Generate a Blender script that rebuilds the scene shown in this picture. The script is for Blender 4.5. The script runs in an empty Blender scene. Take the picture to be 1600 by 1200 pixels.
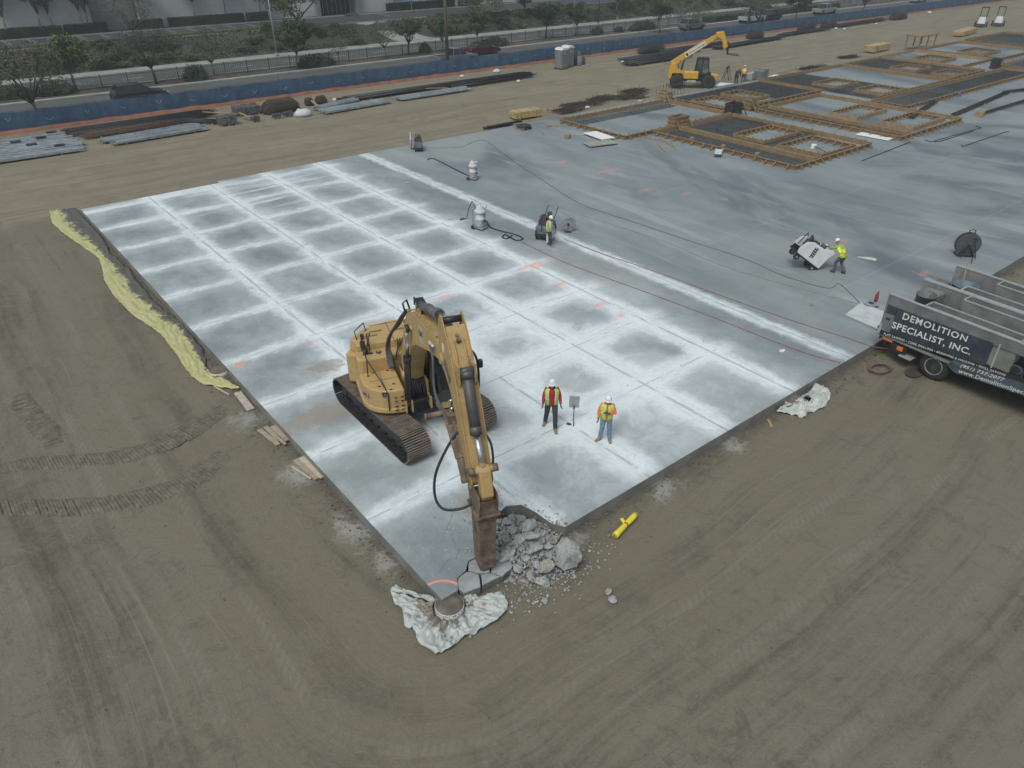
import bpy, math, random
from mathutils import Vector as V, Matrix, noise as mnoise
R = math.radians
random.seed(7)
scene = bpy.context.scene
col = scene.collection

# ------------------------------------------------------------------ camera
CAM = V((-6.536, -10.936, 14.3)); YAW, PITCH, FPX = R(38.808), R(32.162), 1143.96
cam_d = bpy.data.cameras.new('camera'); cam = bpy.data.objects.new('camera', cam_d); col.objects.link(cam)
cam_d.sensor_width = 36; cam_d.lens = 36 * FPX / 1600; cam_d.clip_end = 2000; cam_d.clip_start = .1
cam.location = CAM; cam.rotation_euler = (R(90) - PITCH, 0, -YAW)
scene.camera = cam

# ------------------------------------------------------------------ sky and sun (overcast)
SUN_EL, SUN_AZ = R(58), R(-155)      # azimuth of the light measured from +x
w = bpy.data.worlds.new('World'); scene.world = w; w.use_nodes = True
nt = w.node_tree; bg = nt.nodes['Background']
sky = nt.nodes.new('ShaderNodeTexSky'); sky.sky_type = 'NISHITA'; sky.sun_disc = False
sky.sun_elevation = SUN_EL; sky.sun_rotation = R(90) - SUN_AZ
sky.air_density = 1.0; sky.dust_density = 4.0; sky.ozone_density = 1.0
hs = nt.nodes.new('ShaderNodeHueSaturation'); hs.inputs['Saturation'].default_value = .50      # cloud veil greys the blue
tn = nt.nodes.new('ShaderNodeMix'); tn.data_type = 'RGBA'; tn.blend_type = 'MULTIPLY'; tn.inputs[0].default_value = 1; tn.inputs[7].default_value = (.94, 1.0, 1.0, 1)
nt.links.new(sky.outputs[0], hs.inputs['Color']); nt.links.new(hs.outputs[0], tn.inputs[6]); nt.links.new(tn.outputs[2], bg.inputs[0]); bg.inputs[1].default_value = 0.118
sl = bpy.data.lights.new('sun', 'SUN'); sl.energy = 1.35; sl.angle = R(24); sl.color = (1, .985, .94)
so = bpy.data.objects.new('sun', sl); col.objects.link(so)
sd = V((math.cos(SUN_EL) * math.cos(SUN_AZ), math.cos(SUN_EL) * math.sin(SUN_AZ), math.sin(SUN_EL)))
so.rotation_euler = sd.to_track_quat('Z', 'Y').to_euler()
scene.view_settings.view_transform = 'Standard'; scene.view_settings.look = 'None'
scene.view_settings.exposure = -0.08; scene.view_settings.gamma = 1
scene.cycles.max_bounces = 5; scene.cycles.diffuse_bounces = 3

GZ = -0.35          # earth level; the slab's top is z = 0
_f = V((math.sin(YAW) * math.cos(PITCH), math.cos(YAW) * math.cos(PITCH), -math.sin(PITCH)))
_r = V((math.cos(YAW), -math.sin(YAW), 0)); _d = _f.cross(_r)
def at(px, py, z=0.0):
    """point of the level z seen at photograph pixel px, py (1600 x 1200)"""
    r = _r * ((px - 800) / FPX) + _d * ((py - 600) / FPX) + _f
    return CAM + r * ((z - CAM.z) / r.z)

# ------------------------------------------------------------------ mesh builder
class MB:
    def __init__(s): s.v = []; s.f = []; s.m = []; s.sm = []; s.uv = {}
    def add(s, vs, fs, m=0, smooth=False):
        b = len(s.v); s.v += [V(x) for x in vs]
        for f in fs: s.f.append([b + i for i in f]); s.m.append(m); s.sm.append(smooth)
        return b
    def box(s, c, size, rot=None, m=0, taper=1.0):
        x, y, z = size[0] / 2, size[1] / 2, size[2] / 2; t = taper
        vs = [V((sx * x * (t if sz > 0 else 1), sy * y * (t if sz > 0 else 1), sz * z)) for sz in (-1, 1) for sx, sy in ((-1, -1), (1, -1), (1, 1), (-1, 1))]
        if rot is not None:
            M = rot if isinstance(rot, Matrix) else Matrix.Rotation(rot, 3, 'Z')
            vs = [M @ q for q in vs]
        c = V(c); s.add([q + c for q in vs], [(3, 2, 1, 0), (4, 5, 6, 7), (0, 1, 5, 4), (1, 2, 6, 5), (2, 3, 7, 6), (3, 0, 4, 7)], m); return s
    def bar(s, a, b, wd, h=None, m=0, up=(0, 0, 1)):
        a, b = V(a), V(b); d = b - a; L = d.length
        if L < 1e-6: return s
        x = d / L; u = V(up)
        if abs(x.dot(u)) > .98: u = V((1, 0, 0))
        y = u.cross(x).normalized(); z = x.cross(y)
        M = Matrix((x, y, z)).transposed(); return s.box((a + b) / 2, (L, wd, h or wd), M, m)
    def cyl(s, a, b, r0, r1=None, n=12, m=0, cap=True, smooth=True):
        r1 = r0 if r1 is None else r1
        return s.tube([a, b], [r0, r1], n, m, cap, smooth)
    def tube(s, pts, rad, n=8, m=0, cap=True, smooth=True, ell=1.0, upv=None, curve=0):
        pts = [V(p) for p in pts]
        if curve:
            P2 = []
            for i in range(len(pts) - 1):
                q0, q1, q2, q3 = pts[max(i - 1, 0)], pts[i], pts[i + 1], pts[min(i + 2, len(pts) - 1)]
                for j in range(5): t = j / 5; P2.append(.5 * ((2 * q1) + (q2 - q0) * t + (2 * q0 - 5 * q1 + 4 * q2 - q3) * t * t + (3 * q1 - q0 - 3 * q2 + q3) * t ** 3))
            pts = P2 + [pts[-1]]
        k = len(pts)
        if not hasattr(rad, '__len__'): rad = [rad] * k
        vs = []; pu = None
        for i, p in enumerate(pts):
            d = (pts[min(i + 1, k - 1)] - pts[max(i - 1, 0)])
            d = d.normalized() if d.length > 1e-9 else V((0, 0, 1))
            if upv is not None: u = V(upv)
            else: u = pu if pu is not None else (V((0, 0, 1)) if abs(d.z) < .95 else V((1, 0, 0)))
            y = u.cross(d)
            if y.length < 1e-6: y = V((0, 1, 0)).cross(d)
            y.normalize(); z = d.cross(y).normalized(); pu = z
            r = rad[i]; ra, rb = (r if hasattr(r, '__len__') else (r * ell, r))
            for j in range(n):
                t = 2 * math.pi * j / n; vs.append(p + y * (math.cos(t) * ra) + z * (math.sin(t) * rb))
        b = s.add(vs, [], m)
        for i in range(k - 1):
            for j in range(n):
                a0 = b + i * n + j; a1 = b + i * n + (j + 1) % n
                s.f.append([a0, a1, a1 + n, a0 + n]); s.m.append(m); s.sm.append(smooth)
        if cap:
            s.f.append([b + j for j in range(n)][::-1]); s.m.append(m); s.sm.append(False)
            s.f.append([b + (k - 1) * n + j for j in range(n)]); s.m.append(m); s.sm.append(False)
        return s
    def lathe(s, prof, c=(0, 0, 0), n=20, m=0, M=None, smooth=True, sx=1, sy=1):
        c = V(c); vs = []
        for r, z in prof:
            for j in range(n):
                t = 2 * math.pi * j / n; q = V((r * math.cos(t) * sx, r * math.sin(t) * sy, z))
                vs.append(c + (M @ q if M else q))
        b = s.add(vs, [], m)
        for i in range(len(prof) - 1):
            for j in range(n):
                a0 = b + i * n + j; a1 = b + i * n + (j + 1) % n
                s.f.append([a0, a1, a1 + n, a0 + n]); s.m.append(m); s.sm.append(smooth)
        s.f.append([b + j for j in range(n)][::-1]); s.m.append(m); s.sm.append(False)
        e = b + (len(prof) - 1) * n
        s.f.append([e + j for j in range(n)]); s.m.append(m); s.sm.append(False)
        return s
    def prism(s, poly, a, b, axis='y', m=0, shrink=None):
        """polygon (2D) extruded from a to b; axis y: poly is (x,z); axis z: poly is (x,y); axis x: poly is (y,z)"""
        k = len(poly)
        def P3(p, t): return {'y': (p[0], t, p[1]), 'z': (p[0], p[1], t), 'x': (t, p[0], p[1])}[axis]
        p2 = poly
        if shrink:
            cx = sum(p[0] for p in poly) / k; cy = sum(p[1] for p in poly) / k
            p2 = [(cx + (p[0] - cx) * shrink, cy + (p[1] - cy) * shrink) for p in poly]
        vs = [P3(p, a) for p in poly] + [P3(p, b) for p in p2]
        fs = [list(range(k))[::-1], list(range(k, 2 * k))] + [(i, (i + 1) % k, k + (i + 1) % k, k + i) for i in range(k)]
        s.add(vs, fs, m); return s
    def build(s, name, mats, parent=None, bevel=0, seg=2, loc=None, rotz=None, recalc=True):
        me = bpy.data.meshes.new(name)
        me.from_pydata([tuple(q) for q in s.v], [], s.f)
        for mt in (mats if isinstance(mats, (list, tuple)) else [mats]): me.materials.append(mt)
        me.polygons.foreach_set('material_index', s.m); me.polygons.foreach_set('use_smooth', s.sm)
        if recalc:
            import bmesh
            bm = bmesh.new(); bm.from_mesh(me); bmesh.ops.recalc_face_normals(bm, faces=bm.faces); bm.to_mesh(me); bm.free()
        me.update()
        o = bpy.data.objects.new(name, me); col.objects.link(o)
        if parent: o.parent = parent
        if loc is not None: o.location = loc
        if rotz is not None: o.rotation_euler.z = rotz
        if bevel:
            b = o.modifiers.new('bevel', 'BEVEL'); b.width = bevel; b.segments = seg; b.limit_method = 'ANGLE'; b.angle_limit = R(35)
        return o

def tag(o, label=None, cat=None, group=None, kind=None):
    if label: o['label'] = label
    if cat: o['category'] = cat
    if group: o['group'] = group
    if kind: o['kind'] = kind
    return o
def thing(name, label, cat, loc=(0, 0, 0), rz=0, group=None):
    o = bpy.data.objects.new(name, None); col.objects.link(o); o.empty_display_size = .3
    o.location = loc; o.rotation_euler = (0, 0, rz); return tag(o, label, cat, group)
def copy_tree(o, parent=None, label=None, group=None):
    c = o.copy(); col.objects.link(c)
    if parent: c.parent = parent
    for ch in list(o.children): copy_tree(ch, c)
    if label: c['label'] = label
    if group: c['group'] = group
    return c
ORD = ['leftmost', 'second from the left', 'third from the left', 'fourth from the left', 'fifth from the left', 'sixth from the left', 'seventh from the left', 'eighth from the left', 'ninth from the left', 'tenth from the left', 'eleventh from the left', 'twelfth from the left', 'thirteenth from the left', 'fourteenth from the left']

# ------------------------------------------------------------------ node helpers
class NG:
    def __init__(s, name):
        s.mat = bpy.data.materials.new(name); s.mat.use_nodes = True; s.nt = s.mat.node_tree; s.N = s.nt.nodes; s.L = s.nt.links
        s.bsdf = s.N['Principled BSDF']; s.tc = s.N.new('ShaderNodeTexCoord')
    def _set(s, inp, v):
        if hasattr(v, 'is_output') or isinstance(v, bpy.types.NodeSocket): s.L.new(v, inp)
        elif v is not None:
            try: inp.default_value = v
            except Exception: inp.default_value = (*v, 1) if len(v) == 3 else v
    def math(s, op, a, b=None, c=None, clamp=False):
        n = s.N.new('ShaderNodeMath'); n.operation = op; n.use_clamp = clamp
        s._set(n.inputs[0], a); s._set(n.inputs[1], b)
        if c is not None: s._set(n.inputs[2], c)
        return n.outputs[0]
    def add(s, a, b): return s.math('ADD', a, b)
    def sub(s, a, b): return s.math('SUBTRACT', a, b)
    def mul(s, a, b, clamp=False): return s.math('MULTIPLY', a, b, clamp=clamp)
    def mx(s, a, b): return s.math('MAXIMUM', a, b)
    def mn(s, a, b): return s.math('MINIMUM', a, b)
    def ss(s, v, a, b, lo=0.0, hi=1.0):
        """smoothstep of v from a..b to lo..hi"""
        n = s.N.new('ShaderNodeMapRange'); n.interpolation_type = 'SMOOTHSTEP'; n.clamp = True
        s._set(n.inputs[0], v); s._set(n.inputs[1], a); s._set(n.inputs[2], b); s._set(n.inputs[3], lo); s._set(n.inputs[4], hi)
        return n.outputs[0]
    def xyz(s, v=None):
        n = s.N.new('ShaderNodeSeparateXYZ'); s.L.new(v or s.tc.outputs['Object'], n.inputs[0]); return n.outputs
    def comb(s, x, y, z=0.0):
        n = s.N.new('ShaderNodeCombineXYZ'); s._set(n.inputs[0], x); s._set(n.inputs[1], y); s._set(n.inputs[2], z); return n.outputs[0]
    def noise(s, scale, detail=4, rough=.55, vec=None, dist=0.0, color=False):
        n = s.N.new('ShaderNodeTexNoise'); n.inputs['Scale'].default_value = scale; n.inputs['Detail'].default_value = detail
        n.inputs['Roughness'].default_value = rough; n.inputs['Distortion'].default_value = dist
        s.L.new(vec or s.tc.outputs['Object'], n.inputs['Vector']); return n.outputs['Color' if color else 'Fac']
    def voro(s, scale, vec=None, feature='F1', out='Distance'):
        n = s.N.new('ShaderNodeTexVoronoi'); n.feature = feature; n.inputs['Scale'].default_value = scale
        s.L.new(vec or s.tc.outputs['Object'], n.inputs['Vector']); return n.outputs[out]
    def mix(s, f, a, b):
        n = s.N.new('ShaderNodeMix'); n.data_type = 'RGBA'; s._set(n.inputs[0], f)
        for i, v in ((6, a), (7, b)):
            if isinstance(v, (tuple, list)): n.inputs[i].default_value = (*v[:3], 1)
            else: s.L.new(v, n.inputs[i])
        return n.outputs[2]
    def bump(s, h, strength=.5, dist=.02):
        n = s.N.new('ShaderNodeBump'); n.inputs['Strength'].default_value = strength; n.inputs['Distance'].default_value = dist
        s._set(n.inputs['Height'], h); s.L.new(n.outputs[0], s.bsdf.inputs['Normal'])
    def out(s, colr, rough=.8, metal=0.0):
        s._set(s.bsdf.inputs['Base Color'], (*colr, 1) if isinstance(colr, tuple) and len(colr) == 3 else colr)
        s._set(s.bsdf.inputs['Roughness'], rough); s._set(s.bsdf.inputs['Metallic'], metal); return s.mat
_mc = {}
def mat(name, c, rough=.6, metal=0.0, var=.18, dirt=0.0, dcol=(.16, .14, .11), scale=3.0, bump=0.0, spec=None):
    """base colour with fine tonal variation and patchy grime"""
    if name in _mc: return _mc[name]
    g = NG(name); n = g.noise(scale, 5, .6); n2 = g.noise(scale * 7, 3, .6)
    base = g.mix(g.ss(n, .3, .7), tuple(x * (1 - var) for x in c), tuple(min(1, x * (1 + var)) for x in c))
    if dirt:
        base = g.mix(g.mul(g.ss(g.add(g.mul(n, .6), g.mul(n2, .4)), .62 - dirt * .3, .72), min(1, dirt * 1.6)), base, dcol)
    if bump: g.bump(n2, bump, .01)
    m = g.out(base, g.ss(n2, .3, .7, max(0, rough - .1), min(1, rough + .1)), metal)
    if spec is not None: g.bsdf.inputs['Specular IOR Level'].default_value = spec
    _mc[name] = m; return m
# ================================================================== SETTING: materials
NX, NY = 3.83, 3.71      # saw cut spacing of the slab
def blob(g, X, Y, x0, y0, rx, ry, wob, soft=.45):
    dx = g.mul(g.sub(X, x0), 1 / rx); dy = g.mul(g.sub(Y, y0), 1 / ry)
    d = g.math('SQRT', g.add(g.mul(dx, dx), g.mul(dy, dy)))
    return g.ss(g.add(d, wob), 1.0 + soft * .3, 1.0 - soft)
def slab_material():
    g = NG('slab_concrete'); X0, Y0, Z0 = g.xyz()
    wn = g.noise(1.3, 4, .6); wn2 = g.noise(.5, 3, .5)
    X = g.add(X0, g.mul(g.sub(wn, .5), .5)); Y = g.add(Y0, g.mul(g.sub(wn2, .5), .5))
    # -- grey concrete: slow mottle, sweep streaks, fine grain
    big = g.noise(.13, 5, .6); mid = g.noise(.9, 5, .65)
    st = g.noise(1, 5, .6, g.comb(g.mul(X0, .55), g.mul(Y0, .12)), .6); fine = g.noise(14, 4, .7)
    v = g.add(g.add(g.mul(big, .5), g.mul(mid, .2)), g.mul(st, .45))
    base = g.mix(g.ss(v, .4, .78), (.165, .20, .21), (.31, .355, .365))
    base = g.mix(g.ss(big, .45, .65, 0, .4), base, (.25, .265, .235))
    base = g.mix(g.ss(fine, .3, .75, 0, .22), base, (.36, .37, .37))
    # darker bands and a slow darkening to the right of the cut field
    dk = g.noise(1, 4, .55, g.comb(g.mul(X0, .10), g.mul(Y0, .05)), 1.2)
    base = g.mix(g.mul(g.ss(dk, .5, .64), g.ss(X0, 19, 27, 0, .85)), base, (.105, .132, .15))
    base = g.mix(g.mul(g.ss(g.noise(1, 6, .65, g.comb(g.mul(X0, .5), g.mul(Y0, .09)), .8), .56, .68), g.ss(X0, 17, 24, 0, .5)), base, (.38, .42, .43))
    base = g.mix(g.ss(X0, 18, 40, 0, .22), base, (.15, .17, .175))
    # -- white cutting dust along the saw cuts
    fx = g.mul(g.math('ABSOLUTE', g.sub(g.math('FRACT', g.add(g.mul(X, 1 / NX), .5)), .5)), NX)
    fy = g.mul(g.math('ABSOLUTE', g.sub(g.math('FRACT', g.add(g.mul(Y, 1 / NY), .5)), .5)), NY)
    inx = g.mul(g.ss(X0, 2.2, 2.6), g.ss(X0, 17.4, 17.0)); iny = g.mul(g.ss(Y0, 1.9, 2.3), g.ss(X0, 17.2, 15.6))
    core = blob(g, X0, Y0, 8.8, 7.0, 8.5, 9.5, g.mul(g.sub(wn2, .5), .5), .9)
    sx = g.noise(1, 7, .7, g.comb(g.mul(X0, 4.5), g.mul(Y0, .8))); sy = g.noise(1, 7, .7, g.comb(g.mul(X0, .8), g.mul(Y0, 4.5)))
    rag = g.noise(1.9, 8, .74, None, .5); rag2 = g.noise(.8, 5, .6)
    wx = g.add(g.add(.50, g.mul(core, .50)), g.mul(g.sub(rag2, .5), .7)); wy = g.add(g.add(.36, g.mul(core, .62)), g.mul(g.sub(rag2, .5), .6))
    ex = g.sub(g.add(fx, g.add(g.mul(g.sub(sx, .5), .5), g.mul(g.sub(rag, .5), .8))), wx); ey = g.sub(g.add(fy, g.add(g.mul(g.sub(sy, .5), .5), g.mul(g.sub(rag, .5), .8))), wy)
    bx = g.mul(g.mul(g.ss(ex, .34, -.44), inx), g.add(.66, g.mul(g.ss(sx, .35, .6), .34)))
    by = g.mul(g.mul(g.ss(ey, .31, -.40), iny), g.add(.55, g.mul(g.ss(sy, .35, .6), .40)))
    dist19 = g.math('ABSOLUTE', g.sub(X, 19.1))
    b5 = g.mul(g.ss(g.add(dist19, g.add(g.mul(g.sub(sx, .5), .5), g.mul(g.sub(rag, .5), .7))), .62, .15), g.add(.45, g.mul(g.ss(sx, .35, .6), .45)))
    bx = g.mx(bx, g.mul(g.mul(g.ss(g.add(fx, g.mul(g.sub(rag2, .5), 1.4)), 1.6, .3), inx), .24)); by = g.mx(by, g.mul(g.mul(g.ss(g.add(fy, g.mul(g.sub(rag2, .5), 1.4)), 1.4, .3), iny), .2))
    # sweeping streaks at the far end
    s3 = g.mul(g.mul(g.ss(g.noise(1, 4, .6, g.comb(g.mul(X0, .12), g.mul(Y0, 1.15))), .5, .66), g.ss(Y0, 29.5, 33)), g.ss(X0, 16, 12, 0, .75))
    cl = g.mul(g.mul(g.ss(g.noise(.55, 7, .68, None, .7), .36, .62), core), .72)
    cl = g.mx(cl, g.mul(core, .34))
    hz = g.mul(g.ss(g.noise(1, 5, .65, g.comb(g.mul(X0, .5), g.mul(Y0, .35))), .4, .75, 0, .30), g.ss(X0, 22, 14))
    d = g.sub(1.0, g.mul(g.mul(g.mul(g.mul(g.sub(1.0, bx), g.sub(1.0, by)), g.sub(1.0, b5)), g.sub(1.0, s3)), g.mul(g.sub(1.0, cl), g.sub(1.0, hz))))
    scr = g.ss(g.noise(1, 7, .75, g.comb(g.mul(X0, 3.0), g.mul(Y0, 1.6)), 2.0), .57, .66, 0, .38)      # scuffs and loose powder
    d = g.mx(d, g.mul(scr, g.ss(X0, 21, 16)))
    # worn: tyre and track rub lifts the dust again
    rub = g.ss(g.mx(g.noise(1, 6, .7, g.comb(g.mul(X0, 9), g.mul(Y0, .9))), 0.0), .56, .70, 0, .55)
    d = g.mul(d, g.sub(1.0, g.mul(rub, g.ss(fx, .45, .1))))
    d = g.mul(d, g.ss(g.noise(6, 4, .7), .2, .6, .78, 1.0))
    edge = g.ss(Y0, -.1, .5, .55, 1.0)
    d = g.mul(d, edge)
    c = g.mix(g.mul(d, .93), base, (.80, .87, .89))
    # earth smears where the machine walked on
    mud = g.mx(g.mul(blob(g, X0, Y0, 1.4, 9.3, 1.9, .7, g.mul(g.sub(g.noise(2.2, 5, .7), .5), 2.2), .5), .55),
               g.mx(g.mul(blob(g, X0, Y0, 3.0, 12.2, .8, .5, g.mul(g.sub(g.noise(3, 5, .7), .5), 2.4)), .6), g.mul(blob(g, X0, Y0, 2.9, 2.4, .8, .8, g.mul(g.sub(g.noise(3.5, 5, .7), .5), 2.6)), .45)))
    c = g.mix(mud, c, (.30, .24, .17))
    # -- the cuts themselves: paired thin lines, partly filled
    rx = g.mul(g.math('ABSOLUTE', g.sub(g.math('FRACT', g.add(g.mul(X0, 1 / NX), .5)), .5)), NX)
    ry = g.mul(g.math('ABSOLUTE', g.sub(g.math('FRACT', g.add(g.mul(Y0, 1 / NY), .5)), .5)), NY)
    gx = g.mul(g.ss(g.math('ABSOLUTE', g.sub(rx, .03)), .03, .012), g.ss(g.noise(1, 3, .6, g.comb(g.mul(X0, 2), g.mul(Y0, .8))), .38, .5))
    gy = g.mul(g.ss(ry, .03, .014), g.ss(g.noise(1, 3, .6, g.comb(g.mul(X0, .8), g.mul(Y0, 2))), .42, .52))
    cut = g.mx(g.mul(gx, g.mul(g.ss(X0, 3.5, 3.6), g.ss(X0, 19.7, 19.6))), g.mul(gy, g.mul(g.ss(Y0, 3.4, 3.5), g.ss(X0, 15.7, 15.6))))
    c = g.mix(g.mul(cut, .5), c, (.15, .15, .15))
    # pale joint lines on the far part
    jx = g.ss(g.math('ABSOLUTE', g.sub(g.math('FRACT', g.mul(X0, 1 / 7.6)), .5)), .004, .002); jy = g.ss(g.math('ABSOLUTE', g.sub(g.math('FRACT', g.mul(Y0, 1 / 7.4)), .5)), .004, .002)
    c = g.mix(g.mul(g.mx(jx, jy), g.ss(X0, 20, 24, 0, .3)), c, (.45, .47, .48))
    # -- orange marking paint
    wob = g.mul(g.sub(g.noise(3.2, 6, .8), .5), 4.0); o = None
    for (x0, y0, rx_, ry_) in [(3.42, 14.36, .42, .16), (6.21, 14.3, .55, .12), (.45, 14.45, .22, .3), (9.98, 14.46, .5, .18), (15.46, 14.65, .9, .4), (14.98, 12.22, .4, .16), (14.89, 9.5, .4, .2), (14.89, 8.21, .42, .2), (28.9, 27.6, .6, .35),
                               (30, 24, 1.2, .35), (28.8, 19.5, .9, .3), (30.3, 17.4, .5, .3), (29.6, 2.1, .55, .25), (31.1, 15.2, .35, .25), (30.5, 6.9, .4, .25)]:
        b = g.mul(blob(g, X0, Y0, x0, y0, rx_, ry_, wob, .7), .45 if x0 > 20 else .9); o = b if o is None else g.mx(o, b)
    ring = g.math('ABSOLUTE', g.sub(g.math('SQRT', g.add(g.mul(X0, X0), g.mul(Y0, Y0))), .62))
    o = g.mx(g.mul(o, .7), g.ss(ring, .05, .03))
    c = g.mix(g.mul(o, .78), c, (.88, .30, .20))
    # hairline cracks round the breaker
    wv = g.add(g.voro(.55, g.comb(g.add(X0, g.mul(wn, .9)), g.add(Y0, g.mul(wn, .9))), 'DISTANCE_TO_EDGE'), 0.0)
    c = g.mix(g.mul(g.ss(wv, .010, .003, 0, .5), blob(g, X0, Y0, 1.7, 1.0, 2.2, 2.0, 0.0, .4)), c, (.10, .10, .10))
    # formed side of the slab
    side = g.ss(Z0, -.012, -.03); c = g.mix(side, c, g.mix(g.ss(mid, .35, .65), (.15, .15, .135), (.24, .235, .21)))
    g.bump(g.add(g.mul(fine, .5), g.mul(cut, -1.5)), .25, .01)
    return g.out(c, g.ss(v, .4, .75, .45, .8))
def earth_material():
    g = NG('graded_earth'); X, Y, Z = g.xyz()
    ox = g.mx(g.mul(X, -1), 0.0); oy = g.mx(g.mul(Y, -1), 0.0)
    sdf = g.math('SQRT', g.add(g.mul(ox, ox), g.mul(oy, oy)))                       # distance out from the slab's two near edges
    north = g.ss(Y, 37, 39.5)
    lane = g.add(g.mul(sdf, g.sub(1.0, north)), g.mul(Y, north))
    w1 = g.noise(.16, 3, .5); al = g.sub(X, g.mul(Y, .9))
    al = g.add(g.mul(al, g.sub(1.0, north)), g.mul(X, north))
    lw = g.add(lane, g.mul(g.noise(.07, 2, .4), 3.0))
    s1 = g.noise(1, 6, .68, g.comb(g.mul(lw, 1.0), g.mul(al, .045))); s2 = g.noise(1, 5, .7, g.comb(g.mul(lw, 4.2), g.mul(al, .12)))
    s3 = g.noise(1, 4, .7, g.comb(g.mul(lw, 11.0), g.mul(al, .25)))
    b1 = g.noise(.25, 6, .66); b2 = g.noise(1.6, 6, .72, None, .6); b3 = g.noise(9, 5, .75)
    v = g.add(g.add(g.mul(s1, .46), g.mul(g.add(g.mul(g.sub(s2, .5), g.ss(g.noise(.11, 3, .5), .44, .6)), .5), .30)), g.add(g.mul(b1, .14), g.add(g.mul(g.add(g.mul(b2, .6), g.mul(g.noise(4.2, 6, .75, None, 1.0), .4)), .26), g.mul(g.add(g.mul(g.sub(s3, .5), g.ss(s1, .4, .6)), .5), .10))))
    v = g.add(v, g.mul(g.mul(g.sub(g.noise(1, 6, .7, g.comb(g.mul(lw, .55), g.mul(al, .03))), .5), .5), 1.0)); c = g.mix(g.ss(v, .44, .68), (.056, .052, .036), (.170, .153, .110))
    c = g.mix(g.ss(g.noise(.9, 8, .78, None, 1.2), .54, .62, 0, .36), c, (.195, .195, .155)); c = g.mix(g.ss(g.noise(1.3, 8, .80, None, .8), .54, .61, 0, .40), c, (.066, .061, .043)); c = g.mix(g.ss(g.noise(5.5, 8, .8, None, .5), .57, .66, 0, .5), c, (.23, .22, .18))                      # dried grey crust
    c = g.mix(g.ss(b1, .52, .68, 0, .35), c, (.17, .16, .14))
    c = g.mix(g.mul(north, .55), c, g.mix(g.ss(v, .42, .64), (.135, .115, .075), (.31, .27, .185)))
    nst = g.noise(1, 7, .72, g.comb(g.mul(X, .05), g.mul(g.add(Y, g.mul(g.noise(.05, 2, .4), 5)), 1.3))); nst2 = g.noise(1, 6, .75, g.comb(g.mul(X, .18), g.mul(Y, 3.2)))
    c = g.mix(g.mul(north, g.ss(nst, .54, .64, 0, .6)), c, (.10, .083, .055)); c = g.mix(g.mul(north, g.ss(nst2, .52, .66, 0, .5)), c, (.34, .30, .21)); c = g.mix(g.mul(north, g.ss(g.noise(.35, 7, .75), .54, .62, 0, .45)), c, (.12, .10, .07))
    c = g.mix(g.ss(b3, .25, .8, 0, .22), c, (.22, .20, .16)); grit = g.noise(22, 6, .85); c = g.mix(g.ss(grit, .56, .64, 0, .5), c, (.26, .24, .195)); c = g.mix(g.ss(grit, .44, .36, 0, .5), c, (.05, .045, .035))
    th = g.noise(1, 5, .8, g.comb(g.mul(lw, 7.0), g.mul(al, .05))); c = g.mix(g.mul(g.mul(g.ss(th, .56, .62), g.ss(g.noise(.14, 3, .5), .5, .6)), g.sub(.5, g.mul(north, .4))), c, (.24, .22, .175))
    c = g.mix(g.mul(g.ss(b1, .35, .6), g.ss(sdf, 9, 1, 0, .5)), c, (.165, .140, .092))
    # dark disturbed margin at the slab foot
    mg = g.mul(g.ss(g.add(sdf, g.mul(b2, .9)), 1.05, .45), g.ss(Y, 38.3, 37.8)); c = g.mix(g.mul(mg, .75), c, (.085, .076, .062))
    # long settled wheel lines with cleat print
    for (r0, ww) in ((4.2, .18), (5.9, .2), (8.6, .15)):
        t = g.ss(g.math('ABSOLUTE', g.sub(g.add(sdf, g.mul(w1, .8)), r0)), ww, ww * .5)
        cle = g.ss(g.math('FRACT', g.mul(al, 4.0)), .35, .6)
        c = g.mix(g.mul(g.mul(t, g.ss(b1, .42, .6)), g.mul(g.add(.3, g.mul(cle, .5)), .45)), c, (.25, .23, .19))
    # cutting dust washed off the slab's edge
    wob = g.mul(g.sub(g.noise(1.5, 8, .86, None, .6), .5), 5.0); d = None
    for (x0, y0, rx, ry) in [(7.8, -.45, .8, .4), (4.3, -.35, .5, .4), (11.4, -.3, .6, .45), (-.5, 7.4, .7, .7), (-.55, 11.1, .7, .6), (-.4, 4.0, .5, .8), (-.3, 2.4, .3, .6), (15.2, -.5, .7, .3)]:
        b = blob(g, X, Y, x0, y0, rx, ry, wob, .95); d = b if d is None else g.mx(d, b)
    c = g.mix(g.mul(d, .42), c, (.48, .50, .48))
    h = g.add(g.add(g.mul(b3, .35), g.mul(b2, .7)), g.mul(g.mul(s2, .4), g.ss(b1, .4, .6)))
    g.bump(h, .75, .08)
    return g.out(c, .95)
M_slab = slab_material(); M_earth = earth_material()
def flat(name, poly, z, m, h=.0, kind='structure', th=.02):
    b = MB(); b.prism(poly, z - (h or th), z, 'z'); o = b.build(name, m); tag(o, kind=kind); return o

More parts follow.
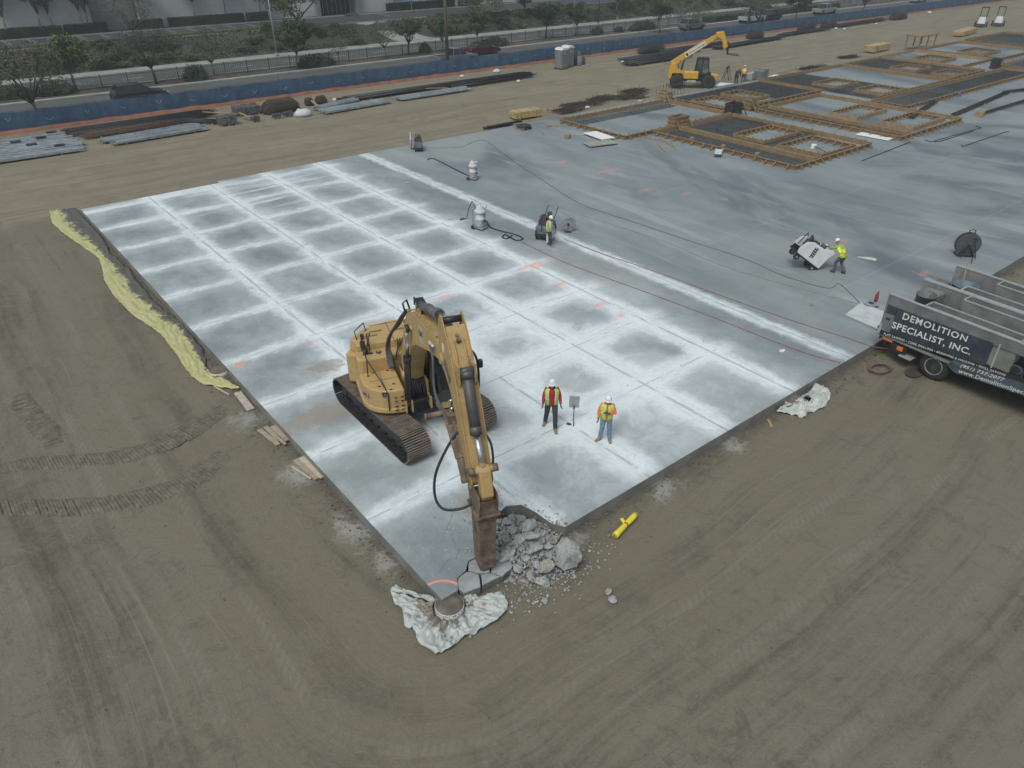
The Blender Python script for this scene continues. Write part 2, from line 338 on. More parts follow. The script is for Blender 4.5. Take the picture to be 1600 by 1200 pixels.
# ground: one sheet to the horizon, finely divided near the slab so ruts and hollows are real
def ground():
    b = MB(); xs = [-700, -250, -90, -40] + [-22 + i * .55 for i in range(120)] + [52, 70, 100, 150, 250, 450, 900]
    ys = [-600, -200, -70, -35] + [-18 + i * .55 for i in range(120)] + [55, 63, 64, 100, 200, 400, 900]
    for y in ys:
        for x in xs:
            inside = -21 < x < 44 and -17 < y < 48
            z = 0
            if inside and not (-.3 < x < 130 and -.3 < y < 38.6):
                sd_ = math.hypot(max(-x, 0), max(-y, 0)) if y < 38 else y
                z = .05 * mnoise.noise(V((x * .25, y * .25, 0))) + .035 * mnoise.noise(V((sd_ * 1.6, (x - y) * .05, 3))) + .02 * mnoise.noise(V((x * 1.1, y * 1.1, 7)))
                e = min(1, sd_ / .9) if y < 38 else 1
                z = z * e + (.05 * (1 - e))
            b.v.append(V((x, y, GZ + z - .02)))
    n = len(xs)
    for j in range(len(ys) - 1):
        for i in range(n - 1):
            b.f.append([j * n + i, j * n + i + 1, (j + 1) * n + i + 1, (j + 1) * n + i]); b.m.append(0); b.sm.append(True)
    return tag(b.build('ground', M_earth, recalc=False), kind='structure')
ground()

# slab with its broken corner
NOTCH = [(4.18, 0), (3.97, .35), (3.92, 1.0), (3.80, 1.5), (3.42, 1.72), (3.05, 1.62), (2.75, 1.7), (2.5, 1.25), (2.2, .98), (1.95, .72), (1.62, .62), (1.3, .66), (1.05, .42), (.72, .34), (.5, 0)]
b = MB()
outline = [(0, 0), (0, 37.9), (8.3, 37.9), (8.3, 38.35), (131, 38.35), (131, 0)] + NOTCH
b.prism(outline[::-1], -.42, 0, 'z'); tag(b.build('slab', M_slab, bevel=0), kind='structure')

# raised track marks: ribbon of pressed cleat bars
def track_mark(pts, width, step=.115, skew=True, hs_=1.0, mt=None):
    b = MB(); P_ = [V((x, y, 0)) for x, y in pts]
    ds = [0]
    for i in range(1, len(P_)): ds.append(ds[-1] + (P_[i] - P_[i - 1]).length)
    def pos(s_):
        for i in range(1, len(P_)):
            if s_ <= ds[i]:
                t = (s_ - ds[i - 1]) / (ds[i] - ds[i - 1]); q0 = P_[max(i - 2, 0)]; q1 = P_[i - 1]; q2 = P_[i]; q3 = P_[min(i + 1, len(P_) - 1)]
                return .5 * ((2 * q1) + (q2 - q0) * t + (2 * q0 - 5 * q1 + 4 * q2 - q3) * t * t + (3 * q1 - q0 - 3 * q2 + q3) * t ** 3)
        return P_[-1]
    s_ = 0; n = int(ds[-1] / step)
    for k in range(n):
        a = pos(k * step); c = pos(min(ds[-1], k * step + .05)); t = (c - a)
        if t.length < 1e-5: continue
        t.normalize(); nrm = V((-t.y, t.x, 0)); wv = width * (.5 + .06 * random.uniform(-1, 1))
        if skew:
            n2 = V((-.28, 1, 0)) * (1 if nrm.y > 0 else -1); nrm = (nrm * .3 + n2 * .7).normalized()
        L = nrm * wv; off = nrm * random.uniform(-.02, .02) + t * random.uniform(-.02, .02)
        pr = max(0, mnoise.noise(V((k * .05, pts[0][0], 5))) + .45) * min(1, k / 25, (n - k) / 25)
        sink = -.03 * (1 - min(1, k / 12, (n - k) / 12)) - .012 * max(0, mnoise.noise(V((k * .12, 7.7, pts[0][1]))))
        hgt_ = (.016 * pr + .004) * hs_
        m_ = [a + off - L + t * .0, a + off + L, a + off + L * .97 + t * .055, a + off - L * .97 + t * .055, a + off - L * .95 + t * .12, a + off + L * .95 + t * .12]
        z0 = GZ + .018 + sink
        segs = 7; rowsA = []
        for (u_, zz) in ((0, -.004), (step * .25, hgt_), (step * .5, hgt_ * .9), (step * 1.02, -.004)):
            rowsA.append([a + off + nrm * (wv * (-1 + 2 * j / segs)) + t * (u_ + .02 * mnoise.noise(V((k * .7, j * .9, 1)))) + V((0, 0, z0 + (0 if 0 < j < segs else -.03) + zz * (.6 + .8 * abs(mnoise.noise(V((k * 1.3, j * .8, 9))))))) for j in range(segs + 1)])
        vs = [q for r_ in rowsA for q in r_]; fs = []
        for r_ in range(3):
            for j in range(segs): fs.append((r_ * (segs + 1) + j, r_ * (segs + 1) + j + 1, (r_ + 1) * (segs + 1) + j + 1, (r_ + 1) * (segs + 1) + j))
        b.add(vs, fs, 0, True)
    return tag(b.build('track_mark', mt or M_track, recalc=False), kind='structure')
g = NG('pressed_earth'); n_ = g.noise(3, 6, .7); n2_ = g.noise(14, 4, .7)
M_track = g.out(g.mix(g.ss(g.add(g.mul(n_, .6), g.mul(n2_, .4)), .38, .66), (.095, .088, .066), (.19, .178, .138)), .95)
track_mark([(-.9, 12.4), (-2.0, 11.95), (-2.8, 11.7), (-3.8, 11.6), (-4.8, 11.85), (-5.9, 12.5), (-6.9, 13.1), (-8.2, 13.6)], .95)
track_mark([(-1.9, 9.75), (-2.6, 9.4), (-3.4, 9.1), (-4.4, 9.15), (-5.4, 9.5), (-6.3, 10.0), (-7.3, 10.8), (-8.6, 11.9)], .95)
track_mark([(-6.2, 12.9), (-6.15, 14.2), (-6.3, 15.6), (-6.5, 17.2), (-6.4, 18.8)], .75, .15, False)

# ---- road beyond the fence
def asphalt(name, c):
    g = NG(name); X, Y, Z = g.xyz(); a = g.noise(.3, 5, .6); s_ = g.noise(1, 4, .6, g.comb(g.mul(X, .03), g.mul(Y, 1.3))); f_ = g.noise(20, 3, .7)
    v = g.add(g.mul(a, .4), g.add(g.mul(s_, .4), g.mul(f_, .2)))
    return g.out(g.mix(g.ss(v, .35, .65), tuple(x * .8 for x in c), tuple(x * 1.25 for x in c)), .9)
M_asph = asphalt('road_asphalt', (.085, .087, .085)); M_park = asphalt('parking_asphalt', (.045, .05, .058))
M_walk = mat('walk_concrete', (.27, .275, .25), .9, var=.15, scale=.7); M_curb = mat('curb_concrete', (.3, .3, .27), .9, var=.15, scale=1)
M_paint = mat('road_paint', (.5, .52, .5), .8, var=.2, scale=2)
M_mulch = mat('mulch', (.075, .062, .045), .98, var=.5, scale=1.2); M_slope = None
RX0, RX1 = -60, 420
flat('road', [(RX0, 67.0), (RX1, 67.0), (RX1, 75.9), (RX0, 75.9)], GZ + .01, M_asph)
flat('road', [(RX0, 80.3), (RX1, 80.3), (RX1, 87.6), (RX0, 87.6)], GZ + .01, M_asph)
def strip(name, x0, y0, x1, y1, z, m, h): return flat(name, [(x0, y0), (x1, y0), (x1, y1), (x0, y1)], z, m, h)
strip('kerb', RX0, 66.82, RX1, 66.99, GZ + .13, M_curb, .2); strip('kerb', RX0, 75.92, RX1, 76.6, GZ + .13, M_curb, .2)
strip('kerb', RX0, 79.95, RX1, 80.28, GZ + .13, M_curb, .2); strip('kerb', RX0, 87.62, RX1, 87.8, GZ + .14, M_curb, .2)
strip('pavement', RX0, 64.6, RX1, 66.8, GZ + .12, M_walk, .2); strip('pavement', RX0, 87.82, RX1, 90.4, GZ + .13, M_walk, .2)
strip('median', RX0, 76.62, RX1, 79.93, GZ + .12, M_mulch, .2)
mk = MB()
for i in range(60):
    x = -6 + i * 6.35; mk.prism([(x, 71.45), (x + 2.4, 71.45), (x + 2.4, 71.58), (x, 71.58)], GZ + .011, GZ + .015, 'z'); 
    mk.prism([(x + 1, 83.9), (x + 3.4, 83.9), (x + 3.4, 84.02), (x + 1, 84.02)], GZ + .011, GZ + .015, 'z')
tag(mk.build('road_markings', M_paint), kind='structure')

# slope, parking lot, building
g = NG('planted_slope'); n_ = g.noise(.35, 6, .7); n2_ = g.noise(2.2, 5, .75)
M_slope = g.out(g.mix(g.ss(n2_, .4, .66), g.mix(g.ss(n_, .4, .6), (.045, .04, .03), (.07, .066, .052)), (.04, .052, .027)), .98)
b = MB(); nx, ny = 150, 8
for j in range(ny + 1):
    for i in range(nx + 1):
        t = j / ny; x = RX0 + i * (RX1 - RX0) / nx
        b.v.append(V((x, 90.42 + t * 5.3, GZ + .06 + (2.0 - GZ - .06) * (t * t * (3 - 2 * t)) + (.12 * mnoise.noise(V((x * .4, t * 4, 0))) if 0 < j < ny else 0))))
for j in range(ny):
    for i in range(nx): a = j * (nx + 1) + i; b.f.append([a, a + 1, a + nx + 2, a + nx + 1]); b.m.append(0); b.sm.append(True)
tag(b.build('slope', M_slope, recalc=False), kind='structure')
strip('parking_lot', RX0, 95.95, RX1, 105.5, 2.0, M_park, 2.3); strip('kerb', RX0, 95.74, RX1, 95.93, 2.12, M_curb, .5)
strip('kerb', RX0, 105.52, RX1, 105.75, 2.13, M_curb, .3); strip('planting_bed', RX0, 105.77, RX1, 107.3, 2.09, M_mulch, .3)
pk = MB()
for i in range(26):
    x = -10 + i * 2.75
    if 44 < x < 58: continue
    for dx in (0, .32): pk.prism([(x + dx, 101.2), (x + dx + .09, 101.2), (x + dx + .09, 105.3), (x + dx, 105.3)], 2.001, 2.005, 'z')
tag(pk.build('parking_markings', mat('old_paint', (.28, .29, .29), .85, var=.25)), kind='structure')
b = MB(); dv = []
for j in range(9):
    t = j / 8; z = GZ + .16 + (2.06 - GZ - .16) * (t * t * (3 - 2 * t)); xa = 54.2 + (49.5 - 54.2) * t; xb = 60.2 + (53.6 - 60.2) * t
    y = 90.3 + 5.8 * t; dv += [(xa, y, z), (xb, y, z), (xa, y, z - .3), (xb, y, z - .3)]
fs = []
for j in range(8): k = j * 4; fs += [(k, k + 1, k + 5, k + 4), (k, k + 4, k + 6, k + 2), (k + 1, k + 3, k + 7, k + 5)]
b.add(dv, fs); tag(b.build('driveway', M_walk), kind='structure')
# ================================================================== EXCAVATOR with breaker
Y_ = mat('machine_yellow', (.47, .32, .13), .6, 0, .14, .5, (.25, .19, .115), 2.6)
YD = mat('dusty_yellow', (.44, .30, .125), .65, 0, .14, .5, (.22, .155, .085), 2.6, .1)
BK = mat('black_steel', (.035, .036, .036), .5, .3, .25, .3, (.13, .12, .10), 4)
RB = mat('rubber_hose', (.022, .022, .024), .55, 0, .2, .2, (.12, .12, .12), 5)
TR = mat('track_steel', (.23, .19, .155), .7, .3, .3, .5, (.26, .18, .13), 3, .2)
CH = mat('chrome_rod', (.62, .64, .66), .18, .9, .05)
RU = mat('rusty_steel', (.155, .115, .085), .85, .15, .35, .55, (.25, .20, .155), 4, .3)
GREYH = mat('grey_sleeve', (.085, .095, .10), .6, 0, .15)
GL = NG('dark_glass'); GL.out((.02, .026, .028), .08); GL = GL.mat
WHT = mat('white_decal', (.7, .7, .68), .6, 0, .06); BKD = mat('black_decal', (.02, .02, .02), .6, 0, .1); REDD = mat('red_paint', (.42, .03, .025), .5, 0, .15)
def text_mesh(name, s, size, m, parent, M, off=0.0, shear=0.0, ext=.002, sx=1.0, sp=1.06):
    cu = bpy.data.curves.new(name, 'FONT'); cu.body = s; cu.size = size; cu.offset = off; cu.shear = shear; cu.extrude = ext; cu.resolution_u = 3; cu.space_character = sp
    t = bpy.data.objects.new(name, cu); col.objects.link(t)
    dg = bpy.context.evaluated_depsgraph_get(); me = bpy.data.meshes.new_from_object(t.evaluated_get(dg)); bpy.data.objects.remove(t)
    me.materials.clear(); me.materials.append(m); me.name = name
    o = bpy.data.objects.new(name, me); col.objects.link(o); o.parent = parent; o.matrix_local = M @ Matrix.Diagonal((sx, 1, 1, 1)); return o
def frame(x, y, o):     # matrix with text x axis, text y axis, origin
    x = V(x).normalized(); y = V(y); y = (y - x * y.dot(x)).normalized(); z = x.cross(y)
    return Matrix.Translation(V(o)) @ Matrix((x, y, z)).transposed().to_4x4()

EXC = thing('excavator', 'yellow tracked excavator breaking the near corner of the slab with a rusty hammer', 'excavator', (3.85, 7.4, 0), R(-107.94))
UR = R(17.0)       # undercarriage turned against the house
def rotU(o): o.rotation_euler.z = UR; return o
# tracks
TL, TRD, TW, TC = 5.0, .46, .86, 1.27       # length, end radius, shoe width, lateral centre
def track_side(sgn):
    b = MB(); half = TL / 2 - TRD; per = 4 * half + 2 * math.pi * TRD; n = 50; cz = .52
    for k in range(n):
        s = per * k / n
        if s < 2 * half: x, z, a = -half + s, cz + TRD, 0
        elif s < 2 * half + math.pi * TRD: t = (s - 2 * half) / TRD; x, z, a = half + TRD * math.sin(t), cz + TRD * math.cos(t), -t
        elif s < 4 * half + math.pi * TRD: x, z, a = half - (s - 2 * half - math.pi * TRD), cz - TRD, math.pi
        else: t = (s - 4 * half - math.pi * TRD) / TRD; x, z, a = -half - TRD * math.sin(t), cz - TRD * math.cos(t), math.pi - t
        M = Matrix.Rotation(-a, 3, 'Y'); pitch = per / n
        sag = -.03 * math.sin(math.pi * s / (2 * half)) if s < 2 * half else 0
        c = V((x, sgn * TC, z + sag))
        b.box(c, (pitch * .93, TW, .03), M, 2)  # plates near black: shade between the grousers put into the colour
        for off in (-.36, 0, .36):
            b.box(c + M @ V((off * pitch, 0, .032)), (.034, TW, .05), M, 0)
        for dy in (-.17, .17): b.box(c + M @ V((0, dy, -.05)), (pitch * .8, .06, .08), M, 1)
        for dy in (-.12, .12): b.box(c + M @ V((.5 * pitch, dy, .02)), (.035, .07, .02), M, 2)
    t = rotU(b.build('track', [TR, BK, BKD], EXC))
    f = MB(); f.box((0, sgn * TC, .52), (TL - 1.0, .42, .42)); f.box((0, sgn * (TC + .02), .66), (TL - 1.3, .5, .12))
    f.box((0, sgn * (TC - .35), .62), (1.6, .5, .3)); fr = f.build('track_frame', BK, t, bevel=.03)
    for k in range(7):
        w_ = MB(); w_.cyl((-1.45 + k * .48, sgn * TC - .2, .2), (-1.45 + k * .48, sgn * TC + .2, .2), .13, n=14); w_.build('roller', BK, t)
    for k in (-.8, .8):
        w_ = MB(); w_.cyl((k, sgn * TC - .18, .9), (k, sgn * TC + .18, .9), .075, n=12); w_.build('carrier_roller', BK, t)
    for nm, x in (('idler', half), ('sprocket', -half)):
        w_ = MB(); w_.cyl((x, sgn * TC - .07, .52), (x, sgn * TC + .07, .52), .40, n=24); w_.cyl((x, sgn * TC - .26, .52), (x, sgn * TC + .26, .52), .19, n=16)
        if nm == 'sprocket':
            for q in range(14):
                a = q * 2 * math.pi / 14; w_.box((x + .41 * math.cos(a), sgn * TC, .52 + .41 * math.sin(a)), (.07, .08, .07), Matrix.Rotation(-a, 3, 'Y'))
        w_.build(nm, BK, t, bevel=.01)
for sgn in (-1, 1): track_side(sgn)
f = MB()
f.prism([(-.75, -.5), (-.3, -.75), (.3, -.75), (.75, -.5), (.75, .5), (.3, .75), (-.3, .75), (-.75, .5)], .5, .98, 'z', shrink=.85)
for sx in (-1, 1):
    for sy in (-1, 1): f.bar((sx * .5, sy * .45, .72), (sx * 1.25, sy * 1.2, .6), .38, .3)
rotU(f.build('carbody', BK, EXC, bevel=.04))
f = MB(); f.lathe([(.66, .96), (.7, .98), (.7, 1.14), (.62, 1.16)], n=32); f.build('swing_bearing', BK, EXC)

# house: f forward, l left.  One plan outline, three storeys of bodywork
def arc(cx, cy, r, a0, a1, n): return [(cx + r * math.cos(R(a0 + (a1 - a0) * k / n)), cy + r * math.sin(R(a0 + (a1 - a0) * k / n))) for k in range(n + 1)]
rear = arc(0, 0, 2.12, 128, 232, 16)
deck = [(1.45, .5), (1.45, -.46), (.2, -.46)]
f = MB(); f.prism([(1.42, -.45), (.9, -.45), (.9, .48), (1.5, .48), (1.6, 1.55), (-1.2, 1.6), (-1.5, 1.3), (-1.5, -1.2), (-.9, -1.55), (.4, -1.6)], 1.14, 1.3, 'z')
f.box((.3, -.30, 1.55), (1.7, .07, .8)); f.box((.3, .32, 1.55), (1.7, .07, .8)); f.box((.55, 0, 1.35), (1.5, .6, .1), m=1)
f.build('deck_frame', [YD, BK], EXC, bevel=.02)
# counterweight: curved lower band
cw = MB(); rr = arc(0, 0, 2.14, 118, 242, 22); cw.prism([(-.75, 1.55)] + rr + [(-.75, -1.6)], 1.16, 2.25, 'z')
o = cw.build('counterweight', Y_, EXC, bevel=.07, seg=3)
c2_ = MB(); rr = arc(0, 0, 2.16, 120, 240, 22); c2_.prism([(-.8, 1.5)] + rr + [(-.8, -1.55)], 1.34, 1.42, 'z'); c2_.build('trim_band', BKD, o)
c2_ = MB()
for dz in (0,): c2_.prism(arc(0, 0, 2.165, 205, 222, 8) + arc(0, 0, 2.0, 222, 205, 8), 1.55, 2.0, 'z')
c2_.build('decal', mat('faded_decal', (.36, .25, .12), .6), o)
# engine hood
hood = MB(); rr = arc(0, 0, 2.08, 122, 236, 20)
hood.prism([(-.6, 1.5)] + rr + [(-.95, -1.58), (-.6, -1.62)], 2.26, 2.66, 'z', shrink=.965)
h_ = hood.build('engine_hood', Y_, EXC, bevel=.06, seg=3)
q = MB()
for (x, y, sx, sy) in ((-1.15, -.95, .10, .42), (-1.42, -.75, .10, .42), (-1.3, .15, .14, .5), (-1.3, .95, .14, .4)): q.box((x, y, 2.664), (sx, sy, .006))
q.build('vent', mat('vent_dark', (.20, .125, .04), .7), h_)
q = MB(); q.box((-1.2, -.3, 2.665), (1.5, .015, .008)); q.box((-1.25, .6, 2.665), (1.4, .015, .008)); q.bar((-1.88, -.9, 2.665), (-1.88, .9, 2.665), .015, .008); q.build('seam', BKD, h_)
q = MB(); q.cyl((-1.0, -1.28, 2.66), (-1.0, -1.28, 2.78), .045, n=12); q.cyl((-1.0, -1.28, 2.76), (-1.0, -1.28, 2.84), .065, n=12); q.build('breather', BK, h_)
q = MB(); q.cyl((-1.75, .35, 2.655), (-1.75, .35, 2.675), .07, n=16); q.build('cap', BK, h_)
# middle step with filler cap
mid_ = MB(); mid_.prism([(-.62, -.5), (-.62, -1.62), (-.15, -1.66), (.0, -1.55), (.02, -.5)], 1.3, 2.46, 'z'); md = mid_.build('fuel_tank', Y_, EXC, bevel=.07, seg=3)
q = MB(); q.cyl((-.3, -.9, 2.455), (-.3, -.9, 2.50), .085, n=18); q.cyl((-.3, -.9, 2.50), (-.3, -.9, 2.515), .05, n=18, m=1); q.build('fuel_cap', [BK, CH], md)
q = MB(); q.box((-.32, -1.25, 2.465), (.08, .34, .02)); q.build('step_tread', BK, md)
mid2 = MB(); mid2.prism([(-.62, -.48), (-.62, .5), (-.1, .5), (-.1, -.48)], 1.3, 2.40, 'z'); mid2.build('pump_cover', YD, EXC, bevel=.05)
# storage box with curved outer corner
crn = [(.0, -1.66)] + arc(.45, -.72, .95, -90, -12, 12) + [(1.44, -.50), (.02, -.50)]
st_ = MB(); st_.prism(crn, 1.30, 1.98, 'z'); sb = st_.build('storage_box', Y_, EXC, bevel=.05, seg=3)
crn2 = [(-.9, -1.68)] + [(.0, -1.70)] + arc(.45, -.72, .985, -90, -12, 12) + [(1.47, -.48), (-.9, -.48)]
st_ = MB(); st_.prism(crn2, 1.14, 1.33, 'z'); st_.build('lower_skirt', Y_, EXC, bevel=.04)
st_ = MB(); st_.box((.55, -1.05, 1.983), (.9, .012, .006)); st_.box((.62, -.95, 1.983), (.012, 1.0, .006))
for (x, y) in ((.12, -1.2), (.12, -.75), (1.0, -1.2), (1.0, -.75), (1.3, -.9)): st_.box((x, y, 1.985), (.05, .09, .02))
st_.build('seam', BKD, sb)
st_ = MB()
for z in (1.28, 1.42, 1.6, 1.75):
    for y in (-.6, -.8): st_.box((1.462, y, z), (.02, .1, .03))
st_.build('tread_grip', BK, sb)
q = MB(); q.box((1.30, -1.12, 1.86), (.10, .14, .14)); q.cyl((1.34, -1.12, 1.86), (1.40, -1.12, 1.86), .05, m=1); q.build('work_lamp', [BK, GREYH], EXC, bevel=.015)
# grab rail along the right side
rail = MB()
pts = [(1.30, -1.05, 1.24), (1.40, -1.03, 1.30), (1.38, -1.02, 1.9), (1.05, -1.14, 2.18), (.3, -1.4, 2.62), (-.25, -1.42, 2.98), (-.5, -1.38, 3.02)]
rail.tube(pts, .022, 8); rail.tube([(-.5, -1.38, 3.02), (-.52, -1.4, 2.5)], .022, 8); rail.tube([(-.30, -1.18, 2.45), (-.3, -1.18, 3.05), (-.45, -1.1, 3.12), (-.6, -1.18, 3.05), (-.62, -1.18, 2.6)], .02, 8)
rail.tube([(.3, -1.4, 2.62), (.3, -1.42, 2.0)], .02, 8)
rail.build('grab_rail', BK, EXC)
q = MB(); q.cyl((-.42, -1.3, 2.45), (-.42, -1.3, 2.62), .09, .07, n=12); q.build('mirror_base', BK, EXC)
q = MB(); q.box((-.5, -1.36, 2.75), (.05, .16, .26)); q.build('mirror', BK, EXC, bevel=.02)
# valve bank and hose bundle between the boom cheeks
hb = MB(); random.seed(3)
for k in range(9):
    y = -.24 + k * .06; hb.tube([(.25, y, 1.5), (.75, y + .02, 1.95 + .05 * math.sin(k)), (1.0, y, 1.75), (1.15, y + random.uniform(-.03, .03), 1.45), (.9, y, 1.36)], .024, 7)
hb.box((.15, 0, 1.75), (.35, .56, .6)); hb.build('hydraulic_hoses', RB, EXC)
# cab
cb = MB(); A_ = [(-.25, 1.32), (1.68, 1.32), (1.78, 1.9), (1.45, 3.3), (-.2, 3.36), (-.3, 2.4)]
cb.prism(A_, .52, .56, 'y', 1); cb.prism(A_, 1.56, 1.60, 'y', 1)                     # glazed cheeks
cb.box((1.61, 1.06, 1.36), (.18, 1.12, .16), None, 0)
for y in (.53, 1.59):
    for a, c in zip(A_, A_[1:] + A_[:1]): cb.bar((a[0], y, a[1]), (c[0], y, c[1]), .09, .09, 2, up=(0, 1, 0))
    cb.bar((.75, y, 1.35), (.7, y, 3.3), .08, .08, 2, up=(0, 1, 0))
cb.add([(1.73, .56, 1.42), (1.73, 1.56, 1.42), (1.79, 1.56, 1.9), (1.79, .56, 1.9), (1.46, .56, 3.26), (1.46, 1.56, 3.26)], [(0, 1, 2, 3), (3, 2, 5, 4)], 1)
cb.box((-.26, 1.06, 2.3), (.06, 1.0, 1.9), None, 0)
cabo = cb.build('cab', [Y_, GL, BK], EXC)
q = MB(); q.prism([(-.28, .48), (1.52, .48), (1.52, 1.64), (-.28, 1.64)], 3.34, 3.44, 'z', shrink=.95); rf = q.build('cab_roof', Y_, cabo, bevel=.04)
q = MB(); q.box((.6, 1.06, 3.45), (.8, .7, .02)); q.build('hatch', GL, rf)
q = MB(); q.box((.45, 1.06, 1.75), (.55, .5, .2)); q.box((.2, 1.06, 2.2), (.15, .5, .8)); q.build('seat', BK, cabo, bevel=.05)
q = MB(); q.box((1.1, .62, 2.25), (.03, .05, .5)); q.build('red_handle', REDD, cabo)
q = MB(); q.prism([(.2, .5), (1.70, .50), (1.70, 1.64), (-.25, 1.64), (-.25, .5)], 1.14, 1.30, 'z'); q.box((1.5, .48, 1.36), (.5, .05, .25)); q.build('cab_floor', Y_, EXC, bevel=.03)

# boom: gooseneck box, 0.52 wide
btop = [(.15, 1.72), (.12, 2.15), (.55, 3.1), (1.1, 4.05), (1.55, 4.62), (2.15, 4.98), (3.0, 5.16), (4.0, 5.3), (5.1, 5.48), (5.62, 5.40)]
bbot = [(5.72, 5.15), (5.55, 4.95), (5.0, 4.98), (4.0, 4.68), (3.1, 4.33), (2.45, 4.07), (2.05, 3.80), (1.66, 3.42), (1.25, 2.85), (.95, 2.3), (.75, 1.75), (.45, 1.52)]
bp = btop + bbot
bm_ = MB(); k = len(btop); m_ = len(bbot)
for sy in (-1, 1):
    bm_.prism(bp, sy * .27, sy * .245, 'y')
top = [(x, y, z) for x, z in btop for y in (-.25, .25)]; fs = [(2 * i, 2 * i + 1, 2 * i + 3, 2 * i + 2) for i in range(k - 1)]
bm_.add([(x, y, z - .02) for x, y, z in top], fs)
bt = [(x, y, z + .02) for x, z in bbot for y in (-.25, .25)]; bm_.add(bt, [(2 * i, 2 * i + 1, 2 * i + 3, 2 * i + 2) for i in range(m_ - 1)])
bm_.cyl((.42, -.36, 1.85), (.42, .36, 1.85), .16, n=20); bm_.cyl((5.35, -.30, 5.18), (5.35, .30, 5.18), .15, n=20)
bm_.cyl((2.08, -.46, 4.42), (2.08, .46, 4.42), .085, n=16)
boom = bm_.build('boom', Y_, EXC)
q = MB(); q.box((2.35, -.09, 5.12), (.55, .03, .4)); q.box((2.35, .09, 5.12), (.55, .03, .4)); q.cyl((2.25, -.13, 5.2), (2.25, .13, 5.2), .07); q.build('cylinder_bracket', Y_, boom)
# pipes along the boom top
q = MB()
for y in (-.22, -.17, .16, .21):
    pts = [(.5, y, 3.15), (1.1, y, 4.13), (1.6, y, 4.72), (2.2, y, 5.06), (3.0, y, 5.22), (4.0, y, 5.36), (4.7, y, 5.46)]
    q.tube(pts, .018, 6)
for x, z in ((1.1, 4.13), (1.6, 4.72), (2.9, 5.22), (3.9, 5.36)): q.box((x, -.195, z + .01), (.07, .1, .05)); q.box((x, .185, z + .01), (.07, .1, .05))
q.build('hard_line', YD, boom)
q = MB()
for k in range(5): q.cyl((2.0 + .09 * k, -.1 + .05 * (k % 3), 5.1), (2.02 + .1 * k, -.1 + .06 * (k % 3), 5.34), .028, n=8)
q.tube([(1.55, -.3, 4.7), (1.5, -.34, 4.95), (1.42, -.2, 5.0), (1.35, -.1, 4.6)], .03); q.box((2.3, 0, 5.3), (.4, .25, .1)); q.build('pipe_fitting', BK, boom)
# hose bundle from the house over the boom foot
q = MB()
for k in range(7):
    a = .02 * (k - 3)
    q.tube([(.25, -.62 + a, 2.1), (.1, -.66 + a, 2.75 + a), (.35, -.6 + a, 3.35 + a), (.85, -.42 + a, 3.95), (1.25, -.3 + a * .8, 4.45), (1.5, -.2 + a * .8, 4.72)], .03, 7, curve=1)
q.build('boom_hoses', GREYH, boom)
# logo plates on both cheeks
for s_ in (-1, 1):
    q = MB(); q.box((3.28, s_ * .2735, 4.80), (.42, .006, .46), Matrix.Rotation(R(-14), 3, 'Y')); pl = q.build('logo_plate', mat('decal_grey', (.42, .42, .40), .5), boom)
    text_mesh('logo_text', 'CAT', .21, BKD, pl, frame((-s_, 0, -s_ * .25), (-.25, 0, 1), (3.08, s_ * .279, 4.70) if s_ < 0 else (3.50, s_ * .279, 4.82)), .008)
# boom lift cylinders
for s_ in (-1, 1):
    q = MB(); y = s_ * .40; a, m0, b2 = V((1.36, y, 1.42)), V((1.77, y, 3.32)), V((2.08, y, 4.42))
    q.cyl(a, m0, .105, n=18); q.cyl(m0 - (m0 - a).normalized() * .18, m0, .125, n=18); q.cyl(a - V((0, .06, 0)), a + V((0, .06, 0)), .14); c_ = q.build('lift_cylinder', BK, EXC)
    q = MB(); q.cyl(m0, b2, .062, n=16); q.build('cylinder_rod', CH, c_); q = MB(); q.cyl(b2 - V((0, .055, 0)), b2 + V((0, .055, 0)), .12); q.build('rod_eye', BK, c_)
    q = MB(); q.box((1.36, s_ * .5, 1.34), (.3, .05, .42)); q.box((1.36, s_ * .31, 1.34), (.3, .05, .42)); q.build('cylinder_lug', YD, EXC)
# stick cylinder above the boom
q = MB(); a, m0, b2 = V((2.25, 0, 5.2)), V((4.35, 0, 5.86)), V((5.42, 0, 6.22))
q.cyl(a, m0, .125, n=20); q.cyl(m0 - (m0 - a).normalized() * .22, m0, .16, n=20); q.cyl(a + (m0 - a) * .45, a + (m0 - a) * .52, .15, n=20); sc_ = q.build('stick_cylinder', mat('cylinder_grey', (.15, .15, .145), .5, .3, .2, .3), EXC)
q = MB(); q.cyl(m0, b2, .075, n=16); q.build('cylinder_rod', CH, sc_)
# stick (arm)
ap = [(5.28, 6.28), (5.42, 6.42), (5.58, 6.40), (5.98, 5.98), (6.42, 5.36), (6.75, 4.7), (7.25, 3.55), (7.55, 2.85), (7.45, 2.62), (7.22, 2.66), (7.0, 3.0), (6.72, 3.6), (6.4, 4.15), (6.05, 4.62), (5.62, 4.9), (5.30, 5.0), (5.16, 5.3), (5.2, 5.9)]
q = MB()
for s_ in (-1, 1): q.prism(ap, s_ * .28, s_ * .255, 'y')
def band(pts, y=.26, dz=0): return [(x, sy * y, z) for x, z in pts for sy in (-1, 1)], [(2 * i, 2 * i + 1, 2 * i + 3, 2 * i + 2) for i in range(len(pts) - 1)]
q.add(*band([(5.66, 6.20), (5.94, 5.94), (6.38, 5.34), (6.71, 4.68), (7.21, 3.53), (7.51, 2.87)])); q.add(*band([(5.42, 6.0), (5.66, 6.20)])); q.add(*band([(5.24, 5.9), (5.20, 5.3), (5.34, 5.04), (5.64, 4.94), (6.07, 4.65), (6.44, 4.17), (6.76, 3.62), (7.04, 3.02), (7.26, 2.70)])); q.add(*band([(5.24, 5.9), (5.42, 6.0)]))
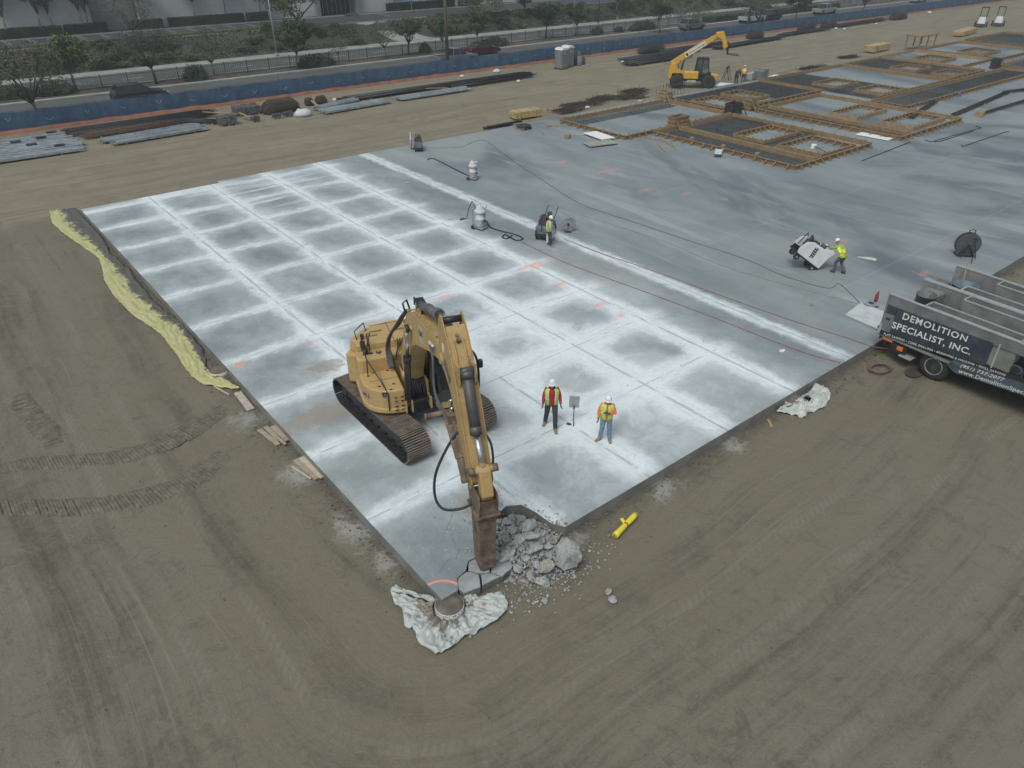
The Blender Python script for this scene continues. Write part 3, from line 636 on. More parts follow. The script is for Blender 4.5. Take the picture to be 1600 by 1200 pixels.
for s_ in (-1, 1): q.tube([(5.95, s_ * .12, 5.97), (6.2, s_ * .12, 5.66), (6.42, s_ * .16, 5.36)], .022, 6)
q.cyl((5.38, -.33, 5.18), (5.38, .33, 5.18), .13, n=18); q.cyl((7.36, -.28, 2.78), (7.36, .28, 2.78), .10, n=16)
arm = q.build('stick', YD, EXC)
q = MB(); q.cyl((5.42, -.24, 6.24), (5.42, .24, 6.24), .085, n=16); q.build('pin', BK, arm)
q = MB(); q.cyl((5.95, 0, 5.9), (6.0, 0, 6.0), .055, n=8); q.cyl((5.85, 0, 6.02), (5.9, 0, 6.06), .04); q.build('grease_fitting', RU, arm)
# bucket cylinder on the stick's outer face
q = MB(); a, m0, b2 = V((6.52, 0, 5.42)), V((7.16, 0, 4.02)), V((7.62, 0, 3.28))
q.cyl(a, m0, .135, n=20); q.cyl(a, a + (m0 - a) * .12, .155, n=20); q.cyl(m0 - (m0 - a).normalized() * .2, m0, .15, n=20); q.cyl(a - V((0, .19, 0)), a + V((0, .19, 0)), .09)
bc = q.build('bucket_cylinder', mat('cylinder_grey2', (.10, .10, .10), .5, .3, .2, .3), EXC)
q = MB(); q.cyl(m0, b2, .08, n=16); q.build('cylinder_rod', CH, bc)
q = MB()
q.bar((6.5, -.2, 5.1), (6.5, -.2, 5.6), .05, .22); q.build('cylinder_lug', YD, bc); q = MB(); q.bar((6.5, .2, 5.1), (6.5, .2, 5.6), .05, .22); q.build('cylinder_lug', YD, bc)
# links
for s_ in (-1, 1):
    q = MB(); q.bar((7.62, s_ * .27, 3.28), (7.12, s_ * .27, 3.02), .05, .16, up=(0, 1, 0)); q.cyl((7.62, s_ * .22, 3.28), (7.62, s_ * .36, 3.28), .10); q.cyl((7.12, s_ * .22, 3.02), (7.12, s_ * .32, 3.02), .09); q.build('idler_link', RU, EXC)
q = MB(); q.prism([(7.52, 3.38), (7.76, 3.36), (7.98, 2.72), (7.86, 2.52), (7.70, 2.56), (7.56, 3.0)], -.15, .15, 'y'); q.cyl((7.62, -.3, 3.28), (7.62, .3, 3.28), .085); q.build('power_link', YD, EXC, bevel=.03)
# breaker
brk = MB()
brk.prism([(7.14, 2.95), (7.42, 3.02), (7.55, 2.75), (7.95, 2.75), (8.02, 2.5), (7.92, 2.08), (7.22, 2.08), (7.1, 2.5)], -.25, -.215, 'y'); brk.prism([(7.14, 2.95), (7.42, 3.02), (7.55, 2.75), (7.95, 2.75), (8.02, 2.5), (7.92, 2.08), (7.22, 2.08), (7.1, 2.5)], .215, .25, 'y')
brk.box((7.57, 0, 2.3), (.66, .44, .42)); brk.box((7.57, 0, 2.07), (.82, .62, .06))
for sx in (-1, 1):
    for sy in (-1, 1): brk.cyl((7.57 + sx * .33, sy * .25, 2.02), (7.57 + sx * .33, sy * .25, 2.16), .04, n=8)
hm = brk.build('breaker_bracket', RU, EXC, bevel=.015)
q = MB()
def rect(cx, hx, hy, z, cy=0): return [(cx - hx, cy - hy, z), (cx + hx, cy - hy, z), (cx + hx, cy + hy, z), (cx - hx, cy + hy, z)]
lv = [rect(7.57, .31, .26, 2.05), rect(7.57, .29, .235, 1.75), rect(7.55, .27, .225, 1.0), rect(7.54, .255, .215, .38), rect(7.535, .24, .20, .12), rect(7.53, .17, .14, .03)]
vs = [v for l in lv for v in l]; fs = [(3, 2, 1, 0), (20, 21, 22, 23)]
for i in range(5):
    for j in range(4): fs.append((i * 4 + j, i * 4 + (j + 1) % 4, i * 4 + 4 + (j + 1) % 4, i * 4 + 4 + j))
q.add(vs, fs); hammer = q.build('breaker_housing', RU, EXC, bevel=.03, seg=2)
q = MB(); q.box((7.765, 0, 1.35), (.02, .14, .3)); q.box((7.80, 0, 1.35), (.02, .10, .24)); 
for z in (1.66, 1.0, .42):
    for y in (-.12, .12): q.cyl((7.72, y, z), (7.83 - (1.66 - z) * .03, y, z), .025, n=8)
q.build('service_plate', BK, hammer)
q = MB()
for s_ in (-1, 1): q.box((7.55, s_ * .222, 1.5), (.10, .03, .35), m=0); q.box((7.54, s_ * .205, .8), (.06, .03, .22))
q.build('side_slot', BK, hammer)
q = MB(); q.cyl((7.53, 0, .1), (7.53, 0, -.22), .085, .06, n=14); q.build('chisel', mat('worn_steel', (.28, .27, .26), .4, .7), hammer)
# stowed thumb bar with a cross tube on the machine's right
q = MB(); q.bar((7.22, -.36, 2.78), (6.95, -.38, 3.25), .07, .16, up=(0, 1, 0)); q.bar((6.95, -.38, 3.25), (5.98, -.40, 4.02), .08, .20, up=(0, 1, 0)); q.bar((6.9, -.3, 3.35), (6.05, -.3, 4.12), .05, .1, up=(0, 1, 0))
q.cyl((7.22, -.44, 2.78), (7.22, -.2, 2.78), .09); q.box((6.2, -.3, 3.95), (.2, .3, .25))
th_ = q.build('stay_bar', RU, EXC, bevel=.01)
q = MB(); q.cyl((5.98, -.92, 3.98), (5.98, -.25, 4.0), .075, n=14); q.cyl((5.98, -.95, 3.98), (5.98, -.9, 3.98), .1, n=14); q.build('cross_tube', RU, th_)
# hammer hoses
q = MB(); q.tube([(6.55, -.3, 3.75), (6.62, -.62, 3.35), (6.72, -.95, 2.75), (6.9, -1.05, 2.2), (7.15, -.92, 1.95), (7.35, -.55, 2.0), (7.42, -.28, 2.12)], .035, 8, curve=1); q.build('hammer_hose', RB, EXC)
q = MB(); q.tube([(5.9, .25, 5.7), (6.1, .38, 5.5), (6.15, .42, 5.1), (6.2, .40, 4.7), (6.3, .3, 4.5)], .03, 8, curve=1); q.build('hammer_hose', RB, EXC)
q = MB(); q.tube([(6.9, .25, 3.9), (7.1, .38, 3.6), (7.3, .36, 3.2), (7.3, .28, 2.9)], .03, 8, curve=1); q.build('hammer_hose', RB, EXC)
q = MB(); q.box((6.2, .46, 5.35), (.12, .1, .2)); q.build('arm_lamp', BK, EXC, bevel=.02)
q = MB()
for k in range(3):
    q.tube([(4.55, -.3 - .03 * k, 5.15), (4.95, -.4, 4.95), (5.1 + .05 * k, -.46, 4.2), (5.45 + .05 * k, -.42, 3.75 + .1 * k), (5.95, -.34, 3.95), (6.1, -.26, 4.35)], .026, 7, curve=1)
q.tube([(5.6, -.26, 5.3), (5.9, -.34, 5.25), (6.1, -.30, 5.0), (5.95, -.26, 4.8)], .024, 7, curve=1)
q.build('stick_hoses', GREYH, EXC)
q = MB()
for k in range(4): q.cyl((4.45 + .1 * k, -.3, 5.1 + .02 * k), (4.5 + .1 * k, -.34, 5.2 + .02 * k), .035, n=8)
for k in range(3): q.cyl((6.1 + .05 * k, -.22, 4.4 - .2 * k), (6.12 + .05 * k, -.34, 4.4 - .2 * k), .035, n=8)
q.build('coupling', CH, EXC)
# grease, decals and small fittings that break up the paint
q = MB()
for x, z in ((.9, 3.3), (1.35, 4.0), (4.2, 5.05), (4.7, 5.1)): q.box((x, -.276, z), (.10, .006, .07))
q.box((5.6, -.285, 5.6), (.16, .006, .22)); q.build('warning_sticker', WHT, boom)
q = MB()
for k in range(4): q.tube([(.25, -.50 + .02 * k, 2.42), (-.2, -.3, 2.5), (-.6, .1 * k - .2, 2.7)], .02, 6, curve=1)
q.build('loose_hoses', RB, EXC)
q = MB(); q.tube([(-.1, .45, 3.42), (-.1, .45, 3.9)], .012, 6); q.build('antenna', BK, EXC)
q = MB(); q.tube([(-1.55, -1.05, 2.62), (-1.6, -1.1, 2.95), (-1.1, -1.5, 2.95), (-1.05, -1.45, 2.62)], .018, 7); q.build('hood_rail', BK, EXC)
q = MB(); q.box((-2.12, 0, 1.85), (.03, .5, .22)); q.build('rear_camera_panel', BK, EXC, bevel=.01)
# number plate and stripe on the curved right cheek
q = MB(); q.box((.78, -1.63, 1.66), (.34, .012, .16), Matrix.Rotation(R(16), 3, 'Z')); npl = q.build('number_plate', mat('decal_grey2', (.30, .30, .29), .5), EXC)
text_mesh('number_text', '335', .15, BKD, npl, frame((math.cos(R(16)), math.sin(R(16)), 0), (0, 0, 1), (.64, -1.682, 1.61)), .005)
# ================================================================== PEOPLE
def fuse(b, name, m, parent, vox):
    """one continuous surface from overlapping lofts"""
    o = b.build(name, m, None, recalc=True); r = o.modifiers.new('r', 'REMESH'); r.mode = 'VOXEL'; r.voxel_size = vox; r.use_smooth_shade = True
    s_ = o.modifiers.new('s', 'SMOOTH'); s_.factor = .5; s_.iterations = 3
    dg = bpy.context.evaluated_depsgraph_get(); me = bpy.data.meshes.new_from_object(o.evaluated_get(dg)); bpy.data.objects.remove(o)
    me.name = name; me.materials.clear(); me.materials.append(m); me.polygons.foreach_set('material_index', [0] * len(me.polygons))
    n = bpy.data.objects.new(name, me); col.objects.link(n); n.parent = parent; return n
SKIN = mat('skin', (.33, .19, .13), .55, 0, .08); HAIR = mat('hair', (.03, .022, .018), .8); 
GLV = mat('work_glove', (.07, .075, .075), .85, var=.3); HAT = mat('hard_hat_white', (.78, .79, .80), .35, 0, .03); BOOT = mat('tan_boot', (.27, .19, .12), .8, 0, .25, .4)
BOOTK = mat('dark_boot', (.06, .05, .045), .8, 0, .25, .3); REFL = mat('reflective_tape', (.62, .64, .62), .35, 0, .05); ORT = mat('orange_tape', (.85, .28, .10), .6, 0, .05)
def cloth(name, c): return mat(name, c, .85, 0, .14, .12, (.4, .4, .38), 9, .3)
def hand(b, wrist, fwd, side, up, curl=.5, s=1.0, grip=0):
    """palm with four unequal bent fingers and a side thumb; fwd along the fingers, side towards the thumb"""
    w, f, t, n = V(wrist), V(fwd).normalized(), V(side).normalized(), V(up).normalized()
    b.tube([w - f * .01 * s, w + f * .045 * s, w + f * .092 * s], [(.026 * s, .019 * s), (.042 * s, .018 * s), (.040 * s, .016 * s)], 10, upv=n)
    for k, L in enumerate((.070, .080, .075, .058)):
        p = w + f * .088 * s + t * (.028 - .0195 * k) * s; q = p; pts = [p - f * .015 * s, p]; a = 0
        for j in range(3):
            a += curl * (.75 + .12 * k); d = (f * math.cos(a) - n * math.sin(a)); q = q + d * (L * (.45, .32, .23)[j]) * s; pts.append(q)
        b.tube(pts, [.0095 * s, .0095 * s, .009 * s, .0085 * s, .0065 * s], 6)
    p = w + f * .03 * s + t * .034 * s; d = (f * .55 + t * .8 - n * .25).normalized(); q = p + d * .036 * s; r = q + (f * .85 + t * .25 - n * .45 * (1 + grip)).normalized() * .034 * s
    b.tube([p - d * .015 * s, p, q, r], [.013 * s, .013 * s, .0115 * s, .009 * s], 6)
def person(loc, face, J, C, label, group=None, H=1.0, name='person'):
    """J: joints in body axes (x forward, y left, z up, metres)"""
    P = thing(name, label, 'person', loc, face, group); P.scale = (H, H, H)
    g = lambda k: V(J[k])
    pel, ch, nk, hd = g('pel'), g('chest'), g('neck'), g('head')
    sL, sR = g('shL'), g('shR'); hf = (V(J.get('look', (1, 0, -.35)))).normalized(); side = V((0, 0, 1)).cross(hf).normalized(); hu = hf.cross(side)
    # body
    b = MB(); b.tube([pel - V((0, 0, .08)), pel, (pel + ch) / 2, ch, nk - V((0, 0, .03))], [(.14, .10), (.155, .11), (.135, .10), (.165, .115), (.09, .07)], 14, upv=(1, 0, 0))
    b.tube([nk - V((0, 0, .05)), nk, hd - hu * .05], [.066, .058, .056], 12)
    Mh = Matrix((hf, side, hu)).transposed()
    b.lathe([(.02, -.125), (.05, -.115), (.066, -.08), (.076, -.03), (.080, .02), (.078, .06), (.062, .1), (.03, .12)], hd + hf * .012, 18, M=Mh, sx=1.15, sy=.93)
    b.tube([hd + hf * .088 + hu * .012, hd + hf * .112 - hu * .028, hd + hf * .092 - hu * .036], [.009, .014, .011], 8)     # nose
    b.tube([hd + hf * .085 + side * .04 + hu * .028, hd + hf * .096 + hu * .024, hd + hf * .085 - side * .04 + hu * .028], .011, 6)   # brow
    b.tube([hd + hf * .084 + side * .022 - hu * .064, hd + hf * .094 - hu * .066, hd + hf * .084 - side * .022 - hu * .064], .009, 6)  # lips
    b.lathe([(.01, -.02), (.024, -.01), (.024, .01), (.01, .02)], hd + hf * .07 - hu * .105, 8, M=Mh)                       # chin
    for s_ in (-1, 1): b.tube([hd + side * s_ * .074 - hu * .03, hd + side * s_ * .084 + hu * .005 - hf * .005, hd + side * s_ * .078 + hu * .025], [.008, .014, .009], 6)
    for s_, e_, w_ in (('shL', 'elL', 'wrL'), ('shR', 'elR', 'wrR')):
        b.tube([ch * .5 + g(s_) * .5, g(s_), (g(s_) + g(e_)) / 2, g(e_), g(e_) * .6 + g(w_) * .4, g(w_)], [.055, .056, .047, .040, .039, .026], 10)
    for h_, k_, a_ in (('hipL', 'knL', 'anL'), ('hipR', 'knR', 'anR')):
        b.tube([pel * .4 + g(h_) * .6, g(h_), (g(h_) + g(k_)) / 2, g(k_), g(k_) * .65 + g(a_) * .35, g(a_)], [.085, .088, .075, .055, .056, .037], 12)
        t_ = V(J[a_.replace('an', 'toe')]); b.tube([g(a_), g(a_) * .5 + t_ * .5 - V((0, 0, .01)), t_], [.037, .036, .028], 8)
    for w_, e_, hk, sd_ in (('wrL', 'elL', 'handL', -1), ('wrR', 'elR', 'handR', 1)):
        f_ = (g(w_) - g(e_)).normalized(); up_ = V(J.get(hk + 'n', (0, sd_, 0)))         # back of the hand
        up_ = (up_ - f_ * up_.dot(f_)).normalized(); th_ = V((1, 0, .0)); th_ = (th_ - f_ * th_.dot(f_) - up_ * th_.dot(up_))
        if th_.length < .1: th_ = f_.cross(up_)
        b_ = b; hand(b_, g(w_), V(J.get(hk, f_)), th_.normalized(), up_, J.get('curl', .35))
    body = fuse(b, 'body', SKIN, P, .0085)
    for s_ in (-1, 1):
        q = MB(); q.lathe([(.002, -.008), (.008, -.006), (.0105, 0), (.008, .006), (.002, .008)], hd + hf * .089 + side * s_ * .031 + hu * .008, 8); q.build('eye', BKD, P)
    # shirt
    q = MB(); q.tube([pel - V((0, 0, .07)), pel, (pel + ch) / 2, ch, ch * .35 + nk * .65, nk], [(.175, .135), (.175, .135), (.165, .128), (.195, .14), (.14, .095), (.07, .068)], 16, upv=(1, 0, 0))
    for s_, e_, w_ in (('shL', 'elL', 'wrL'), ('shR', 'elR', 'wrR')):
        q.tube([ch * .55 + g(s_) * .45, g(s_), (g(s_) + g(e_)) / 2, g(e_), g(e_) * .55 + g(w_) * .45, g(w_) * .94 + g(e_) * .06], [.075, .078, .066, .060, .055, .042], 12)
    fuse(q, C.get('topname', 'shirt'), C['shirt'], P, .011)
    # trousers
    q = MB(); q.tube([pel + V((0, 0, .03)), pel - V((0, 0, .04)), pel - V((0, 0, .12))], [(.165, .125), (.17, .13), (.15, .12)], 14, upv=(1, 0, 0))
    for h_, k_, a_ in (('hipL', 'knL', 'anL'), ('hipR', 'knR', 'anR')):
        q.tube([pel * .3 + g(h_) * .7, g(h_), (g(h_) + g(k_)) / 2, g(k_), g(k_) * .5 + g(a_) * .5, g(a_) + V((0, 0, -.02))], [.10, .108, .094, .078, .074, .066], 12)
    fuse(q, 'trousers', C['trousers'], P, .012)
    for a_ in ('anL', 'anR'):
        t_ = V(J[a_.replace('an', 'toe')]); a = g(a_); fl = a.z - .075
        q = MB(); q.tube([a + V((0, 0, .06)), a, a * .45 + t_ * .55 - V((0, 0, .0)), t_], [.056, .056, .048, .038], 10)
        d_ = (t_ - a); d_.z = 0; d_.normalize(); q.bar(a - d_ * .06 - V((0, 0, .06)), t_ + d_ * .03 - V((0, 0, .02)), .095, .035)
        fuse(q, 'boot', C['boots'], P, .01)
    if C.get('gloves'):
        for w_, e_, hk, sd_ in (('wrL', 'elL', 'handL', -1), ('wrR', 'elR', 'handR', 1)):
            q = MB(); f_ = (g(w_) - g(e_)).normalized(); up_ = V(J.get(hk + 'n', (0, sd_, 0))); up_ = (up_ - f_ * up_.dot(f_)).normalized()
            th_ = V((1, 0, 0)); th_ = th_ - f_ * th_.dot(f_) - up_ * th_.dot(up_)
            if th_.length < .1: th_ = f_.cross(up_)
            hand(q, g(w_), V(J.get(hk, f_)), th_.normalized(), up_, J.get('curl', .35), 1.16); q.tube([g(w_) - f_ * .04, g(w_) + f_ * .02], [.04, .036], 10)
            fuse(q, 'glove', C['gloves'], P, .0085)
    # vest: open-fronted shell with tape
    if C.get('vest'):
        low = pel - V((0, 0, .06)); ring = []
        lv = [(low, .190, .152), (pel * .6 + ch * .4, .186, .148), (ch, .212, .158), (ch * .45 + nk * .55, .205, .128), (ch * .30 + nk * .70, .175, .108), (ch * .16 + nk * .84, .115, .09)]
        gap = C.get('gap', .35)
        def shell(lv, a0, a1, off, n, q, m=0, th=.012):
            vs = []; k = len(lv)
            for o2 in (off, off + th):
                for c, ra, rb in lv:
                    for j in range(n + 1): t = a0 + (a1 - a0) * j / n; vs.append(c + V((math.cos(t) * (rb + o2), math.sin(t) * (ra + o2), 0)))
            W = n + 1; S_ = k * W; fs = []
            for i in range(k - 1):
                for j in range(n): a = i * W + j; fs += [(a, a + 1, a + W + 1, a + W), (a + S_, a + S_ + W, a + S_ + W + 1, a + S_ + 1)]
            for i in range(k - 1):
                for j in (0, n): a = i * W + j; fs.append((a, a + W, a + W + S_, a + S_))
            for i in (0, k - 1):
                for j in range(n): a = i * W + j; fs.append((a, a + 1, a + 1 + S_, a + S_))
            q.add(vs, fs, m, True)
        q = MB(); shell(lv, gap, 2 * math.pi - gap, .004, 40, q); vest = q.build('vest', C['vest'], P)
        def lerp(z):
            for (c, a, r_), (c2, a2, r2) in zip(lv, lv[1:]):
                if c.z <= z <= c2.z: t = (z - c.z) / max(1e-6, c2.z - c.z); return (c.lerp(c2, t), a + (a2 - a) * t, r_ + (r2 - r_) * t)
            return lv[-1]
        q = MB(); z0 = low.z + .17; shell([lerp(z0), lerp(z0 + .055)], gap, 2 * math.pi - gap, .017, 40, q, 0, .004); 
        for aa in (.62, -.62, math.pi - .55, math.pi + .55): shell([lerp(z0 + .06), lerp((z0 + ch.z) / 2), lerp(ch.z + .0), lerp(nk.z - .08), lerp(nk.z - .03)], aa - .12, aa + .12, .017, 4, q, 0, .004)
        q.build('reflective_tape', C.get('tape', REFL), vest)
    # hard hat
    q = MB(); q.lathe([(.104, 0), (.104, .025), (.095, .065), (.07, .10), (.032, .118), (.004, .122)], hd + hu * .058, 24, M=Mh, sx=1.12, sy=.98)
    q.lathe([(.098, -.004), (.132, -.012), (.133, -.004), (.104, .008)], hd + hu * .060 + hf * .012, 24, M=Mh, sx=1.1, sy=.93)
    q.tube([hd + hu * .155 - hf * .08, hd + hu * .178, hd + hu * .155 + hf * .08], .010, 6)
    q.build('hard_hat', C.get('hat', HAT), P)
    if C.get('hair'): q = MB(); q.lathe([(.06, -.09), (.085, -.05), (.09, .0), (.085, .06)], hd - hf * .02, 14, M=Mh, sx=1.05, sy=.95); q.build('hair', HAIR, P)
    return P
STAND = dict(pel=(0, 0, .97), chest=(.01, 0, 1.30), neck=(.02, 0, 1.50), head=(.05, 0, 1.635), shL=(0, .168, 1.415), shR=(0, -.168, 1.415), hipL=(0, .095, .92), hipR=(0, -.095, .92))
J1 = dict(STAND, elL=(-.02, .245, 1.15), wrL=(.06, .275, .92), elR=(-.02, -.235, 1.15), wrR=(.03, -.26, .91), knL=(.14, .12, .50), anL=(.20, .13, .09), toeL=(.37, .16, .045), knR=(-.08, -.13, .50), anR=(-.19, -.17, .09), toeR=(-.03, -.23, .045), look=(1, -.15, -.32))
p1 = person((7.03, 3.86, 0), math.atan2(-14.2, -11.5), J1, dict(shirt=cloth('red_shirt', (.36, .022, .035)), trousers=cloth('charcoal_trousers', (.045, .046, .052)), boots=BOOT, gloves=mat('green_glove', (.06, .13, .10), .85), vest=mat('lime_vest', (.50, .72, .12), .8, 0, .08), gap=.42, tape=mat('peach_tape', (.70, .60, .42), .5)),
    'person in a dark red shirt and open lime vest, hands hanging, looking down', H=1.07)
J2 = dict(STAND, elL=(.07, .26, 1.15), wrL=(.26, .07, 1.25), handL=(.15, -.7, .25), handLn=(.3, 0, 1), elR=(-.02, -.25, 1.15), wrR=(.06, -.26, .91), knL=(.04, .12, .50), anL=(.0, .15, .09), toeL=(.17, .19, .045), knR=(.04, -.12, .50), anR=(.0, -.17, .09), toeR=(.13, -.29, .045), look=(1, .12, -.42), curl=.5)
p2 = person((7.92, 2.2, 0), math.atan2(-13.2, -14.0), J2, dict(shirt=cloth('orange_shirt', (.85, .19, .045)), trousers=cloth('blue_jeans', (.16, .235, .30)), boots=BOOT, gloves=GLV, vest=mat('yellow_vest', (.60, .74, .16), .8, 0, .08), gap=.14, tape=mat('lime_tape', (.40, .74, .30), .5)),
    'person in an orange long-sleeved shirt, yellow vest and blue jeans holding a phone', H=.985)
q = MB(); q.box((.30, -.03, 1.33), (.075, .012, .15), Matrix.Rotation(R(-30), 3, 'Y')); ph = q.build('phone', BKD, None, bevel=.004); tag(ph, 'black phone in the hand of the person in orange', 'phone')
ph.matrix_world = Matrix.Translation((7.92, 2.2, 0)) @ Matrix.Rotation(math.atan2(-13.2, -14.0), 4, 'Z') @ Matrix.Diagonal((.985, .985, .985, 1))
J3 = dict(STAND, pel=(0, 0, .95), head=(.07, 0, 1.61), elL=(.0, .26, 1.16), wrL=(.16, .24, .97), elR=(.02, -.26, 1.16), wrR=(.20, -.22, 1.0), knL=(.05, .1, .50), anL=(-.05, .1, .09), toeL=(.12, .11, .045), knR=(.12, -.1, .50), anR=(.16, -.1, .09), toeR=(.33, -.11, .045), look=(1, 0, -.6))
p3 = person((17.75, 16.2, 0), R(-62), J3, dict(shirt=cloth('grey_shirt', (.34, .34, .34)), trousers=cloth('dark_trousers', (.05, .052, .055)), boots=BOOT, gloves=None, vest=mat('lime_vest2', (.58, .78, .10), .8, 0, .08), gap=.2),
    'person in a grey shirt and yellow-green vest beside the grey slab saw', H=.93)
J4 = dict(STAND, pel=(-.12, 0, .90), chest=(.10, .0, 1.18), neck=(.24, 0, 1.34), head=(.34, 0, 1.44), shL=(.18, .19, 1.26), shR=(.18, -.19, 1.26), hipL=(-.12, .095, .86), hipR=(-.12, -.095, .86), elL=(.42, .27, 1.14), wrL=(.62, .16, 1.10), elR=(.16, -.30, 1.0), wrR=(.10, -.33, .78), knL=(.10, .12, .50), anL=(.06, .16, .09), toeL=(.22, .20, .045), knR=(-.02, -.13, .48), anR=(-.30, -.15, .10), toeR=(-.14, -.17, .045), look=(1, .1, -.7))
p4 = person((26.35, 4.85, 0), math.atan2(1.0, .18), J4, dict(shirt=cloth('green_tee', (.30, .42, .08)), trousers=cloth('grey_trousers', (.10, .098, .105)), boots=BOOTK, gloves=GLV, vest=mat('lime_vest3', (.56, .80, .08), .8, 0, .08), gap=.05, tape=ORT),
    'person in a lime vest with orange tape leaning onto the white tilted saw', H=1.0)
J5 = dict(STAND, pel=(-.1, 0, .92), chest=(.05, 0, 1.22), neck=(.13, 0, 1.40), head=(.22, 0, 1.5), shL=(.08, .19, 1.32), shR=(.08, -.19, 1.32), hipL=(-.1, .095, .88), hipR=(-.1, -.095, .88), elL=(.14, .27, 1.06), wrL=(.30, .2, .9), elR=(.14, -.27, 1.06), wrR=(.30, -.2, .9), knL=(.05, .11, .5), anL=(0, .13, .09), toeL=(.16, .15, .045), knR=(.02, -.11, .5), anR=(-.12, -.14, .09), toeR=(.04, -.16, .045), look=(1, 0, -.5))
p5 = person((66.1, 39.4, GZ), R(35), J5, dict(shirt=cloth('orange_tee', (.62, .20, .06)), trousers=cloth('grey_trousers', (.10, .098, .105)), boots=BOOTK, gloves=None, vest=mat('lime_vest4', (.55, .50, .10), .8), gap=.05, tape=ORT),
    'person in an orange and yellow vest standing at the far formwork by the wheeled loader', H=1.05)
J6 = dict(J5, chest=(.22, 0, 1.10), neck=(.40, 0, 1.2), head=(.52, 0, 1.22), shL=(.32, .19, 1.16), shR=(.32, -.19, 1.16), elL=(.42, .25, .9), wrL=(.5, .2, .68), elR=(.42, -.25, .9), wrR=(.5, -.2, .68), look=(.8, 0, -.8))
p6 = person((65.0, 39.5, GZ), R(20), J6, dict(shirt=cloth('black_shirt', (.03, .03, .034)), trousers=cloth('dark_trousers', (.05, .052, .055)), boots=BOOTK, gloves=None, hat=mat('dark_hat', (.06, .06, .065), .5)),
    'person in black clothes bending forward beside the person in orange', H=1.05)
# ================================================================== RUBBLE and things at the slab's near corner
def rock_mat(name, a, c):
    g = NG(name); n = g.noise(2.5, 6, .7); n2 = g.noise(11, 5, .75); vv = g.add(g.mul(n, .6), g.mul(n2, .4)); g.bump(g.add(n2, n), .8, .02)
    return g.out(g.mix(g.ss(vv, .36, .64), a, c), .9)
M_rock = rock_mat('broken_concrete', (.22, .225, .215), (.47, .485, .475)); M_rock2 = rock_mat('broken_concrete_brown', (.20, .19, .165), (.40, .385, .345))
def rock_mesh(seed, rough=.25, flat_=1.0, n=26):
    """convex angular chunk: hull of random points"""
    import bmesh
    rnd = random.Random(seed); bm = bmesh.new()
    for k in range(n):
        v = V((rnd.gauss(0, 1), rnd.gauss(0, 1), rnd.gauss(0, 1))).normalized() * rnd.uniform(.72, 1.0); v.z *= flat_; v.x *= 1.15; bm.verts.new(v * .5)
    r = bmesh.ops.convex_hull(bm, input=bm.verts); bmesh.ops.delete(bm, geom=[e for e in r['geom_interior'] if isinstance(e, bmesh.types.BMVert)], context='VERTS')
    bmesh.ops.dissolve_limit(bm, angle_limit=R(16), verts=bm.verts, edges=bm.edges)
    bmesh.ops.bevel(bm, geom=bm.edges[:], offset=.025, segments=1, affect='EDGES')
    bmesh.ops.triangulate(bm, faces=bm.faces); bmesh.ops.subdivide_edges(bm, edges=bm.edges, cuts=1, use_grid_fill=True)
    for v in bm.verts: v.co += v.co.normalized() * .05 * rough * mnoise.noise(v.co * 7 + V((seed, 0, 0))) * 4
    me = bpy.data.meshes.new('concrete_chunk'); bm.to_mesh(me); bm.free(); me.materials.append(M_rock if seed % 3 else M_rock2); return me
RMS = [rock_mesh(s, .25, .55 + .4 * random.random()) for s in range(1, 11)]
def inpoly(x, y, P):
    c = False
    for i in range(len(P)):
        (x1, y1), (x2, y2) = P[i - 1], P[i]
        if (y1 > y) != (y2 > y) and x < (x2 - x1) * (y - y1) / (y2 - y1) + x1: c = not c
    return c
HEAP = [(1.9, -.1), (2.3, .85), (2.8, 1.55), (3.4, 1.5), (3.85, 1.0), (3.95, .2), (3.6, -.5), (3.1, -.85), (2.5, -.8), (1.9, -.45)]
def heap_z(x, y):
    d = math.hypot((x - 2.95) / 1.15, (y - .25) / 1.35); return GZ + .42 * max(0, 1 - d * d)
rnd = random.Random(5); rocks = []
def put_rock(x, y, s, z=None, me=None, label='angular grey concrete chunk in the rubble heap right of the hammer', group='concrete chunks of the rubble heap', rz=None, tilt=.6):
    o = bpy.data.objects.new('concrete_chunk', me or rnd.choice(RMS)); col.objects.link(o); sx = s * rnd.uniform(.8, 1.25)
    o.location = (x, y, (heap_z(x, y) if z is None else z) + s * .30); o.scale = (sx, s * rnd.uniform(.7, 1.1), s * rnd.uniform(.6, .95))
    o.rotation_euler = (rnd.uniform(-tilt, tilt), rnd.uniform(-tilt, tilt), rnd.uniform(0, 6.28) if rz is None else rz); tag(o, label, 'concrete chunk', group); rocks.append(o); return o
for (px, py, s) in [(825, 832, .62), (827, 848, .55), (835, 865, .48), (812, 850, .40), (800, 835, .38), (853, 885, .44), (838, 882, .30), (848, 900, .40), (862, 848, .30), (868, 838, .28), (855, 858, .34), (822, 875, .3), (790, 845, .4), (815, 812, .34), (800, 800, .32), (790, 870, .55), (808, 885, .35), (858, 868, .25), (845, 842, .3), (875, 862, .25), (830, 895, .28)]:
    p = at(px, py, -.02); put_rock(p.x, p.y, s, label=('large' if s > .42 else 'medium') + ' angular concrete chunk in the ' + ('left' if px < 820 else 'middle' if px < 850 else 'right') + ' of the rubble heap')
for k in range(120):
    for _ in range(20):
        x, y = rnd.uniform(1.8, 4.0), rnd.uniform(-.95, 1.6)
        if inpoly(x, y, HEAP): break
    sz_ = rnd.choice((.10, .13, .16, .2, .24)); put_rock(x, y, sz_, tilt=1.2, label=('small' if sz_ < .15 else 'fist-sized' if sz_ < .2 else 'head-sized') + ' concrete chunk in the ' + ('near' if y < 0 else 'far') + ' half of the rubble heap')
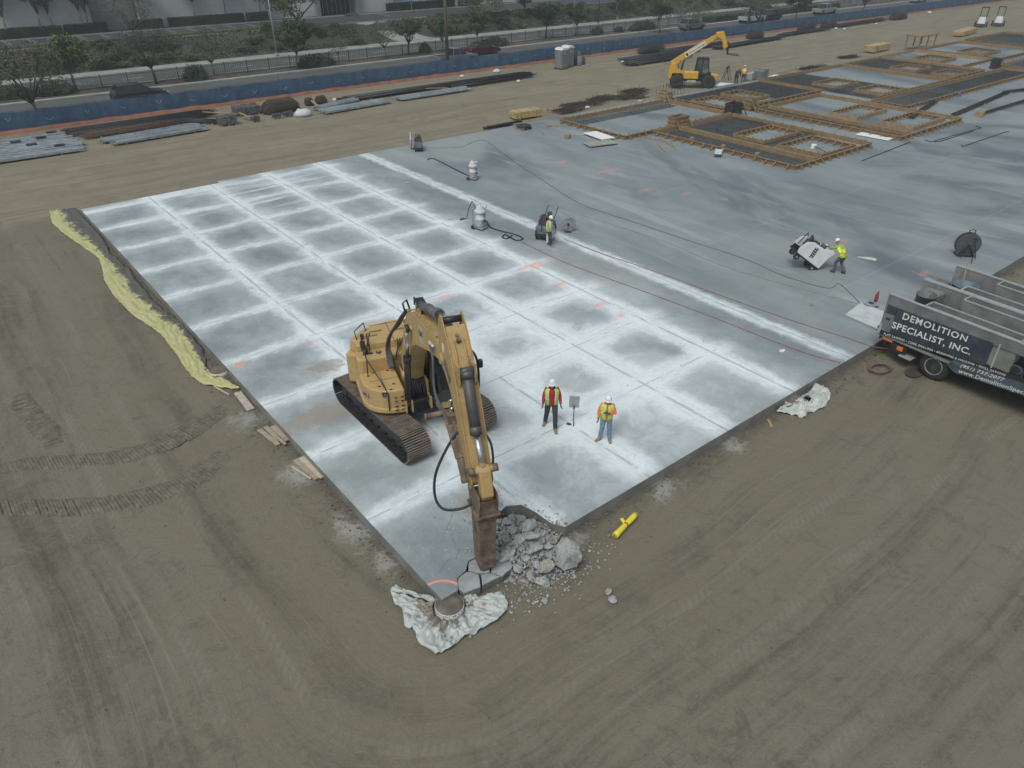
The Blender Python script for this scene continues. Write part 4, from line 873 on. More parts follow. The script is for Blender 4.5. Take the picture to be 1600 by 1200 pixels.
for k in range(34):
    p = at(rnd.uniform(776, 862), rnd.uniform(782, 822), .0)
    if p.y > 1.75 or p.x < 3.0: put_rock(p.x, p.y, rnd.choice((.08, .1, .14, .2, .3)), -.02, tilt=.25, label='flat concrete chip lying on the slab just above the rubble heap').scale.z *= .45
# fines: too small to count
b = MB()
for k in range(4200):
    if k < 3400:
        x, y = rnd.gauss(2.95, .52), rnd.gauss(.2, .55); z = heap_z(x, y)
        if x > .5 and y > 0 and not inpoly(x, y, HEAP + [(1.9, -.1)]): z = .004 if not inpoly(x, y, NOTCH) else GZ + .15
        if x > 4.1 and y > 0: z = .004
    elif k < 3600:
        x, y = rnd.gauss(2.5, .55), rnd.gauss(1.9, .35); z = .004 if not inpoly(x, y, NOTCH) else GZ + .1
        if y < 0: z = GZ + .02
    else:
        x, y = rnd.gauss(2.9, .9), rnd.gauss(-.9, .35); z = GZ + .02
        if y > -.05: continue
    s = rnd.choice((.012, .015, .02, .03, .045, .06)); M = Matrix.Rotation(rnd.uniform(0, 6), 3, (rnd.random(), rnd.random(), rnd.random() + .1))
    b.box((x, y, z + s * .3), (s, s * rnd.uniform(.6, 1.3), s * .7), M, 0, rnd.uniform(.5, .9))
b.lathe([(1.4, -.04), (1.1, .03), (.7, .15), (.2, .24), (.01, .26)], (2.95, .25, GZ), 26, 2, sy=1.0, sx=.85)  # mound darker than the chunks: shade of the gaps put into its colour
tag(b.build('rubble', [M_rock, M_rock2, mat('grit_gap_shade', (.17, .165, .15), .95, 0, .4, 0, scale=9, bump=1.0)]), 'fine grey rubble and grit around the broken slab corner', 'rubble', kind='stuff')
o = put_rock(3.42, -.92, 1.05, GZ + .12, rock_mesh(31, .35, .95, 18), 'largest pale boulder of broken concrete, right end of the heap', None, rz=1.0, tilt=.3); o.scale = (.95, .8, 1.05)
for px, py, s, t in [(950, 928, .26, 'upper of two small stones lying on bare earth right of the boulder'), (957, 940, .28, 'lower of two small stones lying on bare earth right of the boulder'), (851, 942, .2, 'small grey stone on the earth below the rubble heap'), (818, 912, .3, 'pale flat concrete piece just below the rubble heap'), (972, 840 - 60, .10, 'tiny white stone by the slab edge')]:
    p = at(px, py, GZ); put_rock(p.x, p.y, s, GZ, None, t, None)
# cracked plates still lying along the edge
def plate(poly, z, tilt, lab):
    b = MB(); cx = sum(p[0] for p in poly) / len(poly); cy = sum(p[1] for p in poly) / len(poly)
    pp = []
    for i in range(len(poly)):
        a, c = poly[i], poly[(i + 1) % len(poly)]
        for t in (0, .33, .66): pp.append((a[0] + (c[0] - a[0]) * t - cx + rnd.uniform(-.02, .02), a[1] + (c[1] - a[1]) * t - cy + rnd.uniform(-.02, .02)))
    b.prism(pp, -.30, 0, 'z'); o = b.build('slab_fragment', M_slabfrag, bevel=.015); o.location = (cx, cy, z); o.rotation_euler = tilt; return tag(o, lab, 'slab fragment', 'cracked slab pieces at the corner')
g = NG('slab_fragment_concrete'); n_ = g.noise(1.6, 6, .65); f_ = g.noise(13, 4, .7); _, _, Z_ = g.xyz()
M_slabfrag = g.out(g.mix(g.ss(Z_, -.02, -.06), g.mix(g.ss(n_, .3, .7), (.22, .24, .24), (.36, .38, .38)), (.17, .165, .15)), .85); g.bump(g.add(f_, n_), .5, .015)
plate([(.53, .03), (.74, .33), (1.05, .40), (1.25, .12), (1.05, -.22), (.6, -.12)], -.025, (.03, -.03, 0), 'wedge-shaped slab fragment just right of the orange arc')
plate([(1.09, .40), (1.32, .64), (1.62, .58), (1.72, .25), (1.5, .02), (1.28, .13)], -.01, (-.05, .02, 0), 'slab fragment directly under the hammer point')
plate([(1.10, -.2), (1.28, .10), (1.5, -.02), (1.66, -.28)], -.04, (.05, .05, 0), 'narrow slab fragment at the front edge below the hammer')
plate([(1.65, .57), (1.93, .68), (2.15, .55), (2.1, .18), (1.76, .24)], .0, (.06, -.10, 0), 'tilted slab fragment between hammer and rubble heap')
plate([(1.54, 0.0), (1.75, .22), (2.1, .15), (2.2, -.15), (1.72, -.28)], -.06, (.10, .06, 0), 'broken slab fragment at the front edge left of the heap')

# ---- round form tube under the corner, other tubes
M_mud = mat('wet_mud', (.15, .13, .105), .95, var=.3, scale=3, bump=.5); M_tube = mat('tube_card', (.50, .50, .47), .75, 0, .12, .25, (.22, .19, .15), 3)
def form_tube(x, y, r, h, label, rings=True):
    t = thing('form_tube', label, 'form tube', (x, y, GZ - .15))
    bw = MB(); n = 36; bw.lathe([(r, 0), (r + .004, h * .5), (r, h)], n=n)
    b = MB(); b.lathe([(r - .012, h - .02), (r - .014, h + .012), (r * .5, h + .03), (.02, h + .02)], n=n); b.build('fill', M_mud, t)
    if rings:
        b = bw; rd = random.Random(2)
        for k in range(46):
            a = k * 2 * math.pi / 46
            if rd.random() < .25: continue
            for zz in ((h - .14), (h - .30)):
                p = V((math.cos(a) * (r + .004), math.sin(a) * (r + .004), zz + .1)); b.box(p, (.006, r * .09, .035 if rd.random() < .6 else .02), a, 1)
    bw.build('wall', [M_tube, mat('print_blue', (.09, .10, .16), .7)], t)
    return t
form_tube(.12, -.16, .37, .39, 'round form tube with printed bands wrapped in plastic under the near corner')
form_tube(15.25, -.12, .40, .28, 'round white form tube at the right slab edge beside crumpled plastic', False)
form_tube(-.22, 14.9, .36, .30, 'round form tube at the left slab edge by the end of the yellow sheet', False)

# ---- crumpled plastic
def plastic_mat(name, c, dcol, amt, amt2=0.0, piv=.62):
    g = NG(name); n = g.noise(1.7, 6, .72, None, .8); n2 = g.noise(8, 5, .7)
    uv = g.N.new('ShaderNodeUVMap').outputs[0]; U = g.xyz(uv)
    d = g.ss(g.add(g.add(g.mul(n, .75), g.mul(n2, .25)), g.add(g.mul(g.sub(U[1], piv), amt), g.mul(g.sub(.5, U[0]), amt2))), .50, .56)
    g.bump(g.add(n2, g.noise(3, 5, .7, None, 1.5)), .5, .03)
    g.out(g.mix(d, g.mix(g.ss(n2, .3, .7), tuple(x * .82 for x in c), c), dcol), .42); g.bsdf.inputs['Subsurface Weight'].default_value = 0
    return g.mat
def sheet(name, grid, label, m, cat='plastic sheet', amp=.06, thick=.004, fu=1, fa=26, fb=2.2):
    """grid[i][j] -> xy; wrinkled surface with ridges, real thickness"""
    b = MB(); I, Jn = len(grid), len(grid[0])
    for i in range(I):
        for j in range(Jn):
            x, y, z = grid[i][j]; U, W = i / (I - 1) * fu, j / (Jn - 1); f = .3 * mnoise.noise(V((x * 1.6, y * 1.6, 1))) + .55 * (1 - 3.2 * abs(mnoise.noise(V((U * fa + W * 1.5, W * fb + .8 * mnoise.noise(V((U * fa * .5, W * 2, 3))), 4))))) + .35 * (1 - 3.2 * abs(mnoise.noise(V((U * fa * 2.3 - W * 2, W * fb * 2.1, 2))))) - .1
            b.v.append(V((x + .05 * mnoise.noise(V((x * 3, y * 3, 6))), y + .05 * mnoise.noise(V((x * 3, y * 3, 8))), z + max(.0, f + .22) * amp)))
    for i in range(I - 1):
        for j in range(Jn - 1): a = i * Jn + j; b.f.append([a, a + 1, a + Jn + 1, a + Jn]); b.m.append(0); b.sm.append(True)
    o = b.build(name, m, recalc=False); uvl = o.data.uv_layers.new(name='UVMap')
    for lp in o.data.loops: i, j = divmod(lp.vertex_index, Jn); uvl.data[lp.index].uv = (i / (I - 1), j / (Jn - 1))
    s_ = o.modifiers.new('solid', 'SOLIDIFY'); s_.thickness = thick; s_.offset = 1
    return tag(o, label, cat)
def interp(pts, t):
    s_ = t * (len(pts) - 1); i = min(int(s_), len(pts) - 2); f = s_ - i; return tuple(a + (c - a) * f for a, c in zip(pts[i], pts[i + 1]))
M_yel = plastic_mat('yellow_plastic', (.52, .50, .235), (.105, .10, .085), .50, .24, .58)
OUT = [at(x, y, GZ) for x, y in [(78, 330), (82, 350), (100, 366), (130, 387), (155, 404), (160, 420), (163, 438), (180, 466), (206, 493), (235, 512), (255, 527), (272, 550), (285, 570), (302, 592), (318, 602), (345, 607), (375, 609)]]
INN = [at(x, y, GZ) for x, y in [(121, 327), (135, 345), (150, 360), (166, 380), (172, 398), (192, 412), (205, 425), (222, 448), (240, 470), (262, 490), (280, 497), (300, 525), (318, 548), (324, 572), (338, 588), (356, 596), (374, 607)]]
grid = []
for i in range(150):
    t = i / 149; a, c = interp([(p.x, p.y) for p in OUT], t), interp([(p.x, p.y) for p in INN], t); row = []
    for j in range(20):
        u = j / 19; x, y = a[0] + (c[0] - a[0]) * u, a[1] + (c[1] - a[1]) * u
        row.append((min(x, -.03), y, GZ + .02 + .03 * math.sin(math.pi * u) ** .5))
    grid.append(row)
sheet('yellow_plastic_sheet', grid, 'long yellow plastic sheeting strip along the left slab edge, half covered with mud', M_yel, amp=.085, fa=22, fb=4.5)
M_pla = plastic_mat('clear_plastic', (.48, .52, .50), (.20, .18, .145), -.24, 0, .38)
def ringsheet(name, cx, cy, outline, r0, label, m, z1=.25, amp=.15, n=170):
    grid = []
    k = len(outline)
    for i in range(n + 1):
        t = i / n * k; a = outline[int(t) % k]; c = outline[(int(t) + 1) % k]; f = t - int(t); ox, oy = a[0] + (c[0] - a[0]) * f, a[1] + (c[1] - a[1]) * f
        ang = math.atan2(oy - cy, ox - cx); row = []
        for j in range(36):
            u = j / 35; rr = math.hypot(ox - cx, oy - cy); r = r0 + (rr - r0) * u; fold = .5 + .5 * math.sin(ang * 17 + 2.2 * math.sin(ang * 3) + u * 1.5)
            z = GZ + .015 + z1 * .5 * (1 - u) ** 3 + .05 * fold * (1 - u) * u * 3 + (.05 * math.exp(-((u - .9) / .06) ** 2)) * (.5 + .5 * math.sin(ang * 5))
            row.append((cx + r * math.cos(ang), cy + r * math.sin(ang), z))
        grid.append(row)
    return sheet(name, grid, label, m, amp=amp, fa=30, fb=1.3)
pts_ = [at(x, y, GZ) for x, y in [(610, 926), (617, 948), (628, 955), (632, 978), (650, 990), (652, 1008), (684, 1023), (705, 1015), (722, 1000), (745, 988), (778, 972), (792, 958), (794, 944), (782, 928), (755, 938), (735, 930), (716, 950)]] 
ol = [(p.x, p.y) for p in pts_] + [(.3, .0), (-.05, .35), (-.45, 1.05), (-.55, 1.35)]
ringsheet('clear_plastic_sheet', .12, -.16, ol, .42, 'crumpled whitish plastic sheet spread round the form tube at the near corner', M_pla, z1=.03)
pts_ = [at(x, y, GZ) for x, y in [(1212, 645), (1235, 650), (1257, 655), (1262, 648), (1290, 637), (1298, 618), (1288, 606), (1274, 602), (1262, 618)]]
ringsheet('clear_plastic_sheet', 15.45, -.45, [(p.x, p.y) for p in pts_] + [(15.7, -.1), (14.8, -.1)], .15, 'small crumpled white plastic sheet against the right slab edge', mat('white_plastic', (.50, .53, .50), .45, 0, .2, .35, (.25, .22, .18), 4), z1=.35, amp=.14, n=90)

# ---- planks, roll, small things
WD = [mat('weathered_wood', (.34, .28, .21), .85, 0, .2, .3, (.2, .17, .13), 5), mat('pale_wood', (.46, .40, .31), .85, 0, .15, .2, (.25, .22, .17), 5), mat('form_wood', (.35, .225, .105), .8, 0, .22, .25, (.2, .15, .1), 4)]
def plank(px0, py0, px1, py1, wd, label, m=0, z=GZ + .03, th=.04, group=None):
    a, c = at(px0, py0, z), at(px1, py1, z); b = MB(); b.bar((0, 0, 0), (c - a).length * V((1, 0, 0)), wd, th)
    o = b.build('plank', WD[m], bevel=.004); o.location = a; o.rotation_euler.z = math.atan2((c - a).y, (c - a).x); return tag(o, label, 'plank', group)
plank(371, 613, 392, 640, .26, 'short pale plank by the lower end of the yellow sheet', 1)
gp = 'planks in the upper pile at the left slab edge'
for k, (a, lab) in enumerate([((405, 671, 435, 695), 'lower-left plank of the four-plank pile at the slab edge'), ((415, 667, 437, 688), 'middle plank of the four-plank pile at the slab edge'), ((428, 665, 452, 687), 'wide dark plank nearest the slab in the upper pile'), ((432, 682, 446, 694), 'short stub lying under the upper plank pile')]): plank(*a, (.16, .16, .3, .1)[k], lab, 0, GZ + .05 + .02 * k, group=None)
for k, (a, lab) in enumerate([((462, 718, 496, 748), 'left broad plank of the lower plank pile'), ((472, 714, 506, 745), 'right broad plank of the lower plank pile, chalky white'), ((456, 729, 486, 748), 'thin batten lying left of the lower plank pile'), ((480, 712, 492, 728), 'splintered board on top of the lower plank pile')]): plank(*a, (.2, .26, .06, .14)[k], lab, 1 if k != 0 else 0, GZ + .05 + .025 * (k % 2))
plank(334, 603, 358, 617, .05, 'thin stick poking out from under the yellow sheet', 1, GZ + .08)
plank(1200, 655, 1206, 667, .10, 'small wood offcut below the right slab edge', 2)
t = thing('plastic_roll', 'bright yellow rolled plastic sheet with a red tie on the earth', 'plastic roll', (0, 0, 0)); a, c = at(961, 837, GZ + .1), at(993, 804, GZ + .1)
M_yr = mat('yellow_roll', (.78, .66, .05), .45, 0, .08); b = MB(); pts = [a.lerp(c, k / 10) for k in range(11)]; b.tube(pts, [(.09, .085), (.095, .09), (.09, .09), (.088, .085), (.085, .08), (.07, .07), (.085, .08), (.09, .085), (.09, .09), (.09, .085), (.085, .085)], 18); dr = (c - a).normalized()
b.tube([a - dr * .02, a + dr * .01], [.06, .06], 14, m=1); b.box(a.lerp(c, .62) + V((-.12, .06, .05)), (.3, .1, .015), Matrix.Rotation(1.2, 3, 'Z')); b.build('roll', [M_yr, mat('yellow_dark', (.45, .36, .02), .6)], t)
b = MB(); b.cyl(a.lerp(c, .49), a.lerp(c, .53), .082, n=18); b.build('tie', REDD, t)
# square-bladed scraper propped in the cut, between the two people
t = thing('shovel', 'grey flat-bladed shovel standing blade up between the two workers', 'shovel', (7.66, 3.42, 0)); b = MB(); b.cyl((0, 0, 0), (.10, .12, .72), .016, n=8); b.build('handle', BK, t)
b = MB(); b.box((.14, .16, .84), (.34, .02, .50), Matrix.Rotation(R(-42), 3, 'Z') @ Matrix.Rotation(R(8), 3, 'X')); b.box((.12, .14, .62), (.10, .03, .08), R(-42)); b.build('blade', mat('galv', (.40, .41, .41), .5, .4, .12), t, bevel=.01)
t = MB(); t.box((7.62, 3.6, .004), (.12, .16, .006), R(20)); tag(t.build('metal_shim', BKD), 'small dark metal plate at the cut crossing under the shovel', 'metal plate')

# ---- cables and hoses lying about
def cable(name, pts, r, m, label, cat='cable', z=.012):
    pts = [V((p.x, p.y, p.z)) if isinstance(p, V) else at(*p, z) for p in pts]; P2 = []
    for i in range(len(pts) - 1):
        q0, q1, q2, q3 = pts[max(i - 1, 0)], pts[i], pts[i + 1], pts[min(i + 2, len(pts) - 1)]
        for k in range(6):
            t = k / 6; P2.append(.5 * ((2 * q1) + (q2 - q0) * t + (2 * q0 - 5 * q1 + 4 * q2 - q3) * t * t + (3 * q1 - q0 - 3 * q2 + q3) * t ** 3))
    P2.append(pts[-1]); b = MB(); b.tube(P2, r, 6); return tag(b.build(name, m), label, cat)
M_rc = mat('red_cord', (.28, .09, .07), .7); M_tc = mat('tan_cord', (.30, .25, .16), .8)
cable('power_cable', [(672, 231), (700, 231), (722, 229), (742, 221), (760, 221), (800, 250), (850, 283), (900, 315), (950, 334), (1000, 350), (1080, 377), (1165, 405), (1225, 431), (1292, 450), (1310, 443), (1328, 458), (1345, 475)], .014, GREYH, 'dark cable running from the far saw across the slab to the tail lift', 'cable')
cable('vacuum_hose', [(668, 250), (672, 248), (680, 249), (698, 258), (720, 269), (734, 276), (739, 279)], .045, RB, 'black hose leading to the farther upright vacuum', 'hose')
cable('vacuum_hose', [(760, 345), (765, 354), (775, 359), (790, 363), (806, 367), (817, 373), (808, 376), (797, 371), (789, 367), (785, 371), (792, 373), (800, 368)], .045, RB, 'black looped hose lying beside the nearer upright vacuum', 'hose')
cable('electric_cable', [(882, 374), (900, 381), (940, 396), (1020, 423), (1100, 452), (1180, 481), (1250, 505), (1320, 527), (1362, 541), (1390, 545), (1420, 549)], .016, M_rc, 'red cord from the grey slab saw to the truck', 'cord')
cable('electric_cable', [(815, 378), (860, 400), (900, 417), (1000, 453), (1120, 498), (1200, 530), (1260, 552), (1313, 567)], .016, M_rc, 'red cord across the slab ending at the right edge', 'cord')
cable('electric_cable', [(905, 335), (960, 352), (1040, 378), (1120, 412), (1200, 437), (1270, 456), (1345, 476)], .013, M_tc, 'tan cord crossing the slab towards the tail lift', 'cord')
cable('hose_coil', [at(1376 + (20 - .2 * a) * math.cos(a * .7), 575 + (8 - .05 * a) * math.sin(a * .7), GZ + .05 + .004 * a) for a in range(28)], .025, mat('mauve_hose', (.17, .11, .115), .6), 'coil of dark reddish hose on the earth behind the truck wheel', 'hose')
# paper scraps, debris on the slab
for k, (px, py, s, m, lab) in enumerate([(637, 285, .35, 1, 'small pale timber offcut on the slab left of the upright vacuum'), (704, 342, .3, 1, 'tan timber scrap on the slab left of the nearer vacuum'), (1268, 476, .3, 2, 'brown rag-like scrap on the slab left of the tail lift'), (1222, 548, .3, 1, 'white scrap on the slab near its right edge')]):
    p = at(px, py, .02); b = MB(); b.prism([(s * .6 * math.cos(a) * rnd.uniform(.6, 1), s * .4 * math.sin(a) * rnd.uniform(.6, 1)) for a in [i * .785 for i in range(8)]], 0, .03, 'z'); o = b.build('scrap', WD[m] if k < 3 else WHT); o.location = (p.x, p.y, .004); tag(o, lab, 'scrap')
p = at(1352, 404, 0); b = MB(); b.prism([(-.55, -.1), (-.1, -.15), (.45, -.22), (.6, .0), (.3, .12), (-.1, .05)], 0, .10, 'z', shrink=.7); o = b.build('sack', mat('sack_white', (.45, .46, .40), .8, 0, .2), bevel=.04); o.location = (p.x, p.y, .004); o.rotation_euler.z = R(-60); tag(o, 'limp pale sack on the slab behind the white saw', 'sack')

# loose clods, pebbles and chips: far too many to count
M_clod = mat('earth_clod', (.15, .135, .10), .95, 0, .35, 0, scale=2)
def scatter(name, label, cat, n, fn, m, smin, smax, seed):
    r_ = random.Random(seed); b = MB()
    for _ in range(n):
        q = fn(r_)
        if q is None: continue
        s_ = smin + (smax - smin) * r_.random() ** 3; vs = [V((r_.uniform(-1, 1), r_.uniform(-1, 1), r_.uniform(-.1, .9))) * s_ for _k in range(5)]
        b.add([V(q) + v for v in vs], [(0, 1, 2), (0, 2, 3), (0, 3, 1), (4, 1, 2), (4, 2, 3), (4, 3, 1)], 0)
    return tag(b.build(name, m), label, cat, kind='stuff')
def f_earth(r_):
    t_ = r_.random()
    if t_ < .35: return (-abs(r_.gauss(.25, .35)) - .02, r_.uniform(-.3, 38), GZ + .02)
    if t_ < .75: return (r_.uniform(-.3, 34), -abs(r_.gauss(.25, .35)) - .02, GZ + .02)
    x, y = r_.uniform(-14, 34), r_.uniform(-11, 40)
    if x > -.1 and y > -.1: return None
    return (x, y, GZ + .01)
scatter('clods', 'small earth clods and pebbles on the bare ground around the slab', 'clods', 9000, f_earth, M_clod, .012, .055, 4)
def f_slab(r_):
    if r_.random() < .6:
        k = r_.randint(1, 5); return (k * NX + r_.gauss(0, .45), r_.uniform(.2, 37), .004)
    return (r_.uniform(.2, 19), r_.randint(1, 9) * NY + r_.gauss(0, .4), .004)
scatter('chips', 'fine pale concrete chips scattered along the cuts of the slab', 'chips', 2600, f_slab, M_rock, .008, .035, 6)
# ================================================================== small machines on the slab
M_dustw = mat('dusty_white', (.52, .53, .52), .75, 0, .15, .35, (.3, .3, .29), 6); M_dustg = mat('dusty_grey', (.24, .25, .26), .75, .1, .25, .4, (.5, .5, .5), 6)
M_sawb = mat('saw_bluegrey', (.13, .16, .20), .55, .1, .25, .45, (.42, .43, .43), 5); M_wh = mat('saw_white', (.66, .68, .69), .45, 0, .08, .2, (.4, .4, .38), 4); TY = mat('tyre', (.03, .03, .03), .85, 0, .2, .35, (.15, .13, .11), 4)
def vacuum(x, y, rz, label, s=1.0):
    t = thing('upright_vacuum', label, 'vacuum', (x, y, 0), rz); t.scale = (s, s, s)
    b = MB(); b.box((0, 0, .09), (.62, .55, .06)); b.bar((-.28, -.22, .1), (-.28, -.22, .95), .04); b.bar((-.28, .22, .1), (-.28, .22, .95), .04); b.bar((-.28, -.22, .95), (-.28, .22, .95), .04); b.build('frame', M_dustg, t, bevel=.01)
    b = MB(); b.lathe([(.22, .14), (.235, .16), (.235, .48), (.25, .5), (.25, .53), (.225, .55), (.21, .82)], n=22); b.build('drum', M_dustw, t)
    b = MB(); b.lathe([(.27, .82), (.29, .85), (.29, .93), (.24, .97), (.2, 1.0), (.19, 1.12), (.13, 1.18), (.02, 1.19)], n=22); b.cyl((.1, .12, 1.0), (.27, .17, 1.14), .07); b.cyl((-.1, .12, 1.15), (-.1, .12, 1.22), .06); b.build('motor_head', M_dustw, t)
    b = MB(); b.box((.235, .05, .7), (.03, .16, .16)); b.box((.22, -.1, .35), (.04, .09, .12)); b.box((.235, .12, .42), (.03, .08, .1)); b.build('control_box', M_dustg, t, bevel=.01)
    b = MB(); b.cyl((.22, 0, .45), (.33, .02, .40), .05); b.build('hose_port', BK, t)
    for sy in (-1, 1): b = MB(); b.cyl((-.24, sy * .28, .1), (-.24, sy * .33, .1), .1, n=14); b.build('wheel', TY, t)
    return t
vacuum(21.63, 28.2, R(-60), 'farther of two upright dusty white drum vacuums on the slab')
t = vacuum(16.5, 20.5, R(-75), 'nearer upright dusty white drum vacuum with a wand leaning on its left', 1.12)
p = at(722, 346, 0); b = MB(); q0 = at(729, 341, .01); b.tube([q0 - V((.3, 0, 0)), q0, q0 + V((.1, -.1, .55)), q0 + V((.35, -.1, .95)), V((16.35, 20.6, 1.1))], .022, 7); b.box(q0 - V((.3, 0, -.02)), (.3, .12, .05)); tag(b.build('floor_wand', BK), 'bent black floor wand leaning left of the nearer vacuum', 'wand')
def slab_saw(loc, rz, pitch, label, body_m, guard=True, plates=False, name='slab_saw', sc=1.0):
    """front +x, handle side -x; tipped about its front wheels by pitch"""
    t = thing(name, label, 'saw', loc, rz); t.rotation_euler = (0, pitch, rz); t.scale = (sc, sc, sc)
    b = MB(); b.box((0, 0, .24), (1.25, .62, .08)); b.box((0, .27, .34), (1.2, .06, .2)); b.box((0, -.27, .34), (1.2, .06, .2)); b.build('chassis', BK, t, bevel=.01)
    b = MB(); side = [(-.62, .26), (.55, .26), (.62, .42), (.55, .78), (.30, .93), (-.30, .95), (-.52, 1.12), (-.70, 1.08), (-.62, .8)]
    if plates:
        for sy in (-1, 1): b.prism(side, sy * .33, sy * .29, 'y')
    else: b.prism([(-.55, .28), (.55, .28), (.58, .62), (-.1, .7), (-.5, .68)], -.30, .30, 'y')
    bd = b.build('side_panel' if plates else 'engine_housing', body_m, t, bevel=.025)
    if plates:
        b = MB(); M = Matrix.Rotation(R(0), 3, 'Y')
        for sy in (-1, 1):
            b.box((.02, sy * .333, .62), (.17, .01, .42), Matrix.Rotation(R(12), 3, 'Y'))
        for i in range(5):
            for j in range(3): b.cyl((-.06 + j * .07 + i * .018, .336, .45 + i * .085), (-.06 + j * .07 + i * .018, .342, .45 + i * .085), .022, n=8, m=1)
        b.build('vent_grille', [BKD, M_wh], bd)
        b = MB(); b.box((-.56, 0, 1.02), (.26, .54, .05), Matrix.Rotation(R(-20), 3, 'Y')); b.box((-.58, .13, 1.05), (.17, .2, .02), Matrix.Rotation(R(-20), 3, 'Y'), 1); b.box((-.58, -.13, 1.05), (.17, .2, .02), Matrix.Rotation(R(-20), 3, 'Y'), 1); b.box((-.36, 0, .99), (.10, .54, .10)); b.build('control_panel', [body_m, BKD], t, bevel=.008)
    b = MB(); b.box((.0, 0, .72), (.72, .46, .30)); b.box((.15, .05, .90), (.34, .34, .14)); b.cyl((-.22, .1, .85), (-.22, .1, 1.08), .11, n=16); b.cyl((.28, -.12, .88), (.28, -.12, 1.02), .08, n=14); b.box((-.05, -.16, .93), (.22, .12, .12))
    for k in range(7): b.box((-.32 + k * .1, .235, .72), (.025, .02, .24))
    b.cyl((.36, .16, .95), (.50, .16, 1.08), .035); b.build('engine', mat('engine_dark', (.085, .07, .065), .6, .3, .4, .4, (.25, .2, .17), 8), t, bevel=.012)
    b = MB()
    for sy in ((-1, 1) if not plates else ()): b.tube([(-.45, sy * .22, .7), (-.8, sy * .24, 1.0), (-1.05, sy * .24, 1.08)], .02, 8)
    b.tube([(.5, 0, .9), (.62, 0, 1.05), (.62, 0, .5)], .018, 6); b.build('handlebar', BK, t)
    for sx in (-.42, .42):
        for sy in (-1, 1):
            b = MB(); b.cyl((sx, sy * .22, .12), (sx, sy * .29, .12), .12, n=18); wv_ = b.build('wheel', TY, t); b = MB(); b.cyl((sx, sy * .20, .12), (sx, sy * .30, .12), .05, n=10); b.build('hub', M_dustg, wv_)
    if guard:
        b = MB(); pr = [(.46 * math.cos(a), .46 * math.sin(a)) for a in [R(d) for d in range(0, 181, 12)]]; b.prism([(.55 + x, .30 + z) for x, z in pr] + [(.09, .12), (1.01, .12)], .36, .47, 'y'); b.build('blade_guard', M_dustw if not plates else BK, t, bevel=.02)
    return t
slab_saw((18.5, 17.3, 0), R(-150), 0, 'grey dusty slab saw standing on the slab behind the worker in grey', M_sawb, sc=1.2)
s1 = slab_saw((22.85, 36.7, 0), R(58), 0, 'grey dusty slab saw at the far slab edge with a big round guard', M_sawb)
b = MB(); b.cyl((.5, .5, .62), (.5, .60, .62), .58, n=30); b.cyl((.5, .44, .62), (.5, .64, .62), .12); b.build('round_guard', mat('guard_grey', (.40, .42, .44), .6, .1, .15, .3, (.6, .6, .6)), s1, bevel=.02)
slab_saw((25.42, 6.35, .28), R(141), R(-35), 'white slab saw tilted back by the worker in the lime vest', M_wh, False, True, sc=1.25)
# blade disc standing by the grey saw
t = thing('standing_disc', 'round grey blade cover standing on edge right of the grey slab saw', 'blade', (20.0, 17.15, 0), R(-40)); b = MB(); b.cyl((0, -.06, .40), (0, .04, .40), .40, n=32); b.build('cover', M_dustg, t, bevel=.015)
b = MB(); b.cyl((.05, .09, .40), (.05, .105, .40), .38, n=32); b.build('disc', mat('bright_steel', (.62, .64, .66), .35, .6), t)
b = MB(); b.cyl((0, -.10, .40), (0, .1, .40), .07, n=14); b.build('hub', BK, t); b = MB(); b.bar((0, -.25, .02), (0, .3, .02), .35, .04); b.build('stand', BK, t)
# cable reel with tripod in front
t = thing('cable_reel', 'large dark round cable reel standing on the slab near the trucks', 'reel', (33.35, 1.95, 0), R(42)); M_reel = mat('reel_dark', (.085, .09, .095), .7, .2, .2, .3, (.2, .2, .2), 3)
b = MB()
for sx in (-.14, .14): b.cyl((sx, 0, .62), (sx + .03, 0, .62), .58, n=40)
b.build('flange', M_reel, t, bevel=.01); b = MB(); b.cyl((-.13, 0, .62), (.16, 0, .62), .42, n=24); b.build('wound_cable', RB, t)
b = MB(); b.tube([(-.05, -.14, 1.15), (-.05, -.14, 1.34), (-.05, 0, 1.40), (-.05, .14, 1.34), (-.05, .14, 1.15)], .022, 8)
for sy in (-1, 1): b.bar((-.2, sy * .4, .03), (.25, sy * .4, .03), .05); b.bar((-.2, sy * .4, .03), (-.2, 0, .62), .04); b.bar((.22, sy * .4, .03), (.22, 0, .62), .04)
b.bar((-.2, -.4, .03), (-.2, .4, .03), .05); b.build('stand', BK, t)
t = thing('tripod', 'black tripod set up in front of the dark cable reel', 'tripod', (32.85, 1.5, 0), R(20)); top = V((0, 0, 1.0)); b = MB(); b.cyl(top - V((0, 0, .12)), top + V((0, 0, .1)), .045); b.box(top + V((0, 0, .12)), (.12, .24, .04)); b.build('head', BK, t)
for k in range(3): a = R(200 + 120 * k); b = MB(); b.cyl(top, (.42 * math.cos(a), .42 * math.sin(a), .02), .026, .018, n=8); b.build('leg', BK, t)

